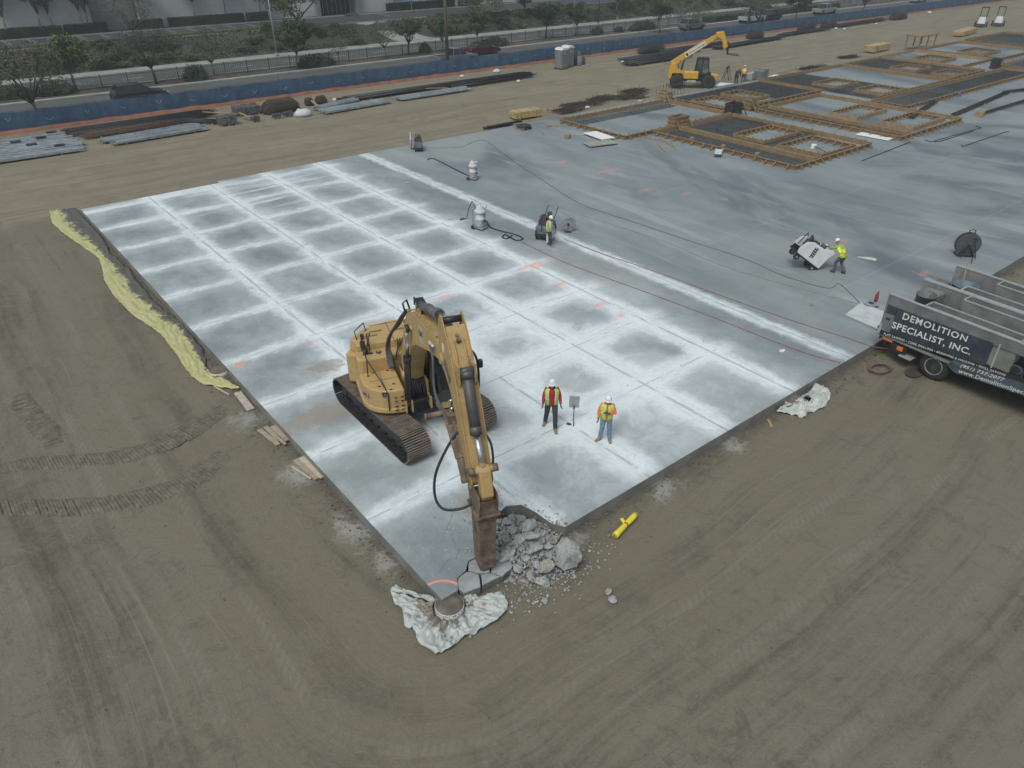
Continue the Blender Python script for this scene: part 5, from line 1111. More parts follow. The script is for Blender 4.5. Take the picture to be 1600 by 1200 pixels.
# ================================================================== TRUCKS at the right slab edge
M_tg = mat('truck_grey', (.17, .18, .18), .6, .2, .2, .35, (.26, .25, .23), 2); M_tw = mat('truck_wrap', (.035, .048, .062), .45, 0, .25, .2, (.12, .13, .14), 2); M_tl = mat('truck_light_edge', (.42, .44, .44), .5, .3, .1, .2)
M_tbl = mat('truck_blue', (.075, .10, .125), .55, .1, .25, .3, (.2, .2, .2), 1.5); M_in = mat('bed_inside', (.22, .225, .21), .75, .1, .25, .4, (.12, .11, .10), 1.2); ORG = mat('orange_plastic', (.75, .17, .05), .6); M_rim = mat('rim_grey', (.34, .35, .37), .55, .5, .15, .4)
def truck(x, y, rz, label, near):
    """local x: across (0 near side .. 2.35), y: along, -y towards the cab; z above the earth"""
    t = thing('flatbed_truck', label, 'truck', (x, y, GZ), rz); W = 2.36; L = 7.4; zb, zt = .95, 2.86
    b = MB(); b.box((.62, -L / 2, .78), (.12, L, .2)); b.box((W - .62, -L / 2, .78), (.12, L, .2)); b.box((W / 2, -.3, .72), (W - .2, .12, .25)); b.build('chassis', BK, t)
    b = MB(); b.box((W / 2, -L / 2, 1.0), (W, L, .1)); b.build('bed_floor', M_in, t)
    # near side wall: light strip over dark printed panels
    b = MB(); b.box((.03, -L / 2, 2.62), (.05, L, .46)); b.box((.03, -L / 2, 2.86), (.09, L, .05), m=1); b.build('upper_panel', [M_tg, M_tl], t)
    b = MB(); yy = -.42
    for k, wd in enumerate((1.55, 1.15, .85)):
        b.box((.015, yy - wd / 2, 1.72), (.07, wd - .025, 1.32)); yy -= wd
    b.box((.03, -.21, 2.20), (.055, .40, .38)); sp = b.build('side_panel', M_tw, t, bevel=.01)
    b = MB(); b.box((.03, -.21, 1.60), (.05, .40, .80)); b.box((-.004, -.2, 1.78), (.02, .16, .10), m=1); b.bar((.03, -.0, .95), (.03, .0, 2.86), .07, .07, 0); b.box((.03, -.0, 1.25), (.09, .1, .5), m=2); b.build('rear_post', [M_tg, BK, mat('lamp_green_grey', (.3, .36, .33), .3)], t)
    # open locker with machinery, then further panels
    b = MB(); b.box((.5, -4.75, 1.7), (.04, 1.15, 1.4)); b.box((.26, -4.75, 1.2), (.5, 1.15, .05), m=0); b.box((.03, -4.16, 1.7), (.07, .06, 1.5), m=1); b.box((.03, -5.34, 1.7), (.07, .06, 1.5), m=1); b.build('locker', [BK, M_tl], t)
    b = MB(); b.cyl((.1, -4.85, 1.45), (.4, -4.85, 1.45), .24, n=20, m=2); b.cyl((.08, -4.85, 1.45), (.1, -4.85, 1.45), .17, n=16, m=1); b.box((.28, -4.45, 1.3), (.3, .45, .22), m=0); b.cyl((.2, -5.1, 1.2), (.2, -5.1, 1.42), .09, m=2); b.box((.25, -4.6, 1.75), (.25, .3, .4), m=1); b.box((.2, -4.45, 1.17), (.3, .5, .06), m=0); b.build('locker_gear', [ORG, BK, M_tbl], t, bevel=.01)
    b = MB(); b.box((.02, -6.4, 1.7), (.07, 2.0, 1.4)); b.build('side_panel', M_tw, t, bevel=.01)
    # skirt behind the wheel
    b = MB(); b.prism([(-2.95, 1.06), (-2.75, .62), (-3.1, .42), (-7.4, .42), (-7.4, 1.06)], .0, .08, 'x'); sk = b.build('skirt', M_tbl, t, bevel=.01)
    b = MB(); b.prism([(-.05, 1.02), (-.05, 1.18), (-7.4, 1.18), (-7.4, 1.02)], -.035, .03, 'x'); st = b.build('lettering_strip', BKD, t)
    if near:
        fr = lambda yy, zz, xx=-.025: frame((0, -1, 0), (0, 0, 1), (xx, yy, zz))
        text_mesh('lettering', 'DEMOLITION', .42, WHT, sp, fr(-.70, 2.0), .006, sx=.86, sp=1.16); text_mesh('lettering', 'SPECIALIST, INC.', .42, WHT, sp, fr(-.42, 1.46), .006, .0, sx=.90, sp=1.07)
        text_mesh('lettering', 'FLAT SAWING \u2022 CORE DRILLING \u2022 BREAKING & HAULING \u2022 WALL SAWING', .15, WHT, st, fr(-.22, 1.04, -.045), .001, .0, sx=.84)
        text_mesh('lettering', '(951) 737-2077', .22, WHT, sk, fr(-3.2, .74, -.006), .002, .25, sx=1.0); text_mesh('lettering', 'www.DemolitionSpecialist.com', .22, WHT, sk, fr(-3.22, .48, -.006), .002, .0, sx=1.05)
    # far side wall
    b = MB(); b.box((W - .03, -L / 2, 1.95), (.05, L, 1.85)); b.box((W - .03, -L / 2, 2.88), (.09, L, .05), m=1)
    for k in range(9): b.box((W - .07, -.3 - k * .85, 1.9), (.05, .05, 1.7), m=0)
    b.build('far_wall', [M_in, M_tl], t)
    # inner lockers with pale rims along the walls
    for (x0, x1, y0, y1) in ((.06, .62, -1.35, -4.7), (W - .62, W - .06, -1.9, -5.6)):
        b = MB(); b.box(((x0 + x1) / 2, (y0 + y1) / 2, 1.85), (x1 - x0, abs(y1 - y0), .04), m=1)
        for xx in (x0, x1): b.box((xx, (y0 + y1) / 2, 2.2), (.03, abs(y1 - y0), 1.3)); b.box((xx, (y0 + y1) / 2, 2.87), (.06, abs(y1 - y0), .05), m=2)
        for yy in (y0, y1): b.box(((x0 + x1) / 2, yy, 2.2), (x1 - x0 - .04, .03, 1.3)); b.box(((x0 + x1) / 2, yy, 2.87), (x1 - x0 - .07, .05, .05), m=2)
        b.build('inner_locker', [M_in, BK, M_tl], t)
    b = MB(); b.box((W / 2, -L + .1, 1.9), (W - .1, .08, 1.8)); b.build('headboard', M_tg, t)
    # tail and lamps
    for xx in (.25, W - .25): b = MB(); b.box((xx, .0, .78), (.2, .05, .12)); b.build('tail_lamp', REDD, t)
    b = MB(); b.box((.12, -.75, .80), (.12, .9, .12)); b.box((.1, -.9, .62), (.05, .55, .3)); b.build('under_box', BK, t); b = MB(); b.box((.02, -.42, .88), (.05, .38, .08)); b.box((.05, -.95, .72), (.08, .22, .16)); b.build('orange_marker', ORG, t)
    b = MB(); b.box((.15, -1.25, .48), (.4, .5, .04)); b.build('side_step', M_tl, t)
    for yy in (-2.3, -8.9):
        for xx in (.26, W - .26):
            s_ = -1 if xx < 1 else 1
            b = MB(); b.lathe([(.34, -.15), (.46, -.16), (.54, -.12), (.55, -.05), (.55, .05), (.54, .12), (.46, .16), (.34, .15)], (xx, yy, .55), 32, M=Matrix.Rotation(R(90), 3, 'Y')); ww = b.build('wheel', TY, t)
            b = MB(); b.lathe([(.34, -.10), (.34, .165), (.305, .165), (.27, .06), (.13, .05), (.11, .11), (.02, .11)], (xx, yy, .55), 28, M=Matrix.Rotation(R(90) * s_, 3, 'Y'))
            for k in range(8): a = k * math.pi / 4; b.cyl((xx + s_ * .05, yy + .2 * math.cos(a), .55 + .2 * math.sin(a)), (xx + s_ * .09, yy + .2 * math.cos(a), .55 + .2 * math.sin(a)), .018, n=6)
            b.build('rim', M_rim, ww)
    # cab (beyond the frame, seen only from the side)
    b = MB(); b.prism([(-7.6, .6), (-7.6, 2.7), (-8.9, 2.75), (-9.35, 1.8), (-10.2, 1.6), (-10.35, .6)], .12, W - .12, 'x'); cb_ = b.build('cab', M_tw if near else M_tg, t, bevel=.06); b = MB(); b.prism([(-8.95, 2.55), (-9.28, 1.85), (-8.0, 1.85), (-8.0, 2.55)], .10, W - .10, 'x'); b.build('window', GL, cb_)
    def warp(o):
        if o.name.startswith(('wheel', 'rim', 'chassis')): return
        if o.type == 'MESH':
            me = o.data; me.transform(o.matrix_basis); o.matrix_basis = Matrix()
            for v in me.vertices:
                z = v.co.z; z = z - .16 * max(0, (z - .9) / 1.96)
                if v.co.x < .12 and z < 2.7 and o.name.split('.')[0] in ('side_panel', 'lettering_strip', 'skirt', 'lettering', 'locker', 'locker_gear'): z += -v.co.y * .078 * min(1.25, (2.7 - z) / 1.7)
                v.co.z = z
        for c in list(o.children): warp(c)
    for c in list(t.children): warp(c)
    return t
TRZ = R(-4.0)
T1 = truck(20.68, -.13, TRZ, 'dark grey truck with white demolition lettering backed up to the slab edge', True)
T2 = truck(23.12, -.32, TRZ, 'plain grey open-bed truck standing behind the lettered truck', False)
def on_truck(T, x, y, z): return T.matrix_basis @ V((x, y, z))
bpy.context.view_layer.update()
def drum(T, x, y, r, h, m, label, cat='bucket', tilt=0, rod=False):
    t = thing('open_drum', label, cat, T.matrix_basis @ V((x, y, 1.06))); b = MB(); b.lathe([(r * .92, 0), (r, h * .3), (r, h), (r + .02, h + .01), (r + .02, h + .04), (r - .03, h + .04), (r - .03, h * .5), (.02, h * .5)], n=28); b.build('wall', m, t)
    if rod: b = MB(); b.cyl((.05, .05, h * .5), (.12, .25, h + .75), .018, n=8); b.build('stick', WD[2], t)
    return t
drum(T1, 1.35, -.72, .36, 1.5, mat('drum_grey', (.14, .15, .15), .6, .2, .25, .4), 'dark open drum near the tail of the lettered truck')
drum(T2, 1.0, -1.1, .46, 1.5, mat('drum_blue', (.11, .16, .21), .6, 0, .25, .35), 'large blue-grey open drum with a stick in it on the plain truck', rod=True)
def block(T, x, y, z, s, label, m, name='crate'):
    b = MB(); b.box((0, 0, s[2] / 2), s); b.box((0, 0, s[2] + .015), (s[0] * .9, s[1] * .9, .03), m=0); o = b.build(name, m, bevel=.02); o.location = T.matrix_basis @ V((x, y, z)); o.rotation_euler.z = TRZ + .03; return tag(o, label, 'crate')
block(T1, 1.95, -.65, 1.06, (.55, .7, 1.45), 'dusty grey crate at the tail of the lettered truck against its far wall', M_in)
block(T1, 1.35, -1.6, 1.06, (.6, .8, 1.2), 'low grey crate in the middle of the lettered truck bed', M_dustg)
block(T2, .55, -.35, 1.06, (.7, .5, 1.45), 'brownish crate at the tail of the plain truck', mat('crate_brown', (.16, .14, .12), .8, 0, .3))
block(T1, 1.35, -3.4, 1.06, (.7, 1.6, 1.1), 'long low dark crate in the forward part of the lettered truck bed', BK)
b = MB(); b.box((0, 0, 0), (.55, 1.3, .05)); b.box((0, .1, .06), (.25, .5, .06)); o = b.build('tool_lid', mat('lid_white', (.55, .57, .57), .5, 0, .1, .3), bevel=.01); o.location = T1.matrix_basis @ V((.75, -5.3, 2.95)); o.rotation_euler = (0, R(4), TRZ); tag(o, 'white lid lying open over the lettered truck bed', 'lid')
b = MB()
for k in range(9): b.tube([(T2.matrix_basis @ V((1.9, -2.2 - .35 * k, 1.95))), (T2.matrix_basis @ V((1.75 + .1 * (k % 2), -2.5 - .35 * k, 2.1))), (T2.matrix_basis @ V((2.0, -2.75 - .35 * k, 1.95)))], .03, 6)
tag(b.build('orange_cord', ORG), 'bundle of orange cord inside the plain truck bed locker', 'cord')
# tail lift resting on the slab
t = thing('tail_lift_plate', 'pale steel tail lift plate lowered onto the slab behind the lettered truck', 'tail lift'); z0 = .10
P4 = [at(1321, 491, .08), at(1374, 514, .10), 0, at(1346, 472, .08)]; P4[2] = P4[3] + (P4[1] - P4[0])
b = MB(); b.add(P4 + [p - V((0, 0, .06)) for p in P4], [(0, 1, 2, 3), (4, 7, 6, 5), (0, 4, 5, 1), (1, 5, 6, 2), (2, 6, 7, 3), (3, 7, 4, 0)]); b.build('plate', mat('lift_steel', (.56, .59, .585), .6, .1, .12, .25, (.3, .3, .29), 2), t)
b = MB(); b.cyl(P4[1] + V((0, .05, .05)), P4[1] + V((.2, -.3, .8)), .06, n=8); b.build('lift_arm', BK, t); b = MB(); b.cyl(P4[2] + V((0, .05, .05)), P4[2] + V((-.2, -.3, .8)), .06, n=8); b.build('lift_arm', BK, t)
pc = at(1361, 474, .11); b = MB(); b.cyl(pc, pc + V((0, 0, .02)), .33, n=28); b.cyl(pc + V((0, 0, .02)), pc + V((0, 0, .03)), .12, n=20, m=1); tag(b.build('saw_disc', [mat('disc_blue', (.33, .38, .42), .5, .3), BK]), 'flat round saw disc lying on the tail lift', 'disc')
pc = at(1368, 471, .14); t = thing('fire_extinguisher', 'small red fire extinguisher standing on the tail lift', 'fire extinguisher', pc); t.scale = (.8, .8, .8); b = MB(); b.lathe([(.085, 0), (.095, .02), (.095, .38), (.07, .45), (.03, .48)], n=18); b.build('bottle', mat('extinguisher_red', (.30, .03, .03), .5), t); b = MB(); b.cyl((0, 0, .47), (0, 0, .54), .03); b.box((.05, 0, .57), (.16, .03, .03)); b.tube([(.03, 0, .5), (.15, 0, .45), (.14, 0, .2)], .014, 6); b.build('valve', BK, t)
b = MB(); b.prism([(.45 * math.cos(a), .3 * math.sin(a)) for a in [R(d) for d in range(0, 360, 20)]], 0, .006, 'z'); o = b.build('dark_patch', mat('dark_patch_brown', (.05, .045, .038), .95)); p = at(1428, 583, GZ); o.location = (p.x, p.y, GZ + .03); tag(o, kind='structure')  # flat dark ellipse on the earth at the truck's near edge
# ================================================================== FORMWORK and reinforcing
M_fw = [mat('form_board', (.25, .168, .088), .8, 0, .2, .25, (.18, .13, .08), 3), mat('form_board_pale', (.31, .22, .125), .8, 0, .2, .2, (.2, .15, .1), 3)]
M_reb = mat('rebar', (.045, .042, .042), .8, .2, .3, .3, (.09, .06, .045), 3)
STK = None
def stake_mesh():
    b = MB(); b.bar((0, 0, 0), (0, 0, .42), .04, .09); b.bar((.0, 0, .34), (.36, 0, .02), .035, .07, up=(0, 1, 0)); b.bar((.34, 0, 0), (.34, 0, .16), .035, .05); b.bar((0, 0, .03), (.36, 0, .03), .035, .05)
    o = b.build('brace', M_fw[0]); me = o.data; bpy.data.objects.remove(o); return me
SM = stake_mesh(); rf = random.Random(11)
def form(x0, y0, x1, y1, label, h=.32, sides='SENW', out=1, step=.85, group=None, m=0):
    """box formwork; out=1 kickers outside, -1 inside"""
    t = thing('timber_formwork', label, 'formwork', (x0, y0, 0), 0, group); W, D = x1 - x0, y1 - y0; m_ = M_fw[m]; cnt = 0
    segs = {'S': ((0, 0), (W, 0), -90), 'E': ((W, 0), (W, D), 0), 'N': ((W, D), (0, D), 90), 'W': ((0, D), (0, 0), 180)}
    for s in sides:
        (ax, ay), (bx, by), na = segs[s]; b = MB(); dx, dy = bx - ax, by - ay; L = math.hypot(dx, dy); ux, uy = dx / L, dy / L
        b.bar((ax - ux * .02, ay - uy * .02, h / 2 + .004), (bx + ux * .018, by + uy * .018, h / 2 + .004), .045, h); nx_, ny_ = math.cos(R(na)), math.sin(R(na))
        b.bar((ax + nx_ * .05 * out, ay + ny_ * .05 * out, h - .02), (bx + nx_ * .05 * out, by + ny_ * .05 * out, h + .0), .13, .045); b.build('board', m_, t)
        n = max(2, int(L / step))
        for k in range(n):
            if cnt >= 96: break
            f = (k + .5 + rf.uniform(-.12, .12)) / n; o = bpy.data.objects.new('brace', SM); col.objects.link(o); o.parent = t
            o.location = (ax + dx * f + nx_ * .04 * out, ay + dy * f + ny_ * .04 * out, .004); o.rotation_euler.z = R(na) + (0 if out > 0 else math.pi) + rf.uniform(-.06, .06); cnt += 1
    return t
def rebar_mat(rects, label, sp=.26, z=.10, up=0.0, r=.016, name='rebar_mat'):
    b = MB(); sp = max(sp * .85, .2); r = .012
    for (x0, y0, x1, y1) in rects:
        for zz in (z,):
            n = int((x1 - x0) / sp)
            for k in range(n + 1): x = x0 + (x1 - x0) * k / max(n, 1) + rf.uniform(-.03, .03); b.bar((x, y0, zz), (x + rf.uniform(-.03, .03), y1, zz), r * 2)
            n = int((y1 - y0) / sp)
            for k in range(n + 1): y = y0 + (y1 - y0) * k / max(n, 1) + rf.uniform(-.03, .03); b.bar((x0, y, zz + r * 2), (x1, y + rf.uniform(-.03, .03), zz + r * 2), r * 2)
        if up:
            for k in range(int((x1 - x0) * (y1 - y0) * .5)): x, y = rf.uniform(x0, x1), rf.uniform(y0, y1); b.bar((x, y, .02), (x, y, up * rf.uniform(.7, 1)), .02)
    return tag(b.build(name, M_reb, recalc=False), label, 'rebar mat')
form(37.0, 29.2, 50.3, 36.6, 'nearest large rectangular formwork around clean slab, left end of the formwork field', sides='SENW')
rebar_mat([(37.3, 34.8, 49.8, 36.2)], 'narrow rebar strip along the far board of the nearest large formwork', .35, .03)
form(40.0, 16.1, 50.1, 28.8, 'front formwork with dark rebar and two square openings, nearest the open slab')
rebar_mat([(40.3, 16.4, 42.5, 28.5)], 'dark rebar strip in the front formwork beside the open slab', .24, .06)
rebar_mat([(43.1, 20.6, 50.0, 21.3), (43.1, 24.4, 50.0, 28.5), (43.1, 21.3, 44.0, 24.4), (43.1, 16.4, 43.8, 20.6), (49.2, 21.3, 50, 24.4)], 'dark rebar mat round the square openings of the front formwork', .2, .08, .5)
form(42.7, 16.3, 43.0, 28.6, 'long double board through the front formwork', sides='EW', step=2.4, out=-1)
form(44.0, 16.5, 48.5, 20.2, 'right-hand square opening form in the front formwork', out=-1, step=.6); form(44.1, 21.4, 49.0, 24.3, 'left-hand square opening form in the front formwork', out=-1, step=.6)
form(53.5, 15.6, 64.0, 29.0, 'middle-row formwork with two square opening forms on clean slab')
form(55.3, 15.8, 55.6, 28.8, 'long double board through the middle-row formwork', sides='EW', step=2.4, out=-1)
rebar_mat([(53.8, 15.9, 55.1, 28.7)], 'dark rebar strip in the middle-row formwork', .24, .06); form(57.3, 21.3, 62.4, 24.0, 'left-hand square opening form in the middle-row formwork', out=-1, step=.6, m=1); form(57.4, 16.5, 63.0, 19.4, 'right-hand square opening form in the middle-row formwork', out=-1, step=.6, m=1)
form(51.2, 30.0, 66.0, 37.4, 'dark rebar formwork behind the nearest large one, with two openings', sides='SEW'); form(51.8, 31.0, 55.2, 34.9, 'first square opening form behind the nearest large formwork', out=-1, step=.6); form(56.7, 31.6, 59.6, 35.2, 'second square opening form behind the nearest large formwork', out=-1, step=.6)
rebar_mat([(51.4, 35.1, 65.8, 37.3), (55.4, 30.2, 56.5, 35.1), (51.4, 30.2, 66, 30.9), (59.8, 31, 65.8, 35.1)], 'dark rebar mat around the openings behind the nearest large formwork', .24, .08, .5)
form(65.0, 20.9, 94.5, 24.2, 'long narrow formwork strip filled with rebar', step=.8); rebar_mat([(65.3, 21.2, 94.2, 23.9)], 'dark rebar in the long narrow formwork strip', .3, .06, .3)
form(66.6, 24.8, 82.0, 37.2, 'large formwork of the third row, half rebar and half clean slab', sides='NES'); form(68.7, 29.9, 73.0, 32.7, 'left-hand square opening form of the third row', out=-1, step=.6); form(68.9, 25.1, 73.1, 28.1, 'right-hand square opening form of the third row', out=-1, step=.6)
rebar_mat([(66.8, 32.9, 73.8, 37), (73.2, 25, 74.4, 32.9), (66.8, 28.3, 73.2, 29.7), (66.8, 25, 68.5, 32.9)], 'dark rebar mat around the openings of the third row', .28, .08, .4)
form(82.4, 25.0, 91.2, 37.2, 'fourth-row formwork with dark rebar and two openings', step=1.0); form(84.3, 29.6, 88.2, 32.6, 'left-hand square opening form of the fourth row', out=-1, step=.7); form(84.4, 25.3, 88.0, 27.9, 'right-hand square opening form of the fourth row', out=-1, step=.7)
rebar_mat([(82.6, 32.8, 91, 37), (88.4, 25.2, 91, 32.8), (82.6, 28.1, 88.4, 29.4), (82.6, 25.2, 84.1, 32.8)], 'dark rebar mat around the openings of the fourth row', .34, .08, .4)
form(91.6, 28.0, 100.5, 37.6, 'fifth-row formwork round clean slab', step=1.0, m=1); form(101.5, 27.5, 113.5, 37.6, 'sixth-row formwork round clean slab, far right', step=1.1); form(96, 20.8, 113, 25.5, 'far right formwork strip in front of the sixth row', step=1.1, m=1); rebar_mat([(96.3, 21.1, 112.7, 25.2)], 'rebar in the far right formwork strip', .4, .06)
form(103.4, 30.2, 108.5, 33.6, 'square opening form inside the sixth-row formwork', out=-1, step=.8); form(93.2, 31, 97.6, 34.4, 'square opening form inside the fifth-row formwork', out=-1, step=.8)
form(116, 29.0, 130.0, 38.0, 'farthest formwork filled with dark rebar', step=1.3); rebar_mat([(116.3, 29.3, 129.7, 37.7)], 'large dark rebar mat in the farthest formwork', .4, .08)
# tall box forms at junctions
def boxform(x, y, label, s=(.9, .9, 1.0), m=0, dark=False):
    t = thing('column_box_form', label, 'formwork', (x, y, 0)); mm = M_reb if dark else M_fw[m]
    for dx, dy, w_, d_ in ((-s[0] / 2, 0, .05, s[1]), (s[0] / 2, 0, .05, s[1]), (0, -s[1] / 2, s[0] - .06, .05), (0, s[1] / 2, s[0] - .06, .05)): b = MB(); b.box((dx, dy, s[2] / 2), (w_, d_, s[2])); b.build('panel', mm, t)
    b = MB()
    for z in (.2, .55, .9):
        if z < s[2]:
            for sy in (-1, 1): b.box((0, sy * (s[1] / 2 + .05), z), (s[0] + .15, .045, .09))
            for sx in (-1, 1): b.box((sx * (s[0] / 2 + .05), 0, z), (.045, s[1] + .05, .09))
    for sx in (-1, 1): b.bar((sx * s[0] / 2, -s[1] / 2 - .08, s[2] * .8), (sx * s[0] / 2, -s[1] / 2 - .6, .02), .05, .08, up=(1, 0, 0))
    b.build('waler', mm, t); return t
boxform(43.4, 29.3, 'tall timber box form where the two front formworks meet', (1.6, .8, .95)); boxform(50.4, 36.8, 'tall timber box form at the far corner of the nearest large formwork', (.9, .9, 1.0), 1)
boxform(50.9, 29.4, 'dark box form behind the front formworks', (1.2, .9, 1.0), dark=True); boxform(53.6, 29.6, 'tall timber box form at the corner of the middle-row formwork', (.7, .7, 1.1)); boxform(94.6, 25.3, 'dark box form at the far end of the long narrow strip', (.8, .8, 1.1), dark=True)
# upright dowels beyond
b = MB()
for k in range(10): b.bar((51.2 + k * .45, 38.6 + rf.uniform(-.1, .1), GZ), (51.2 + k * .45, 38.6, 1.0 + rf.uniform(-.2, .2)), .03)
tag(b.build('starter_bars', M_reb), 'row of dark upright starter bars beyond the nearest large formwork', 'starter bars')
# boards, sheets and loose stuff on the slab
def slabbox(name, cat, px, py, size, label, m, rz=0, z=.004, bev=.0):
    p = at(px, py, z); b = MB(); b.box((0, 0, size[2] / 2), size); o = b.build(name, m, bevel=bev); o.location = (p.x, p.y, z); o.rotation_euler.z = rz; return tag(o, label, cat)
M_foam = mat('white_board', (.78, .79, .77), .6, 0, .03)
slabbox('foam_board', 'board', 936, 212, (1.25, 2.45, .05), 'bright white board lying flat in front of the nearest large formwork', M_foam, R(-8), .12)
slabbox('plywood_sheet', 'plywood', 938, 224, (2.45, 1.22, .05), 'grey-green plywood sheet lying in front of the white board', mat('ply_grey', (.30, .31, .25), .8), R(-14), .1)
slabbox('foam_board', 'board', 1369, 212.5, (1.6, 2.6, .05), 'white board with an orange item lying between front and middle formworks', M_foam, R(4), .05); slabbox('box', 'box', 1383, 213, (.4, .5, .2), 'small reddish box on the white board between the formworks', RU, .2, .1)
slabbox('foam_board', 'board', 1133, 133, (2.2, 1.6, .05), 'white sheet lying beside the workers at the far formwork', M_foam, .4, -.25); slabbox('foam_board', 'board', 1219, 120, (1.6, 2.0, .05), 'white sheet lying beyond the formwork by the fence side', M_foam, .2, -.25)
slabbox('timber_block', 'timber', 887, 216, (.5, .35, .3), 'square timber block on the slab left of the plywood', M_fw[1], .5, bev=.02)
slabbox('board_offcut', 'timber', 863, 197, (1.0, .35, .08), 'small board stack on the slab left of the nearest formwork', M_fw[1], -.2); slabbox('board_offcut', 'timber', 848, 208, (1.3, .12, .05), 'thin batten on the slab left of the timber block', M_fw[1], 1.0); slabbox('board_offcut', 'timber', 902, 211, (1.3, .5, .06), 'flat board on the slab left of the white board', mat('ply_grey', (.30, .31, .25), .8), -.4)
for k, (x, y, L, a) in enumerate([(1018, 217, 2.4, .1), (1040, 222, 2.8, -.5), (1052, 228, 2.6, -.7), (1034, 232, 2.2, -.6)]): slabbox('batten', 'timber', x, y, (.09, L, .05), 'loose batten on the slab before the front formwork, %s of four' % ORD[k].replace(' from the left', ' from the left') if k else 'loose batten on the slab before the front formwork, leftmost of four', M_fw[1], a, .01)
t = thing('trolley', 'small white wheeled frame on the slab before the front formwork', 'trolley', at(1122, 243, 0), .6); b = MB(); b.box((0, 0, .3), (1.4, .5, .08)); b.box((-.5, 0, .45), (.25, .45, .2)); b.build('tray', M_wh, t, bevel=.02); b = MB(); b.box((.1, 0, .42), (.6, .35, .16)); b.build('pump', BK, t, bevel=.02)
for sx in (-.5, .5):
    for sy in (-.2, .2): b = MB(); b.bar((sx, sy, 0), (sx, sy, .3), .04); b.build('leg', BK, t)
for k, (px, py) in enumerate([(1081, 217), (1130, 229), (1183, 241)]): slabbox('form_tie', 'timber', px, py, (.35, .25, .12), 'small pale block on the board of the front formwork, ' + ORD[k], M_fw[1], .3, .33)
slabbox('white_bucket', 'box', 1271, 231, (.4, .35, .25), 'small white box inside the right-hand opening form', M_foam, .4); 
b = MB(); p, q_ = at(1267, 226, .1), at(1296, 240, .35); b.cyl(p, q_, .04, n=8); tag(b.build('pipe', RU), 'brown pipe leaning across the right-hand opening form', 'pipe')
def rods(pts, r, label, m=None, cat='rebar', name='rebar_rod'):
    b = MB(); b.tube([at(*p, .03) for p in pts], r, 6); return tag(b.build(name, m or M_reb), label, cat)
rods([(1347, 251), (1422, 222)], .03, 'single long rebar rod left of the bent rods on the slab'); rods([(1446, 219), (1455, 221.5), (1533, 199.5), (1525, 197)], .03, 'bent rebar rod on the slab, uppermost of three'); rods([(1460, 221.5), (1468, 221), (1520, 205)], .03, 'bent rebar rod on the slab, middle of three'); rods([(1502, 226), (1504, 229), (1571, 206), (1577, 206)], .03, 'bent rebar rod on the slab, lowest of three')
def bundle(name, label, cat, x0, y0, x1, y1, wd, h, m, n=10, z=GZ, r=.035, jit=.3, dunn=True, flat_=False):
    """loose bundle of long members from (x0,y0) to (x1,y1)"""
    d = V((x1 - x0, y1 - y0, 0)); L = d.length; t = thing(name, label, cat, (x0, y0, z), math.atan2(d.y, d.x)); b = MB(); rr = random.Random(int(x0 * 7 + y0))
    for k in range(n):
        y = rr.uniform(-wd / 2, wd / 2); lay = rr.random(); zz = .10 + r + lay * h * (1 - abs(y) / wd); a0 = rr.uniform(-jit, jit) * .5; a1 = L + rr.uniform(-jit, jit)
        if flat_: b.box(((a0 + a1) / 2, y, zz), (a1 - a0, r * 2.6, r * 1.4), rr.uniform(-.012, .012))
        else: b.cyl((a0, y, zz), (a1, y + rr.uniform(-.06, .06), zz + rr.uniform(-.02, .03)), r, n=6)
    b.build('members', m, t)
    if dunn:
        for f in (.12, .5, .88): q = MB(); q.box((L * f, 0, .05), (.1, wd * 1.05, .1)); q.build('bearer', WD[0], t)
    return t
M_stud = mat('galvanised_stud', (.36, .40, .42), .5, .35, .22, .3, (.2, .19, .17), 1.5)
for (a, lab) in [((65.5, 16.9, 80, 18.2), 'long dark bundle of bars on the slab, right of the middle-row formwork'), ((67, 15.6, 78, 15.4), 'lower dark bundle of bars at the right picture edge'), ((61.5, 19.9 - 1.2, 70, 20.6), 'thin dark bundle of bars beside the long narrow strip'), ((79.9, 18.4, 86, 17.2), 'short dark bar bundle at the far right of the slab')]: bundle('bar_bundle', lab, 'bar bundle', *a, .5, .12, M_reb, 16, 0, .03)
slabbox('timber_block', 'timber', 1530, 182, (.8, .6, .45), 'pale timber block on the slab by the dark bar bundles', M_fw[1], .2); slabbox('blue_tool', 'tool', 1497, 150, (.8, .35, .3), 'small blue tool on the slab beside the long strip', mat('tool_blue', (.05, .13, .28), .5), .6)

# ================================================================== LAYDOWN strip between slab and fence
for (x0, y0, x1, y1, w_, lab) in [(-8, 59.3, 3.0, 59.0, 1.2, 'farthest pale bundle of metal studs at the left picture edge'), (-8, 57.6, 3.4, 57.4, 1.3, 'second pale bundle of metal studs at the left picture edge'), (-8, 56.0, 3.6, 55.8, 1.3, 'third pale bundle of metal studs at the left picture edge'), (-8, 54.2, 3.4, 54.1, 1.4, 'nearest pale bundle of metal studs at the left picture edge'),
    (5.3, 55.1, 12.6, 55.8, .8, 'upper slanting bundle of metal studs right of the big left stack'), (5.8, 54.0, 12.9, 54.5, .8, 'lower slanting bundle of metal studs right of the big left stack'), (23.8, 55.6, 28.2, 56.9, .9, 'upper bundle of metal studs in front of the brown basket'), (23.6, 54.0, 30.4, 54.6, 1.3, 'broad lower bundle of metal studs in the middle of the strip'), (32.0, 54.7, 40.2, 54.8, 1.2, 'bundle of metal studs right of the middle one')]:
    bundle('stud_bundle', lab, 'metal studs', x0, y0, x1, y1, w_, .28, M_stud, 34, GZ, .05, .5, True, True)
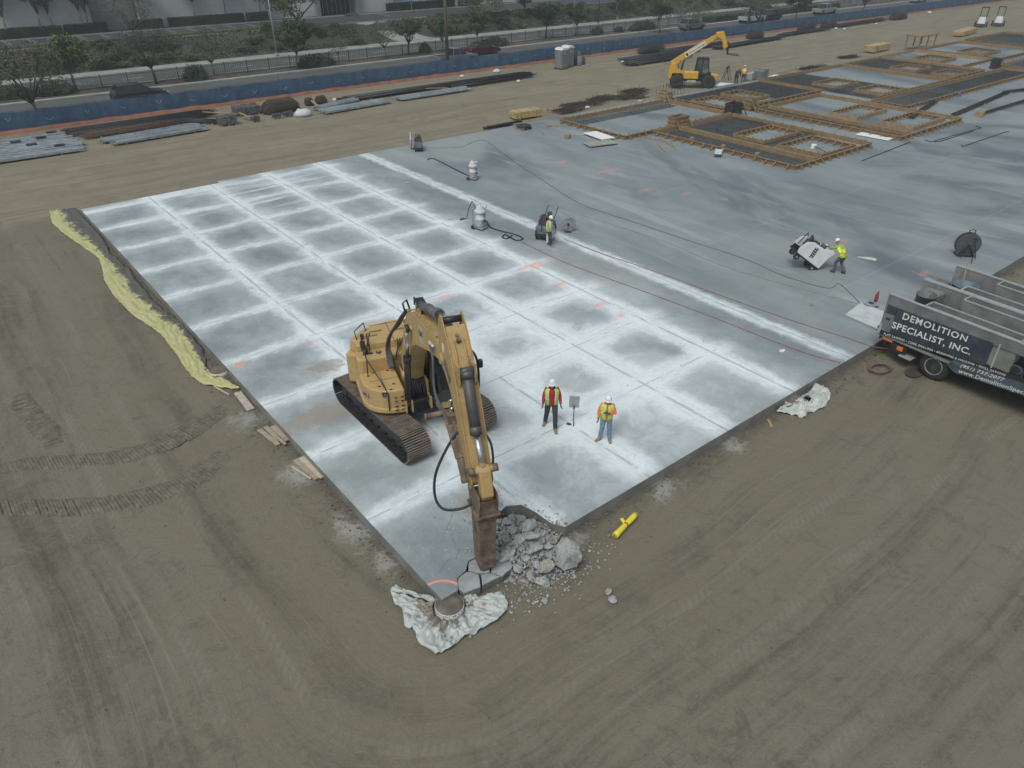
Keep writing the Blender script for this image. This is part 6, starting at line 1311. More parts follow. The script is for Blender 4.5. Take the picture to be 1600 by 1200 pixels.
for k, (x, y) in enumerate([(-.2, 57.8), (1.6, 58.2), (.6, 56.2), (2.2, 54.6), (-3.0, 55.0), (2.6, 59.6)]): b = MB(); b.box((0, 0, .04), (.7, .5, .08)); o = b.build('dark_bracket_pile', BK); o.location = (x, y, GZ + .42); tag(o, 'small dark bracket pile on the stacked studs at the left picture edge', 'brackets', 'dark brackets on the stud stacks')
bundle('rebar_stack', 'wide flat stack of dark rebar behind the slanting studs', 'rebar', 3.8, 60.0, 15.4, 60.2, 2.4, .25, M_reb, 70, GZ, .025, .8); bundle('rebar_stack', 'brown rebar stack in front of the dark one', 'rebar', 4.5, 57.9, 13.8, 58.4, 1.6, .2, mat('rebar_rust', (.10, .065, .045), .85, .2, .3), 50, GZ, .025, .8)
for (x0, y0, x1, y1, w_, n, lab) in [(27.6, 57.6, 50.0, 57.6, 1.2, 50, 'long dark pile of pipes behind the middle stud bundles'), (40, 56.2, 50.4, 56.4, .6, 24, 'thin dark pipe pile left of the toilets'), (64.8, 55.2, 75.0, 55.2, 2.0, 60, 'nearest dark pipe pile right of the toilets'), (66.5, 57.4, 80, 57.6, 1.8, 60, 'second dark pipe pile right of the toilets'), (76, 59.3, 88, 59.2, 1.4, 40, 'far dark pipe pile behind the wheeled loader'), (84, 57.0, 100, 57.8, 1.3, 40, 'dark pipe pile right of the loader boom tip'), (103, 59.2, 116, 59.6, 1.5, 30, 'farther dark bar pile along the blue fence'), (120, 60.2, 136, 60.6, 1.4, 30, 'farthest dark bar pile along the blue fence')]:
    bundle('pipe_pile', lab, 'pipes', x0, y0, x1, y1, w_, .35, BK, n, GZ, .05, 1.2)
# brown wire basket of ties, standing like a loaf
def loaf(x, y, L, W, H, rz, label, m, n=46):
    t = thing('rebar_basket', label, 'rebar basket', (x, y, GZ), rz); b = MB()
    for k in range(n):
        s = -L / 2 + L * k / (n - 1); e = math.sqrt(max(.08, 1 - (abs(s) / (L / 2)) ** 4)); pts = [(s, -W / 2 * e, .02), (s, -W / 2 * e, H * .55 * e), (s, -W * .3 * e, H * .95 * e), (s, 0, H * e), (s, W * .3 * e, H * .95 * e), (s, W / 2 * e, H * .55 * e), (s, W / 2 * e, .02)]; b.tube(pts, .022, 4)
    for yy, zz in ((-.5, .3), (-.42, .8), (-.2, .97), (0, 1), (.2, .97), (.42, .8), (.5, .3)):
        b.tube([(-L / 2 * .97, W * yy * .8, H * zz * .5), (-L * .3, W * yy, H * zz), (L * .3, W * yy, H * zz), (L / 2 * .97, W * yy * .8, H * zz * .5)], .022, 4)
    b.build('hoops', m, t); b = MB(); b.lathe([(.5, 0), (.5, .4), (.42, .7), (.2, .88), (.02, .9)], (0, 0, 0), 20, sx=L * .93, sy=W * .9); b.v = [V((q.x, q.y, q.z * H)) for q in b.v]; b.build('packed_ties', m, t); return t
M_brn = mat('tie_brown', (.075, .058, .042), .85, .1, .3, .3, (.14, .1, .07), 6)
loaf(21.0, 57.2, 3.6, 1.7, 1.15, .05, 'large brown loaf-shaped basket of rebar ties by the fence', M_brn); loaf(24.3, 58.2, .75, .8, .7, 0, 'left of two small brown tie baskets', M_brn, 12); loaf(25.6, 58.3, 1.1, .9, .7, 0, 'right of two small brown tie baskets', M_brn, 16)
for (x, y, L, W, H, lab) in [(75.0, 60.6, 5.0, 1.6, 1.1, 'dark brushy rebar pile against the fence behind the pipes'), (60.5, 59.8, 2.4, 1.4, 1.0, 'dark rebar pile beside the hand-wash stand'), (98, 60.6, 3.5, 1.5, 1.0, 'first dark rebar cage pile beyond the loader boom'), (112, 60.8, 5, 1.5, 1.1, 'second dark rebar cage pile beyond the loader boom'), (118.5, 60.8, 4.2, 1.5, 1.0, 'third dark rebar cage pile beyond the loader boom'), (140, 60.0, 5.5, 1.6, 1.1, 'farthest dark rebar cage pile along the fence')]: loaf(x, y, L, W, H, rf.uniform(-.1, .1), lab, M_reb, 26)
# low heaps of brown rebar between slab and loader
for (x, y, L, W, lab) in [(41.5, 40.8, 3.2, 1.8, 'leftmost low rebar heap beyond the slab edge'), (44.2, 41.8, 4.2, 1.8, 'second low rebar heap beyond the slab edge'), (47.6, 42.6, 3.2, 1.6, 'third low rebar heap beyond the slab edge'), (50.3, 41.6, 4.0, 1.8, 'fourth low rebar heap beyond the slab edge'), (52.8, 43.3, 3.6, 1.6, 'rightmost low rebar heap beyond the slab edge'), (80, 39.8, 4.5, 1.2, 'dark bar heap beyond the third-row formwork'), (91, 43.6 - 2, 3.0, 1.0, 'dark bar heap by the far lumber stack')]:
    t = thing('rebar_heap', lab, 'rebar', (x, y, GZ), rf.uniform(-.3, .1)); b = MB()
    for k in range(90):
        yy = rf.uniform(-W / 2, W / 2); s0 = rf.uniform(-L / 2, L / 2 - .8); z = .03 + .28 * rf.random() * (1 - abs(yy) / W); b.bar((s0, yy, z), (s0 + rf.uniform(.7, 1.8), yy + rf.uniform(-.15, .15), z + rf.uniform(-.03, .12)), .03)
    for k in range(40): xx, yy = rf.uniform(-L / 2, L / 2), rf.uniform(-W / 2, W / 2); b.bar((xx, yy, 0), (xx + rf.uniform(-.1, .1), yy, rf.uniform(.25, .5)), .022)
    b.build('bars', M_brn if x < 60 else M_reb, t)
def lumber(px, py, L, W, H, rz, label, z=GZ):
    p = at(px, py, z); t = thing('lumber_stack', label, 'lumber', (p.x, p.y, z), rz); rr = random.Random(int(px)); n = max(2, int(H / .09)); m = max(2, int(W / .16))
    b = MB()
    for i in range(n):
        for j in range(m): b.box((rr.uniform(-.03, .03), -W / 2 + (j + .5) * W / m, .14 + (i + .5) * H / n), (L + rr.uniform(-.1, .06), W / m - .008, H / n - .008))
    b.build('boards', mat('lumber_fresh', (.45, .33, .165), .8, 0, .18, .1, (.3, .22, .12), 2), t)
    for f in (-.35, .35): q = MB(); q.box((L * f, 0, .07), (.1, W, .14)); q.build('bearer', WD[0], t)
    q = MB()
    for f in (-.3, .3): q.box((L * f, 0, .145 + H / 2), (.03, W + .015, H + .02))
    q.build('strap', BK, t); return t
lumber(821, 184, 2.7, 1.2, .55, R(-5), 'fresh yellow lumber stack just beyond the slab edge'); lumber(1370, 80, 5.2, 1.4, .75, R(4), 'orange lumber stack beyond the fourth-row formwork'); lumber(1507, 54, 7.5, 1.5, .6, R(8), 'long pale lumber stack near the far work table')
t = thing('work_table', 'rough timber work table beyond the fifth-row formwork', 'table', (106, 39.6, 0), 0); b = MB(); b.box((0, 0, 1.5), (5, 2.2, .12)); b.build('top', M_fw[0], t)
for sx in (-2.2, 0, 2.2):
    for sy in (-.9, .9): b = MB(); b.box((sx, sy, .72), (.12, .12, 1.44)); b.build('leg', M_fw[0], t)
# covered pallet by the slab edge
t = thing('covered_pallet', 'small pallet with a black cover at the far slab edge', 'pallet', at(818, 201, 0), R(5)); b = MB()
for k in range(6): b.box((0, -.45 + k * .18, .13), (1.2, .12, .02))
for k in (-.5, 0, .5): b.box((k, 0, .06), (.1, 1.05, .1))
b.build('pallet', WD[0], t); b = MB(); b.lathe([(.62, .15), (.64, .25), (.5, .33), (.2, .36), (.01, .38)], n=14, smooth=False); b.build('cover', BK, t)
b = MB(); b.cyl(at(756, 200, -.2), at(800, 193, -.2), .12, n=12); b.cyl(at(762, 198, -.1), at(815, 189, -.1), .1, n=12); tag(b.build('dark_pipe', BK), 'two dark pipes lying along the far slab edge', 'pipes')
# clutter by the fence, left
for (x, y, s, lab) in [(15.3, 55.3, (1.5, 1.1, .75), 'strapped dark pallet load nearest the track road'), (18.2, 58.3, (2.2, 1.4, .7), 'dark pallet load with pails on top by the fence'), (17.6, 54.8, (.7, .5, .4), 'small dark box bundle right of the strapped pallet load'), (19.6, 54.9, (.8, .4, .35), 'row of low dark bundles before the brown basket, left'), (20.7, 55.0, (.9, .45, .35), 'row of low dark bundles before the brown basket, right')]:
    t = thing('pallet_load', lab, 'pallet load', (x, y, GZ), rf.uniform(-.15, .15)); b = MB()
    for k in (-.4, 0, .4): b.box((s[0] * k, 0, .05), (.1, s[1], .1))
    b.build('pallet', WD[0], t); b = MB(); n = 5
    for i in range(n):
        for j in range(3): b.box((-s[0] / 2 + (i + .5) * s[0] / n, -s[1] / 2 + (j + .5) * s[1] / 3, .11 + s[2] / 2 * rf.uniform(.8, 1)), (s[0] / n - .02, s[1] / 3 - .02, s[2] * rf.uniform(.8, 1)), rf.uniform(-.05, .05))
    b.build('load', mat('load_dark', (.09, .10, .105), .7, .1, .4, .3), t, bevel=.01)
bundle('bar_bundle', 'short dark bundle leaning left of the strapped pallet load', 'bar bundle', 12.3, 58.3, 14.8, 56.0, .7, .3, BK, 18, GZ, .05); 
for k, (x0, y0, x1, y1, lab) in enumerate([(14.6, 59.2, 16.9, 57.2, 'long yellow board across the dark pallet loads'), (17.0, 56.8, 17.3, 55.2, 'short pale board right of the strapped pallet load'), (24.6, 59.0, 23.9, 55.2, 'pale board leaning between the brown baskets and the studs'), (36, 55.9, 38.5, 55.6, 'pale board on the stud bundle left of the white bag')]):
    b = MB(); b.bar((x0, y0, GZ + .5), (x1, y1, GZ + .35), .2, .06); tag(b.build('board', M_fw[1]), lab, 'board')
def bag(px, py, s, label, z=GZ, m=None):
    p = at(px, py, z); b = MB(); b.lathe([(.45, 0), (.52, .12), (.46, .3), (.3, .42), (.12, .48), (.02, .5)], n=18, sx=1.25); b.v = [V((q.x, q.y, q.z)) * (1 + .22 * mnoise.noise(q * 3 + V((px, 0, 0)))) * s for q in b.v]
    o = b.build('white_bag', m or mat('bag_white', (.55, .58, .60), .5, 0, .12, .3, (.3, .3, .28), 3)); o.location = (p.x, p.y, z); return tag(o, label, 'bag')
bag(473, 181, 1.25, 'white plastic bag beside the large brown basket'); bag(776, 113, .75, 'white bag near the orange strip left of the toilets'); bag(1452, 21, .8, 'far white bag on the earth beyond the loader'); bag(722, 118 + 2, .45, 'small pale bag at the orange strip'); bag(716, 137, .45, 'tiny white bag on the bundle of studs')
for k, (px, py) in enumerate([(523, 157), (534, 156), (567, 154), (973, 98), (997, 101), (918, 169), (1000, 160), (1306, 45), (1319, 46), (1369, 38), (1190, 52), (810, 128)]): bag(px, py, .45, 'tiny white scrap bag among the material piles', group if False else GZ)['group'] = 'tiny white scraps among the piles'

# ---- portable toilets and hand wash
M_pt = mat('toilet_grey', (.17, .18, .175), .55, 0, .12); M_ptr = mat('toilet_roof', (.62, .66, .68), .45, 0, .05)
def toilet(x, y, rz, label):
    t = thing('portable_toilet', label, 'portable toilet', (x, y, GZ), rz); b = MB(); b.box((0, 0, 1.08), (1.15, 1.15, 2.05)); bd = b.build('body', M_pt, t, bevel=.06)
    b = MB()
    for k in range(4): b.box((-.42 + k * .28, -.585, 1.1), (.03, .02, 1.8)); b.box((-.585, -.42 + k * .28, 1.1), (.02, .03, 1.8))
    b.build('rib', M_pt, bd); b = MB(); b.prism([(-.62, 2.08), (.62, 2.08), (.55, 2.22), (.25, 2.34), (-.25, 2.34), (-.55, 2.22)], -.6, .6, 'y'); b.build('roof', M_ptr, t, bevel=.04)
    b = MB(); b.box((-.6, 0, 1.05), (.03, .78, 1.8)); dr_ = b.build('door', mat('toilet_door', (.19, .20, .195), .55), t, bevel=.01); b = MB(); b.box((-.62, .28, 1.1), (.03, .05, .16)); b.build('handle', BK, dr_)
    b = MB(); b.box((-.1, -.605, 1.75), (.3, .01, .3)); b.build('sign', mat('toilet_sign', (.28, .33, .4), .5), t); b = MB(); b.box((0, 0, .03), (1.2, 1.2, .06)); b.build('skid', BK, t); b = MB(); b.cyl((.45, .45, 2.1), (.45, .45, 2.5), .05); b.build('vent_pipe', M_pt, t); return t
toilet(56.9, 58.6, R(6), 'left portable toilet, grey with a pale roof'); toilet(58.6, 59.4, R(6), 'right portable toilet, grey with a pale roof')
t = thing('hand_wash_stand', 'grey hand-wash stand right of the portable toilets', 'wash stand', (60.3, 59.0, GZ)); b = MB(); b.lathe([(.34, 0), (.36, .1), (.34, 1.0), (.28, 1.05)], n=16, sx=1.1, sy=.8); b.build('tank', M_pt, t); b = MB(); b.box((0, .15, 1.3), (.35, .2, .5)); b.build('dispenser', M_pt, t, bevel=.03); b = MB(); b.box((.5, -.5, .03), (1.2, .3, .05)); b.build('foot_board', M_tl, t)

# ---- telehandler
TYL = mat('loader_yellow', (.60, .35, .04), .45, 0, .08, .15, (.4, .28, .1), 2); 
t = thing('telehandler', 'yellow wheeled telescopic loader with raised boom beyond the formwork', 'telescopic loader', (60.0, 41.5, GZ), R(-48.0)); 
# +x is the boom's pointing direction
def big_wheel(x, y):
    b = MB(); M = Matrix.Rotation(R(90), 3, 'X'); b.lathe([(.36, -.2), (.58, -.22), (.66, -.17), (.67, 0), (.66, .17), (.58, .22), (.36, .2)], (x, y, .67), 30, M=M)
    for k in range(20):
        a = k * math.pi / 10; b.box((x + .665 * math.cos(a), y, .67 + .665 * math.sin(a)), (.06, .38, .09), Matrix.Rotation(-a, 3, 'Y') @ Matrix.Rotation(.35, 3, 'X'))
    o = b.build('wheel', TY, t); b = MB(); b.cyl((x, y - .16, .67), (x, y + .16, .67), .34, n=20); b.cyl((x, y - .2, .67), (x, y + .2, .67), .14); b.build('rim', BK, o)
for x in (-1.6, 1.65):
    for y in (-1.0, 1.0): big_wheel(x, y)
b = MB(); b.box((0, 0, .8), (4.4, .9, .35)); b.box((-1.6, 0, .67), (.3, 1.8, .3)); b.box((1.65, 0, .67), (.3, 1.8, .3)); b.build('chassis', BK, t, bevel=.03)
b = MB(); b.prism([(-2.55, .95), (-2.45, 1.9), (-2.25, 2.35), (-1.85, 2.3), (-1.6, 1.8), (-1.0, 1.55), (-1.0, 1.35), (-2.1, 1.35), (-2.2, .8)], -.5, .5, 'y'); b.build('boom_tower', TYL, t, bevel=.04)
b = MB(); b.box((-.2, -.78, 1.28), (1.5, .62, .72)); eb = b.build('engine_cover', TYL, t, bevel=.08); b = MB(); b.box((.62, -.78, 1.2), (.24, .6, .75)); b.build('grille', BK, eb, bevel=.03)
b = MB(); b.box((-.1, -.98, .72), (.9, .15, .2)); b.build('side_plate', mat('plate_grey', (.4, .4, .38), .6), t)
b = MB(); b.prism([(2.0, .7), (2.55, .8), (2.6, 1.25), (1.9, 1.35)], -.5, .5, 'y'); b.build('front_frame', TYL, t, bevel=.03)
# cab: open frame on the far side, glass
b = MB(); x0, x1, y0, y1, zt_ = .2, 1.7, .05, .95, 2.75
for x, xt in ((x0, .4), (x1, 1.5)):
    for y in (y0, y1): b.bar((x, y, 1.2), (xt, y, zt_), .08)
for y in (y0, y1): b.bar((.4, y, zt_), (1.5, y, zt_), .08); b.bar((.95, y, 1.25), (.95, y, zt_), .06)
b.bar((.4, y0, zt_), (.4, y1, zt_), .08); b.bar((1.5, y0, zt_), (1.5, y1, zt_), .08); b.box((.95, .5, zt_ + .04), (1.2, 1.0, .05)); b.box((.95, .5, 1.15), (1.6, 1.0, .3)); b.box((.7, .5, 1.55), (.5, .5, .5)); b.box((.5, .5, 1.95), (.15, .45, .5)); cb_ = b.build('cab', BK, t, bevel=.01)
b = MB()
for y in (y0 + .02, y1 - .02): b.add([(.24, y, 1.3), (1.66, y, 1.3), (1.5, y, 2.7), (.42, y, 2.7)], [(0, 1, 2, 3)])
gm = NG('cab_glass'); gm.out((.5, .55, .56), .05); gm.bsdf.inputs['Transmission Weight'].default_value = .9; b.build('window', gm.mat, cb_, recalc=False)
# boom: three telescoping sections
A0, A1 = V((-2.2, 0, 2.25)), V((2.1, 0, 5.05)); dB = (A1 - A0).normalized()
def sec(a, c, w_, h_, nm, m): b = MB(); b.bar(A0 + dB * a, A0 + dB * c, w_, h_, up=(0, 0, 1)); return b.build(nm, m, t, bevel=.02)
s0 = sec(-.1, 3.9, .40, .54, 'boom', TYL); sec(3.6, 4.6, .3, .42, 'boom_section', TYL); sec(4.4, 5.2, .24, .34, 'boom_section', TYL)
pz = dB.cross(V((0, 1, 0))); pz = -pz if pz.z < 0 else pz
b = MB(); M = Matrix((dB, V((0, 1, 0)), pz)).transposed(); b.box(A0 + dB * 2.6 + V((0, -.208, 0)), (2.3, .012, .38), M); dp = b.build('lettering_plate', WHT, s0)
text_mesh('lettering', 'United Rentals', .27, mat('letter_blue', (.02, .05, .16), .6), dp, frame(dB, pz, A0 + dB * 1.9 + V((0, -.22, 0)) - pz * .09), .006, .0, sx=1.05)
b = MB(); c0 = A0 + dB * 1.68 + V((0, -.216, 0)); b.cyl(c0, c0 - V((0, .01, 0)), .14, n=20); b.build('emblem', BKD, dp)
b = MB(); b.cyl((-1.3, .0, 1.3), A0 + dB * 1.35 - pz * .2, .10, n=12); b.build('lift_ram', BK, t); b = MB(); b.tube([(-1.5, -.35, 1.5), (-1.55, -.4, 2.2), A0 + dB * 1.0 + V((0, -.3, -.2))], .05); b.tube([(-1.2, -.3, 1.5), (-1.05, -.35, 2.2), A0 + dB * 1.4 + V((0, -.25, -.2))], .05); b.build('hoses', GREYH, t)
T0 = A0 + dB * 5.1
b = MB(); b.prism([(T0.x - .2, T0.z + .25), (T0.x + .55, T0.z + .35), (T0.x + 1.15, T0.z - 1.05), (T0.x + .75, T0.z - 1.35), (T0.x + .4, T0.z - .35), (T0.x - .15, T0.z - .15)], -.2, .2, 'y'); b.build('boom_head', TYL, t, bevel=.04)
b = MB(); b.cyl((T0.x + 1.05, -.75, T0.z - 1.3), (T0.x + 1.05, .75, T0.z - 1.3), .06); b.box((T0.x + 1.15, 0, T0.z - 1.1), (.08, 1.4, .9), m=0)
for sy in (-.45, .45): b.bar((T0.x + 1.15, sy, T0.z - 1.75), (T0.x + 2.35, sy, T0.z - 1.85), .12, .06)
b.bar((T0.x + 1.15, -.5, T0.z - 1.7), (T0.x + 1.15, .5, T0.z - 1.7), .1); b.build('fork_carriage', BK, t)
# far skid machines, wrapped pallets by the workers
for x, y, lab in ((140.0, 45.8, 'left of two small white machines far off at the right'), (143.5, 44.5, 'right of two small white machines far off at the right')):
    t = thing('light_tower', lab, 'machine', (x, y, GZ), R(20)); b = MB(); b.box((0, 0, .95), (2.0, 1.1, .9), Matrix.Rotation(R(0), 3, 'X'), 0, .85); b.build('body', M_wh, t, bevel=.06); b = MB(); b.box((0, 0, .4), (2.6, 1.3, .2)); b.bar((1.2, -.5, 1.2), (1.2, -.5, 2.8), .12); b.bar((1.2, .5, 1.2), (1.2, .5, 2.8), .12); b.bar((1.2, -.6, 2.8), (1.2, .6, 2.8), .15); b.build('frame', BK, t)
    for sy in (-.85, .85): b = MB(); b.cyl((0, sy - .12, .4), (0, sy + .12, .4), .4, n=18); b.build('wheel', TY, t)
for px, py, s, lab, m in [(1171, 124, (1.3, 1.0, .9), 'pale wrapped load right of the person in orange', mat('wrap_white', (.35, .38, .38), .4, 0, .2)), (1186, 124, (1.9, 1.2, 1.3), 'grey shrink-wrapped pallet load right of the pale one', mat('wrap_grey', (.16, .17, .18), .35, 0, .3))]:
    p = at(px, py + 3, GZ); t = thing('wrapped_load', lab, 'pallet load', (p.x, p.y, GZ), .1); b = MB()
    for k in (-.4, 0, .4): b.box((s[0] * k, 0, .06), (.1, s[1], .12))
    b.build('pallet', WD[0], t); b = MB()
    for k in range(8): b.box((rf.uniform(-.3, .3) * s[0], rf.uniform(-.3, .3) * s[1], .12 + s[2] * .45), (s[0] * .45, s[1] * .45, s[2] * rf.uniform(.6, .95)), rf.uniform(-.4, .4))
    b.build('load', m, t, bevel=.06)
p = at(1146, 122, GZ); t = thing('sawhorse', 'dark frame standing left of the person in black', 'frame', (p.x - 1.3, p.y, GZ), .4); b = MB()
for sx in (-.5, .5): b.bar((sx, -.4, 0), (sx * .8, 0, 1.3), .06); b.bar((sx, .4, 0), (sx * .8, 0, 1.3), .06)
b.bar((-.6, 0, 1.3), (.6, 0, 1.3), .1); b.build('frame', BK, t)
# low black drain channel along the far slab edge
b = MB(); b.box((62, 38.75, GZ + .12), (26, .35, .24)); tag(b.build('black_edge_form', BK), 'long black edging along the far slab edge by the loader', 'edging'); b = MB(); b.box((61, 39.4, GZ + .05), (22, .5, .1)); tag(b.build('pale_edge_strip', M_walk), 'pale strip beside the long black edging', 'edging')
# ================================================================== FENCES
g = NG('blue_screen'); X, Y, Z = g.xyz(); n_ = g.noise(1.2, 5, .6); g2 = g.noise(1, 4, .6, g.comb(g.mul(X, 1.5), Y, g.mul(Z, .4)))
M_blue = g.out(g.mix(g.ss(g.add(g.mul(n_, .5), g.mul(g2, .5)), .35, .65), (.032, .072, .135), (.065, .125, .205)), .75); g.bump(g2, .6, .05)
M_org = mat('silt_orange', (.27, .11, .065), .8, 0, .2, .3, (.25, .17, .1), 1.5); M_post = mat('fence_post', (.06, .06, .06), .5, .4)
FH = 1.62; fx0, fx1, fy = -22, 240, 63.6
t = thing('blue_screen_fence', 'long blue windscreen fence along the road side of the site', 'fence', (0, fy, GZ)); b = MB(); N_ = 1050
for i in range(N_ + 1):
    x = fx0 + (fx1 - fx0) * i / N_; s_ = (x % 3.05) / 3.05
    for j, z in enumerate((.18, .7, 1.25, FH - .03 - .05 * math.sin(math.pi * s_))): b.v.append(V((x, -.04 - .09 * math.sin(math.pi * s_) * math.sin(math.pi * (j + .5) / 4) * (.6 + .7 * mnoise.noise(V((x * .35, 0, 2)))) - .02 * mnoise.noise(V((x * 2, z * 2, 0))), z)))
for i in range(N_):
    for j in range(3): a = i * 4 + j; b.f.append([a, a + 4, a + 5, a + 1]); b.m.append(0); b.sm.append(True)
rv = random.Random(4); M_vent = mat('vent_slit', (.26, .31, .35), .8)
for k in range(88):                       # sewn half-moon wind vents
    x = fx0 + (k + .5) * (fx1 - fx0) / 88; z = .95 + rv.uniform(-.15, .2); r = rv.uniform(.22, .36)
    if rv.random() < .75:
        a0, a1 = rv.choice(((190, 350), (200, 300), (230, 350)))
        b.tube([(x + r * math.cos(R(a0 + (a1 - a0) * q / 8)), -.20, z + r * .9 * math.sin(R(a0 + (a1 - a0) * q / 8))) for q in range(9)], .022, 4, 1)
    else: b.tube([(x - r * .7, -.2, z + r * .4), (x, -.2, z - r * .6), (x + r * .7, -.2, z + r * .4)], .022, 4, 1)
scr = b.build('screen', [M_blue, M_vent], t, recalc=False)
for k in range(86):
    b = MB(); x = fx0 + k * 3.05 + .1; hh = FH + (.35 if rv.random() < .12 else .02); b.cyl((x, .03, 0), (x + rv.uniform(-.03, .03), .03, hh), .03, n=8); b.build('post', M_post, t)
b = MB(); b.tube([(fx0, .03, FH), (fx1, .03, FH)], .02, 6); b.build('rail', M_post, t)
b = MB(); n = 520
for i in range(n + 1):
    x = fx0 + (fx1 - fx0) * i / n; w_ = .07 * mnoise.noise(V((x * .5, 0, 9))); b.v += [V((x, -.50 + w_, .0)), V((x, -.34 + w_, .26 + .1 * mnoise.noise(V((x * .7, 3, 1))))), V((x, -.31 + w_, .26 + .1 * mnoise.noise(V((x * .7, 3, 1))))), V((x, -.44 + w_, 0))]
for i in range(n):
    for j in range(3): a = i * 4 + j; b.f.append([a, a + 4, a + 5, a + 1]); b.m.append(0); b.sm.append(False)
o = b.build('silt_fence', M_org, recalc=False); o.location = (0, fy, GZ); tag(o, 'low orange silt strip along the foot of the blue fence', 'silt fence')
def iron_fence(x0, x1, y, z, h, label):
    t = thing('picket_fence', label, 'fence', (0, y, z)); b = MB(); n = int((x1 - x0) / .26)
    for k in range(n): x = x0 + k * .26; b.box((x, 0, h / 2), (.025, .02, h))
    for zz in (.15, h - .12): b.box(((x0 + x1) / 2, 0, zz), (x1 - x0, .035, .045))
    b.build('pickets', M_post, t); n = int((x1 - x0) / 2.6)
    for k in range(min(n, 98) + 1): b = MB(); b.box((x0 + k * 2.6, 0, h * .55), (.08, .08, h * 1.1)); b.build('post', M_post, t)
    return t
iron_fence(-15, 235, 78.9, GZ + .1, 1.25, 'dark iron picket fence along the planted median')

# ================================================================== BUILDING
g = NG('white_tilt_wall'); X, Y, Z = g.xyz(); n_ = g.noise(.25, 5, .6); j1 = g.ss(g.math('ABSOLUTE', g.sub(g.math('FRACT', g.mul(Z, 1 / 1.55)), .5)), .012, .006)
M_wall = g.out(g.mix(g.mul(j1, .5), g.mix(g.ss(n_, .3, .7), (.40, .415, .41), (.50, .515, .51)), (.16, .165, .165)), .85)
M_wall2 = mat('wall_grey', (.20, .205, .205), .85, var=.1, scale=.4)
t = thing('office_building', 'long white office building with dark glass entrance across the road', 'building', (0, 107.35, 2.0))
def wallbox(x0, x1, y0, y1, z0, z1, nm, m, par=None): b = MB(); b.box(((x0 + x1) / 2, (y0 + y1) / 2, (z0 + z1) / 2), (x1 - x0, y1 - y0, z1 - z0)); return b.build(nm, m, par or t)
wallbox(-60, 17.5, 0, .5, 0, 9.6, 'wall', M_wall); wallbox(17.5, 23.4, 1.6, 2.1, 0, 9.6, 'recessed_wall', M_wall2); wallbox(23.4, 49.5, 0, .5, 0, 9.6, 'wall', M_wall); wallbox(56.6, 100, 0, .5, 0, 9.6, 'wall', M_wall); wallbox(-60, 100, 2.2, 42, 0, 9.3, 'main_block', M_wall2)  # recess takes the darker grey: its shade is put into the colour
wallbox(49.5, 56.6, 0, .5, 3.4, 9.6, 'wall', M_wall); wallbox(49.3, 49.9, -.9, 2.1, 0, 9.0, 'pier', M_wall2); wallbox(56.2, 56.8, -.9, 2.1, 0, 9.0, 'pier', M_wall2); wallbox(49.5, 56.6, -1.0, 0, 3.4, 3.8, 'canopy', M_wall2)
for k in range(8):
    w_ = wallbox(50 + k * .78, 50.7 + k * .78, 1.7, 1.8, .05, 3.3, 'window', GL)
    wallbox(50.7 + k * .78, 50.78 + k * .78, 1.66, 1.82, .05, 3.3, 'frame', mat('alu_frame', (.4, .41, .41), .4, .4), w_)
for k, x0 in enumerate((26, 33.5, 41, 60, 68, 76, 84)):
    w_ = wallbox(x0, x0 + 4.2, -.012, .03, 5.2, 7.0, 'window', GL); wallbox(x0 - .06, x0 + 4.26, -.03, -.013, 5.08, 5.19, 'sill', M_wall2, w_)

# ================================================================== TREES, shrubs, hedges
def leaf_mat(name, a, c_):
    g = NG(name); n_ = g.noise(.9, 4, .6); n2_ = g.N.new('ShaderNodeObjectInfo'); r = g.math('MULTIPLY', n2_.outputs['Random'], .25)
    return g.out(g.mix(g.ss(g.add(n_, g.sub(r, .12)), .38, .64), a, c_), .85)
LM = {'dark': leaf_mat('leaf_dark', (.028, .042, .02), (.062, .085, .036)), 'mid': leaf_mat('leaf_mid', (.04, .066, .022), (.10, .14, .045)), 'olive': leaf_mat('leaf_olive', (.055, .065, .025), (.13, .14, .05)), 'grey': leaf_mat('leaf_grey', (.06, .07, .05), (.12, .13, .095)), 'wisp': leaf_mat('leaf_wisp', (.055, .05, .035), (.10, .095, .065)), 'hedge': leaf_mat('leaf_hedge', (.014, .026, .012), (.035, .055, .02))}
M_bark = mat('bark', (.16, .14, .12), .9, 0, .3, 0, scale=4, bump=.5); M_barkd = mat('bark_dark', (.055, .047, .042), .9, 0, .3)
def leaves(b, rnd, c, r, n, s, m=0, flat_=1.0, hollow=.35):
    for _ in range(n):
        d = V((rnd.gauss(0, 1), rnd.gauss(0, 1), rnd.gauss(0, 1))).normalized(); q = c + V((d.x * r, d.y * r, d.z * r * flat_)) * (hollow + (1 - hollow) * rnd.random() ** .5)
        a = V((rnd.gauss(0, 1), rnd.gauss(0, 1), rnd.gauss(0, .6))).normalized(); e = a.cross(V((rnd.gauss(0, 1), rnd.gauss(0, 1), rnd.gauss(0, 1)))).normalized(); k = s * rnd.uniform(.6, 1.3)
        b.add([q - a * k, q + e * k * .6, q + a * k, q - e * k * .5], [(0, 1, 2, 3)], m)
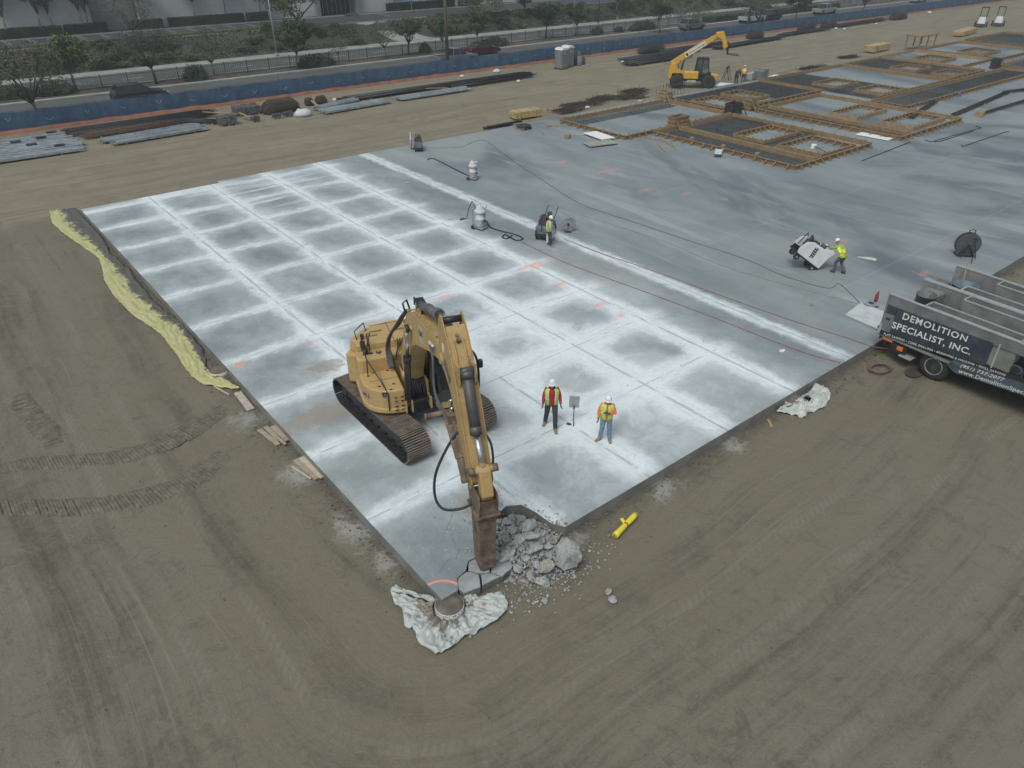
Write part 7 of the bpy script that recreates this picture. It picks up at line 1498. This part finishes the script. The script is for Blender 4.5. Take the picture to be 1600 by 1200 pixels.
def tree_meshes(seed, h, cr, ch, kind, bark, n=1500, leaf=.12, trunk=.11, base=.35, spread=.8):
    """trunk with limbs (mesh 1), crown of leaf clumps at the limb ends (mesh 2); origin at the foot"""
    rnd = random.Random(seed); tb = MB(); ends = []
    top = V((rnd.uniform(-.2, .2), rnd.uniform(-.2, .2), h * base)); tb.tube([(0, 0, -.1), (rnd.uniform(-.05, .05), 0, h * base * .5), top], [trunk * 1.25, trunk, trunk * .8], 8)
    for k in range(8):
        a = k * .785 + rnd.uniform(-.3, .3); el = rnd.uniform(.25, 1.2); e = V((math.cos(a) * cr * spread * math.cos(el), math.sin(a) * cr * spread * math.cos(el), h - ch * .55 + ch * .4 * math.sin(el) * rnd.uniform(.4, 1) + rnd.uniform(-.2, .2) * ch))
        m_ = top.lerp(e, .5) + V((0, 0, .15 * h * rnd.random() * .5)); tb.tube([top - V((0, 0, .15 * k / 8)), m_, e], [trunk * .55, trunk * .34, trunk * .14], 6); ends.append(e)
        for q in range(3): f = e + V((rnd.uniform(-1, 1), rnd.uniform(-1, 1), rnd.uniform(-.3, 1))) * cr * .38; tb.tube([m_.lerp(e, .3 + .25 * q), f], [trunk * .22, trunk * .07], 5); ends.append(f)
    cb = MB()
    for e in ends + [V((rnd.uniform(-.5, .5) * cr, rnd.uniform(-.5, .5) * cr, h - ch * rnd.uniform(.15, .8))) for _ in range(6)]: leaves(cb, rnd, e, cr * rnd.uniform(.22, .42), n // 38, leaf, 0, .75, .2)
    o1 = tb.build('trunk', bark); o2 = cb.build('crown', LM[kind], recalc=False); a, c = o1.data, o2.data; bpy.data.objects.remove(o1); bpy.data.objects.remove(o2); return a, c
def tree(p, meshes, label, s=1.0, rz=None, group=None, name='tree', cat='tree', sz=None):
    t = thing(name, label, cat, p, rf.uniform(0, 6.28) if rz is None else rz, group); t.scale = (s, s, sz or s)
    for nm, me in zip(('trunk', 'crown'), meshes): o = bpy.data.objects.new(nm, me); col.objects.link(o); o.parent = t
    return t
T_round = tree_meshes(1, 4.6, 2.1, 2.9, 'mid', M_bark, 3600, .14); T_olive = tree_meshes(2, 5.2, 2.3, 3.6, 'olive', M_bark, 3600, .14); T_dark = tree_meshes(3, 4.2, 2.1, 2.4, 'dark', M_barkd, 3400, .13)
T_wisp = tree_meshes(4, 5.4, 3.0, 3.6, 'wisp', M_barkd, 2600, .09, .13, .3, 1.0); T_wisp2 = tree_meshes(5, 4.8, 2.6, 3.2, 'grey', M_bark, 2300, .09, .1, .3, 1.0); T_tall = tree_meshes(6, 7.2, 1.5, 4.6, 'dark', M_bark, 2400, .15, .13, .35, .9); T_lolly = tree_meshes(7, 6.6, 2.2, 3.2, 'dark', M_bark, 2400, .15, .1, .5); T_bush = tree_meshes(8, 5.6, 4.2, 5.0, 'olive', M_bark, 4200, .16, .15, .15, 1.0)
def tz(px, py, z): p = at(px, py, z); return (p.x, p.y, z)
for k, (px, py, m, s, lab) in enumerate([
    (105, 133, T_round, 1.05, 'green round-crowned tree in the median at the far left'), (245, 133, T_wisp, 1.0, 'bare wispy dark tree in the median above the dark car'), (320, 113, T_wisp2, .9, 'pale wispy tree in the median beside the round bush'),
    (466, 110, T_round, 1.05, 'bright green tree in the median by the light pole'), (522, 95, T_wisp2, .55, 'small thin tree in the median left of the iron fence bend'), (603, 92.5, T_wisp2, .85, 'pinkish bare tree in the median left of the spreading tree'), (639, 87, T_dark, .95, 'dark spreading tree in the median left of the wooden pole'),
    (692, 82, T_round, .85, 'green tree in the median right of the wooden pole'), (746, 76, T_olive, .85, 'pale green tree in the median above the red car'), (851, 61, T_dark, 1.05, 'dark flat-crowned tree in the median above the toilets'), (899, 57, T_round, .9, 'green tree in the median right of the flat-crowned one'), (1030, 52, T_olive, .95, 'tall olive tree near the grey car')]):
    x, y, z = tz(px, py, GZ); tree((x, min(max(y, 77.3), 79.6) if k not in (11,) else y, GZ + .1), m, lab, s)
for (px, py, m, s, lab) in [(66, 196, T_wisp, 1.15, 'large bare vase-shaped tree just behind the blue fence at far left')]: tree(tz(px, py, GZ), m, lab, s)
tree((88.5, 65.8, GZ), T_wisp2, 'leafless slim tree behind the blue fence above the loader', 1.0); tree((116.5, 66.0, GZ), T_round, 'bushy tree behind the blue fence at the silver pickup', 1.25); tree((106.3, 66.0, GZ), T_wisp, 'twiggy brown tree behind the blue fence right of the loader', .95); tree((138, 66.0, GZ), T_round, 'bushy tree behind the blue fence at the far right', 1.2)
for k, (px, py, m, s, lab) in enumerate([(4, 56, T_tall, 1.0, 'leftmost tall slim tree before the white building'), (50, 50, T_tall, 1.05, 'second tall leaning tree before the white building'), (71, 50, T_tall, 1.05, 'third tall slim tree before the white building'), (118, 48, T_tall, 1.1, 'fourth tall tree, left of a close pair, before the white building'), (125, 47, T_tall, 1.0, 'fifth tall tree, right of a close pair, before the white building'), (215, 44, T_lolly, 1.0, 'ball-crowned tree before the grey recess of the building'), (302, 39.5, T_lolly, .9, 'ball-crowned tree right of the grey recess'), (349, 36, T_lolly, 1.0, 'next ball-crowned tree further right by the long hedge'), (397, 31, T_lolly, .9, 'last ball-crowned tree of the row, before the light pole')]):
    p = at(px, py, 2.0); tree((p.x, 106.3, 2.05), m, lab, s)
for x, lab in ((63, 'ball-crowned tree right of the glass entrance'), (70, 'second ball-crowned tree right of the glass entrance'), (77.5, 'third ball-crowned tree right of the glass entrance')): tree((x, 106.3, 2.05), T_lolly, lab, .8)
p = at(482, 47, 1.9); tree((p.x, 96.2, 2.0), T_bush, 'big olive willow-like tree between parking lot and slope', 1.1); p = at(780, 37, 1.2); tree((p.x, 94.0, 1.4), T_bush, 'big pale bushy tree on the slope right of the driveway', .95); p = at(190, 58, 1.9); tree((p.x, 95.2, 1.8), T_wisp2, 'sparse olive tree on the slope below the parking lot', 1.0); p=at(1290, 18, GZ)
tree((80, 93.5, 1.0), T_round, 'green tree on the slope above the toilets', .9); tree((101, 92.6, .8), T_olive, 'olive tree on the slope above the grey car', .9)
# shrubs
def shrub_mesh(seed, r, h, kind, n=700, leaf=.09):
    rnd = random.Random(seed); b = MB()
    for k in range(9): leaves(b, rnd, V((rnd.uniform(-.6, .6) * r, rnd.uniform(-.6, .6) * r, h * rnd.uniform(.3, .7))), r * rnd.uniform(.35, .6), n // 9, leaf, 0, h / r * .7, .3)
    for k in range(6): a = k * 1.05; b.tube([(0, 0, 0), (.5 * r * math.cos(a), .5 * r * math.sin(a), h * .6)], [.02, .01], 4, m=1)
    o = b.build('shrub', [LM[kind], M_barkd], recalc=False); me = o.data; bpy.data.objects.remove(o); return me
SH = [(shrub_mesh(20, .9, .9, 'mid'), 'green'), (shrub_mesh(21, 1.1, .8, 'dark'), 'dark green'), (shrub_mesh(22, .8, .6, 'grey'), 'greyish'), (shrub_mesh(23, 1.0, .7, 'olive'), 'olive'), (shrub_mesh(24, 1.2, .6, 'wisp'), 'brownish')]
def slope_z(y): t = max(0, min(1, (y - 90.42) / 5.3)); return GZ + .06 + (2.0 - GZ - .06) * (t * t * (3 - 2 * t))
rs = random.Random(9)
for k in range(230):
    x = rs.uniform(-5, 150) if k < 190 else rs.uniform(120, 200); y = rs.uniform(91.0, 95.2)
    if 48 < x < 62: continue
    me, cn = rs.choice(SH); o = bpy.data.objects.new('shrub', me); col.objects.link(o); s = rs.uniform(.6, 1.5); o.location = (x, y, slope_z(y) - .05); o.scale = (s, s, s * rs.uniform(.8, 1.2)); o.rotation_euler.z = rs.uniform(0, 6)
    w_ = ('lower' if y < 93 else 'upper') + ' slope ' + ('left of the driveway' if x < 48 else 'right of the driveway above the portable toilets' if x < 95 else 'above the wheeled loader' if x < 125 else 'at the far right')
    tag(o, cn + ' shrub on the ' + w_, 'shrub', cn + ' shrubs on the ' + w_)
b = MB()
for k in range(24000):
    x = rs.uniform(-8, 170); y = rs.uniform(90.8, 95.6)
    if 49 < x < 61: continue
    if mnoise.noise(V((x * .3, y * .6, 0))) < -.2: continue
    q = V((x, y, slope_z(y) + rs.uniform(0, .22))); a = V((rs.gauss(0, 1), rs.gauss(0, 1), .4)).normalized() * rs.uniform(.1, .24); e = V((rs.gauss(0, 1), rs.gauss(0, 1), 1)).normalized() * .1; b.add([q - a, q + e, q + a, q - e], [(0, 1, 2, 3)], rs.choice((0, 1, 2)))
tag(b.build('ground_cover', [LM['grey'], LM['olive'], LM['wisp']], recalc=False), 'low mixed ground cover on the slope beyond the road', 'ground cover', kind='stuff')
def hedge(x0, x1, y, z, w_, h, label, kind='hedge', rounded=False, dens=60):
    rnd = random.Random(int(x0 * 13)); b = MB(); L = x1 - x0; n = int(L * dens * (h + w_))
    core = MB()
    if rounded: core.lathe([(.5, 0), (.5, .4), (.4, .75), (.2, .92), (.02, .95)], n=20, sx=L * .95, sy=w_ * .9); core.v = [V((q.x, q.y, q.z * h * .95)) * (.92 + .28 * mnoise.noise(V((q.x, q.y, q.z * h)) * 1.5 + V((x0, 0, 0)))) for q in core.v]
    else: core.box((0, 0, h * .48), (L - .1, w_ - .1, h * .94))
    core.f and b.add(core.v, core.f, 0)
    for _ in range(n):
        if rounded: a = rnd.uniform(0, 6.28); el = math.asin(rnd.random()); q = V((L / 2 * math.cos(a) * math.cos(el), w_ / 2 * math.sin(a) * math.cos(el), h * (.1 + .9 * math.sin(el)))); q = q * (rnd.uniform(.93, 1.1) + .28 * mnoise.noise(q * 1.5 + V((x0, 0, 0))))
        else:
            f = rnd.random(); q = V((rnd.uniform(-L / 2, L / 2), rnd.uniform(-w_ / 2, w_ / 2), h)) if f < .45 else (V((rnd.uniform(-L / 2, L / 2), -w_ / 2, rnd.uniform(.05, h))) if f < .9 else V((rnd.choice((-1, 1)) * L / 2, rnd.uniform(-w_ / 2, w_ / 2), rnd.uniform(.05, h))))
            q += V((rnd.gauss(0, .03), rnd.gauss(0, .03), rnd.gauss(0, .03)))
        a = V((rnd.gauss(0, 1), rnd.gauss(0, 1), rnd.gauss(0, 1))).normalized() * .09; e = V((rnd.gauss(0, 1), rnd.gauss(0, 1), rnd.gauss(0, 1))).normalized() * .06; b.add([q - a, q + e, q + a, q - e], [(0, 1, 2, 3)])
    o = b.build('hedge', LM[kind], recalc=False); o.location = ((x0 + x1) / 2, y, z); return tag(o, label, 'hedge')
bx = lambda px, py: at(px, py, 2.0).x
for a, c, lab in [(-14, bx(84, 50), 'clipped hedge at the left end of the building front'), (bx(90, 50), bx(156, 46), 'clipped hedge behind the close pair of tall trees'), (bx(192, 45), bx(247, 42), 'clipped hedge before the grey wall recess'), (bx(256, 41), bx(376, 34), 'longest clipped hedge before the white building'), (bx(379, 33), bx(407, 30), 'short clipped hedge left of the big olive tree'), (bx(599, 18), bx(624, 17), 'short clipped hedge right of the glass entrance'), (bx(626, 17), bx(707, 11), 'long clipped hedge right of the glass entrance'), (bx(712, 10), bx(746, 8), 'rightmost clipped hedge of the building front')]: hedge(a, c, 107.25 - .75, 2.1, .9, 1.15, lab)
hedge(-20, bx(510, 46), 96.25, 2.05, .8, .35, 'low light green border along the parking lot edge', 'olive', dens=50)
for (px, py, L, w_, h, lab) in [(20, 156, 4.6, 2.0, 1.2, 'dark rounded hedge in the median at the far left'), (88, 150, 4.4, 2.0, 1.2, 'dark rounded hedge behind the large vase-shaped tree'), (308, 128, 2.6, 2.2, 1.6, 'round dark bush in the median right of the wispy trees'), (500, 107, 5.4, 2.2, 1.3, 'long rounded hedge in the median by the bright green tree'), (664, 84, 1.8, 1.6, 1.3, 'small round bush left of the wooden pole'), (773, 74.5, 5.0, 2.0, 1.2, 'rounded hedge in the median right of the red car'), (933, 55, 2.2, 1.8, 1.1, 'small dark bush in the median right of the toilets'), (967, 51, 1.8, 1.5, .8, 'tiny dark bush in the median left of the long low hedge'), (1005, 48, 6.0, 2.0, 1.2, 'long low hedge in the median left of the grey car')]:
    x, y, z = tz(px, py, GZ); y = min(max(y, 77.6), 79.0); hedge(x - L / 2, x + L / 2, y, GZ + .1, w_, h, lab, 'hedge', True)
hedge(108, 150, 78.0, GZ + .1, 1.4, .9, 'long strip hedge in the median beyond the grey car', 'dark'); hedge(62, 68.5, 92.3, .3, 2.2, .9, 'reddish brown shrub bank right of the driveway', 'wisp', True); hedge(59.5, 68, 94.3, 1.1, 2.2, 1.2, 'green ground-cover bank right of the driveway', 'olive', True)
o = hedge(bx(540, 26), bx(567, 25), 105.0, 2.0, 1.4, .5, 'low reddish flower bed before the glass entrance', 'wisp', True)

# ================================================================== poles
M_woodp = mat('pole_wood', (.10, .08, .065), .9, 0, .2, bump=.3); M_conc = mat('pole_concrete', (.28, .28, .26), .8, 0, .1)
p = at(677, 106, GZ); t = thing('utility_pole', 'tall dark wooden utility pole just behind the blue fence', 'utility pole', (p.x, 65.6, GZ)); b = MB(); b.cyl((0, 0, -.2), (0, 0, 12.5), .22, .15, n=14); b.build('pole', M_woodp, t)
b = MB(); b.box((0, 0, 11.6), (2.4, .12, .14)); b.build('crossarm', M_woodp, t)
for x, lab in ((103.2, 'dark wooden utility pole behind the blue fence right of the grey car'),): t = thing('utility_pole', lab, 'utility pole', (x, 65.8, GZ)); b = MB(); b.cyl((0, 0, -.2), (0, 0, 12), .2, .15, n=12); b.build('pole', M_woodp, t); b = MB(); b.box((0, 0, 11.2), (2.4, .12, .14)); b.build('crossarm', M_woodp, t)
p = at(924, 36, GZ); t = thing('utility_pole', 'slim brown utility pole on the pavement above the toilets', 'utility pole', (p.x, 88.9, GZ)); b = MB(); b.cyl((0, 0, 0), (0, 0, 10), .15, .11, n=10); b.build('pole', M_woodp, t); b = MB(); b.box((0, 0, 9.4), (2, .1, .12)); b.build('crossarm', M_woodp, t)
for px, py, lab in ((429, 88, 'pale street light on the pavement left of the driveway'), (873, 39, 'pale street light on the pavement above the toilets')):
    p = at(px, py, GZ); t = thing('street_light', lab, 'street light', (p.x, 88.3, GZ + .1)); b = MB(); b.cyl((0, 0, 0), (0, 0, .4), .2, n=12); b.cyl((0, 0, .4), (0, 0, 9), .11, .07, n=12); b.tube([(0, 0, 8.9), (0, -.8, 9.4), (0, -2.2, 9.6)], [.06, .05, .04], 8); b.build('pole', M_conc, t); b = MB(); b.box((0, -2.5, 9.58), (.35, .8, .14)); b.build('lamp_head', M_conc, t, bevel=.04)
for px, py, x_, lab in ((404, 30, 0, 'small blue parking sign on the far parking edge, left'), (644, 25, 0, 'small blue parking sign on the far parking edge, right')):
    p = at(px, py, 2.0); t = thing('sign', lab, 'sign', (p.x, min(p.y, 105.3), 2.0)); b = MB(); b.cyl((0, 0, 0), (0, 0, 2.1), .03, n=8); b.build('post', M_conc, t); b = MB(); b.box((0, -.04, 1.9), (.45, .02, .5)); b.build('sign_plate', mat('sign_blue', (.03, .12, .32), .5), t)
p = at(980, 37, GZ); t = thing('hydrant', 'small orange fire hydrant on the far pavement', 'hydrant', (p.x, 88.4, GZ + .13)); b = MB(); b.lathe([(.16, 0), (.16, .06), (.11, .08), (.11, .5), (.14, .52), (.12, .62), (.03, .7)], n=14); b.cyl((-.18, 0, .38), (.18, 0, .38), .06); b.build('hydrant', mat('hydrant_orange', (.5, .22, .08), .5), t)

# ================================================================== vehicles on the road
def wheel_pair(t, x, wd, r):
    for sy in (-1, 1):
        y = sy * (wd / 2 - .1); b = MB(); M = Matrix.Rotation(R(90), 3, 'X'); b.lathe([(r * .62, -.1), (r * .93, -.11), (r, -.07), (r, .07), (r * .93, .11), (r * .62, .1)], (x, y, r), 24, M=M); o = b.build('wheel', TY, t)
        b = MB(); b.lathe([(r * .62, 0), (r * .6, .09), (r * .5, .06), (r * .1, .09)], (x, y, r), 20, M=Matrix.Rotation(R(90) * -sy, 3, 'X'))
        b.build('rim', M_rim, o)
def car(kind, x, y, rz, paint, label, name='parked_car', L=4.7, W=1.85, cat='car'):
    t = thing(name, label, cat, (x, y, GZ + .012), rz); h = {'suv': 1.68, 'sedan': 1.45, 'pickup': 1.82}[kind]; H2 = L / 2; r = .34 if kind != 'pickup' else .39
    prof = {'suv': [(-H2, .35), (-H2 - .02, .75), (-H2 + .05, 1.02), (H2 - 1.35, 1.05), (H2 - .25, .88), (H2, .62), (H2 - .02, .35)], 'sedan': [(-H2, .35), (-H2, .75), (-H2 + .15, .95), (-H2 + .9, .98), (H2 - 1.35, .93), (H2 - .25, .78), (H2, .58), (H2 - .03, .3)], 'pickup': [(-H2, .5), (-H2, 1.12), (H2 - 1.5, 1.12), (H2 - .2, 1.05), (H2, .8), (H2 - .02, .45)]}[kind]
    glass = {'suv': [(-H2 + .15, 1.0), (-H2 + .55, h - .06), (-H2 + .9, h), (H2 - 2.3, h), (H2 - 1.3, 1.02)], 'sedan': [(-H2 + .75, .96), (-H2 + 1.45, h - .04), (-H2 + 1.9, h), (H2 - 2.15, h - .02), (H2 - 1.25, .93)], 'pickup': [(-H2 + 2.0, 1.1), (-H2 + 2.15, h - .05), (-H2 + 2.4, h), (H2 - 2.4, h), (H2 - 1.5, 1.1)]}[kind]
    def wheel_cut(poly, xs):
        out = [p_ for p_ in poly]; low = [];
        for xc in sorted(xs, reverse=True): low += [(xc + (r + .06) * math.cos(R(a)), r + (r + .06) * math.sin(R(a))) for a in range(-5, 190, 20)]
        return out + low
    ax = (-H2 + .85, H2 - .9)
    b = MB(); b.prism(wheel_cut(prof, ax), -W / 2, W / 2, 'y'); bd = b.build('body', paint, t, bevel=.05)
    # glasshouse tapering inwards
    b = MB(); k = len(glass); vs = []
    for sy in (-1, 1):
        for px_, pz_ in glass: f = (pz_ - 1.0) / (h - 1.0); vs.append((px_, sy * (W / 2 - .06 - .16 * max(0, f)), pz_))
    b.add(vs, [tuple(range(k)), tuple(range(k, 2 * k))] + [(i, (i + 1) % k, k + (i + 1) % k, k + i) for i in range(k)]); gl = b.build('window', GL, t, bevel=.02)
    b = MB(); xs_ = [p_[0] for p_ in glass if p_[1] > h - .09]; b.box(((min(xs_) + max(xs_)) / 2, 0, h - .005), (max(xs_) - min(xs_) + .04, W - .42, .04))
    for sy in (-1, 1):
        for i in range(k - 1):
            a, c = vs[i], vs[i + 1]; b.bar((a[0], sy * (abs(a[1]) + .005), a[2]), (c[0], sy * (abs(c[1]) + .005), c[2]), .05, .04)
        xm = (glass[0][0] + glass[-1][0]) / 2; b.bar((xm, sy * (W / 2 - .055), 1.0), (xm - .05, sy * (W / 2 - .215), h), .05, .07)
    b.build('roof', paint, t, bevel=.01)
    for sy in (-1, 1):
        b = MB(); b.box((H2 - .06, sy * (W / 2 - .3), .70 if kind != 'pickup' else .9), (.14, .38, .13)); b.build('headlight', M_tl, t, bevel=.02); b = MB(); b.box((-H2 + .03, sy * (W / 2 - .2), .85), (.08, .24, .15)); b.build('tail_light', REDD, t, bevel=.02)
        b = MB(); b.box((glass[-1][0] - .25, sy * (W / 2 + .06), 1.05), (.12, .16, .12)); b.build('mirror', paint, t, bevel=.02)
    b = MB(); b.box((0, 0, .28), (L - .5, W - .3, .16)); b.build('underbody', BK, t)
    if kind == 'pickup':
        b = MB(); b.box((-H2 + 1.0, 0, 1.125), (1.75, W - .2, .01)); b.build('cargo_bed', BK, t)
    for xc in ax: wheel_pair(t, xc, W, r)
    return t
PC = lambda n, c: mat(n, c, .32, .35, .04)
car('suv', 12.3, 69.9, R(0), PC('paint_darkred', (.035, .032, .038)), 'dark car driving on the road behind the blue fence at left', 'car', 5.0)
car('pickup', 49.0, 69.3, R(0), PC('paint_silverblue', (.17, .20, .24)), 'grey-blue pickup behind the fence right of the wooden pole', 'pickup_truck', 5.6, 1.95, 'pickup'); car('sedan', 56.4, 73.6, 0, PC('paint_red', (.085, .018, .022)), 'dark red car behind the grey-blue pickup', 'car', 4.8)
car('suv', 98.9, 73.4, 0, PC('paint_greyblue', (.15, .175, .205)), 'grey-blue car on the road above the loader', 'car', 4.8); car('suv', 121.2, 74.0, 0, PC('paint_black', (.03, .032, .04)), 'black car right of the twiggy tree', 'car'); car('pickup', 115.0, 73.5, 0, PC('paint_white', (.5, .52, .54)), 'white pickup behind the twiggy tree', 'pickup_truck', 5.4, 1.95, 'pickup')
car('pickup', 137.5, 73.2, 0, PC('paint_silver', (.34, .36, .38)), 'silver pickup at the upper right before the bushy tree', 'pickup_truck', 5.6, 1.95, 'pickup'); car('suv', 133.5, 84.5, 0, PC('paint_black', (.03, .032, .04)), 'black car in the far lanes above the silver pickup', 'car'); car('sedan', 176, 78.0 - 4, 0, PC('paint_silver', (.34, .36, .38)), 'silver car at the top edge of the picture', 'car'); car('suv', 203, 73.5, 0, PC('paint_black', (.03, .032, .04)), 'farthest dark car at the top right', 'car')
# ================================================================== thin haze over the whole site
b = MB(); b.box((100, 150, 7.0), (1640, 1540, 17.5)); hz_ = b.build('haze', [])
hm_ = bpy.data.materials.new('haze_air'); hm_.use_nodes = True; hn = hm_.node_tree; hn.nodes.remove(hn.nodes['Principled BSDF'])
vp = hn.nodes.new('ShaderNodeVolumePrincipled'); vp.inputs['Color'].default_value = (.86, .93, .97, 1); vp.inputs['Density'].default_value = .0008; vp.inputs['Anisotropy'].default_value = .1
hn.links.new(vp.outputs[0], hn.nodes['Material Output'].inputs['Volume']); hz_.data.materials.clear(); hz_.data.materials.append(hm_); tag(hz_, 'thin pale haze over the site', 'haze', kind='stuff')
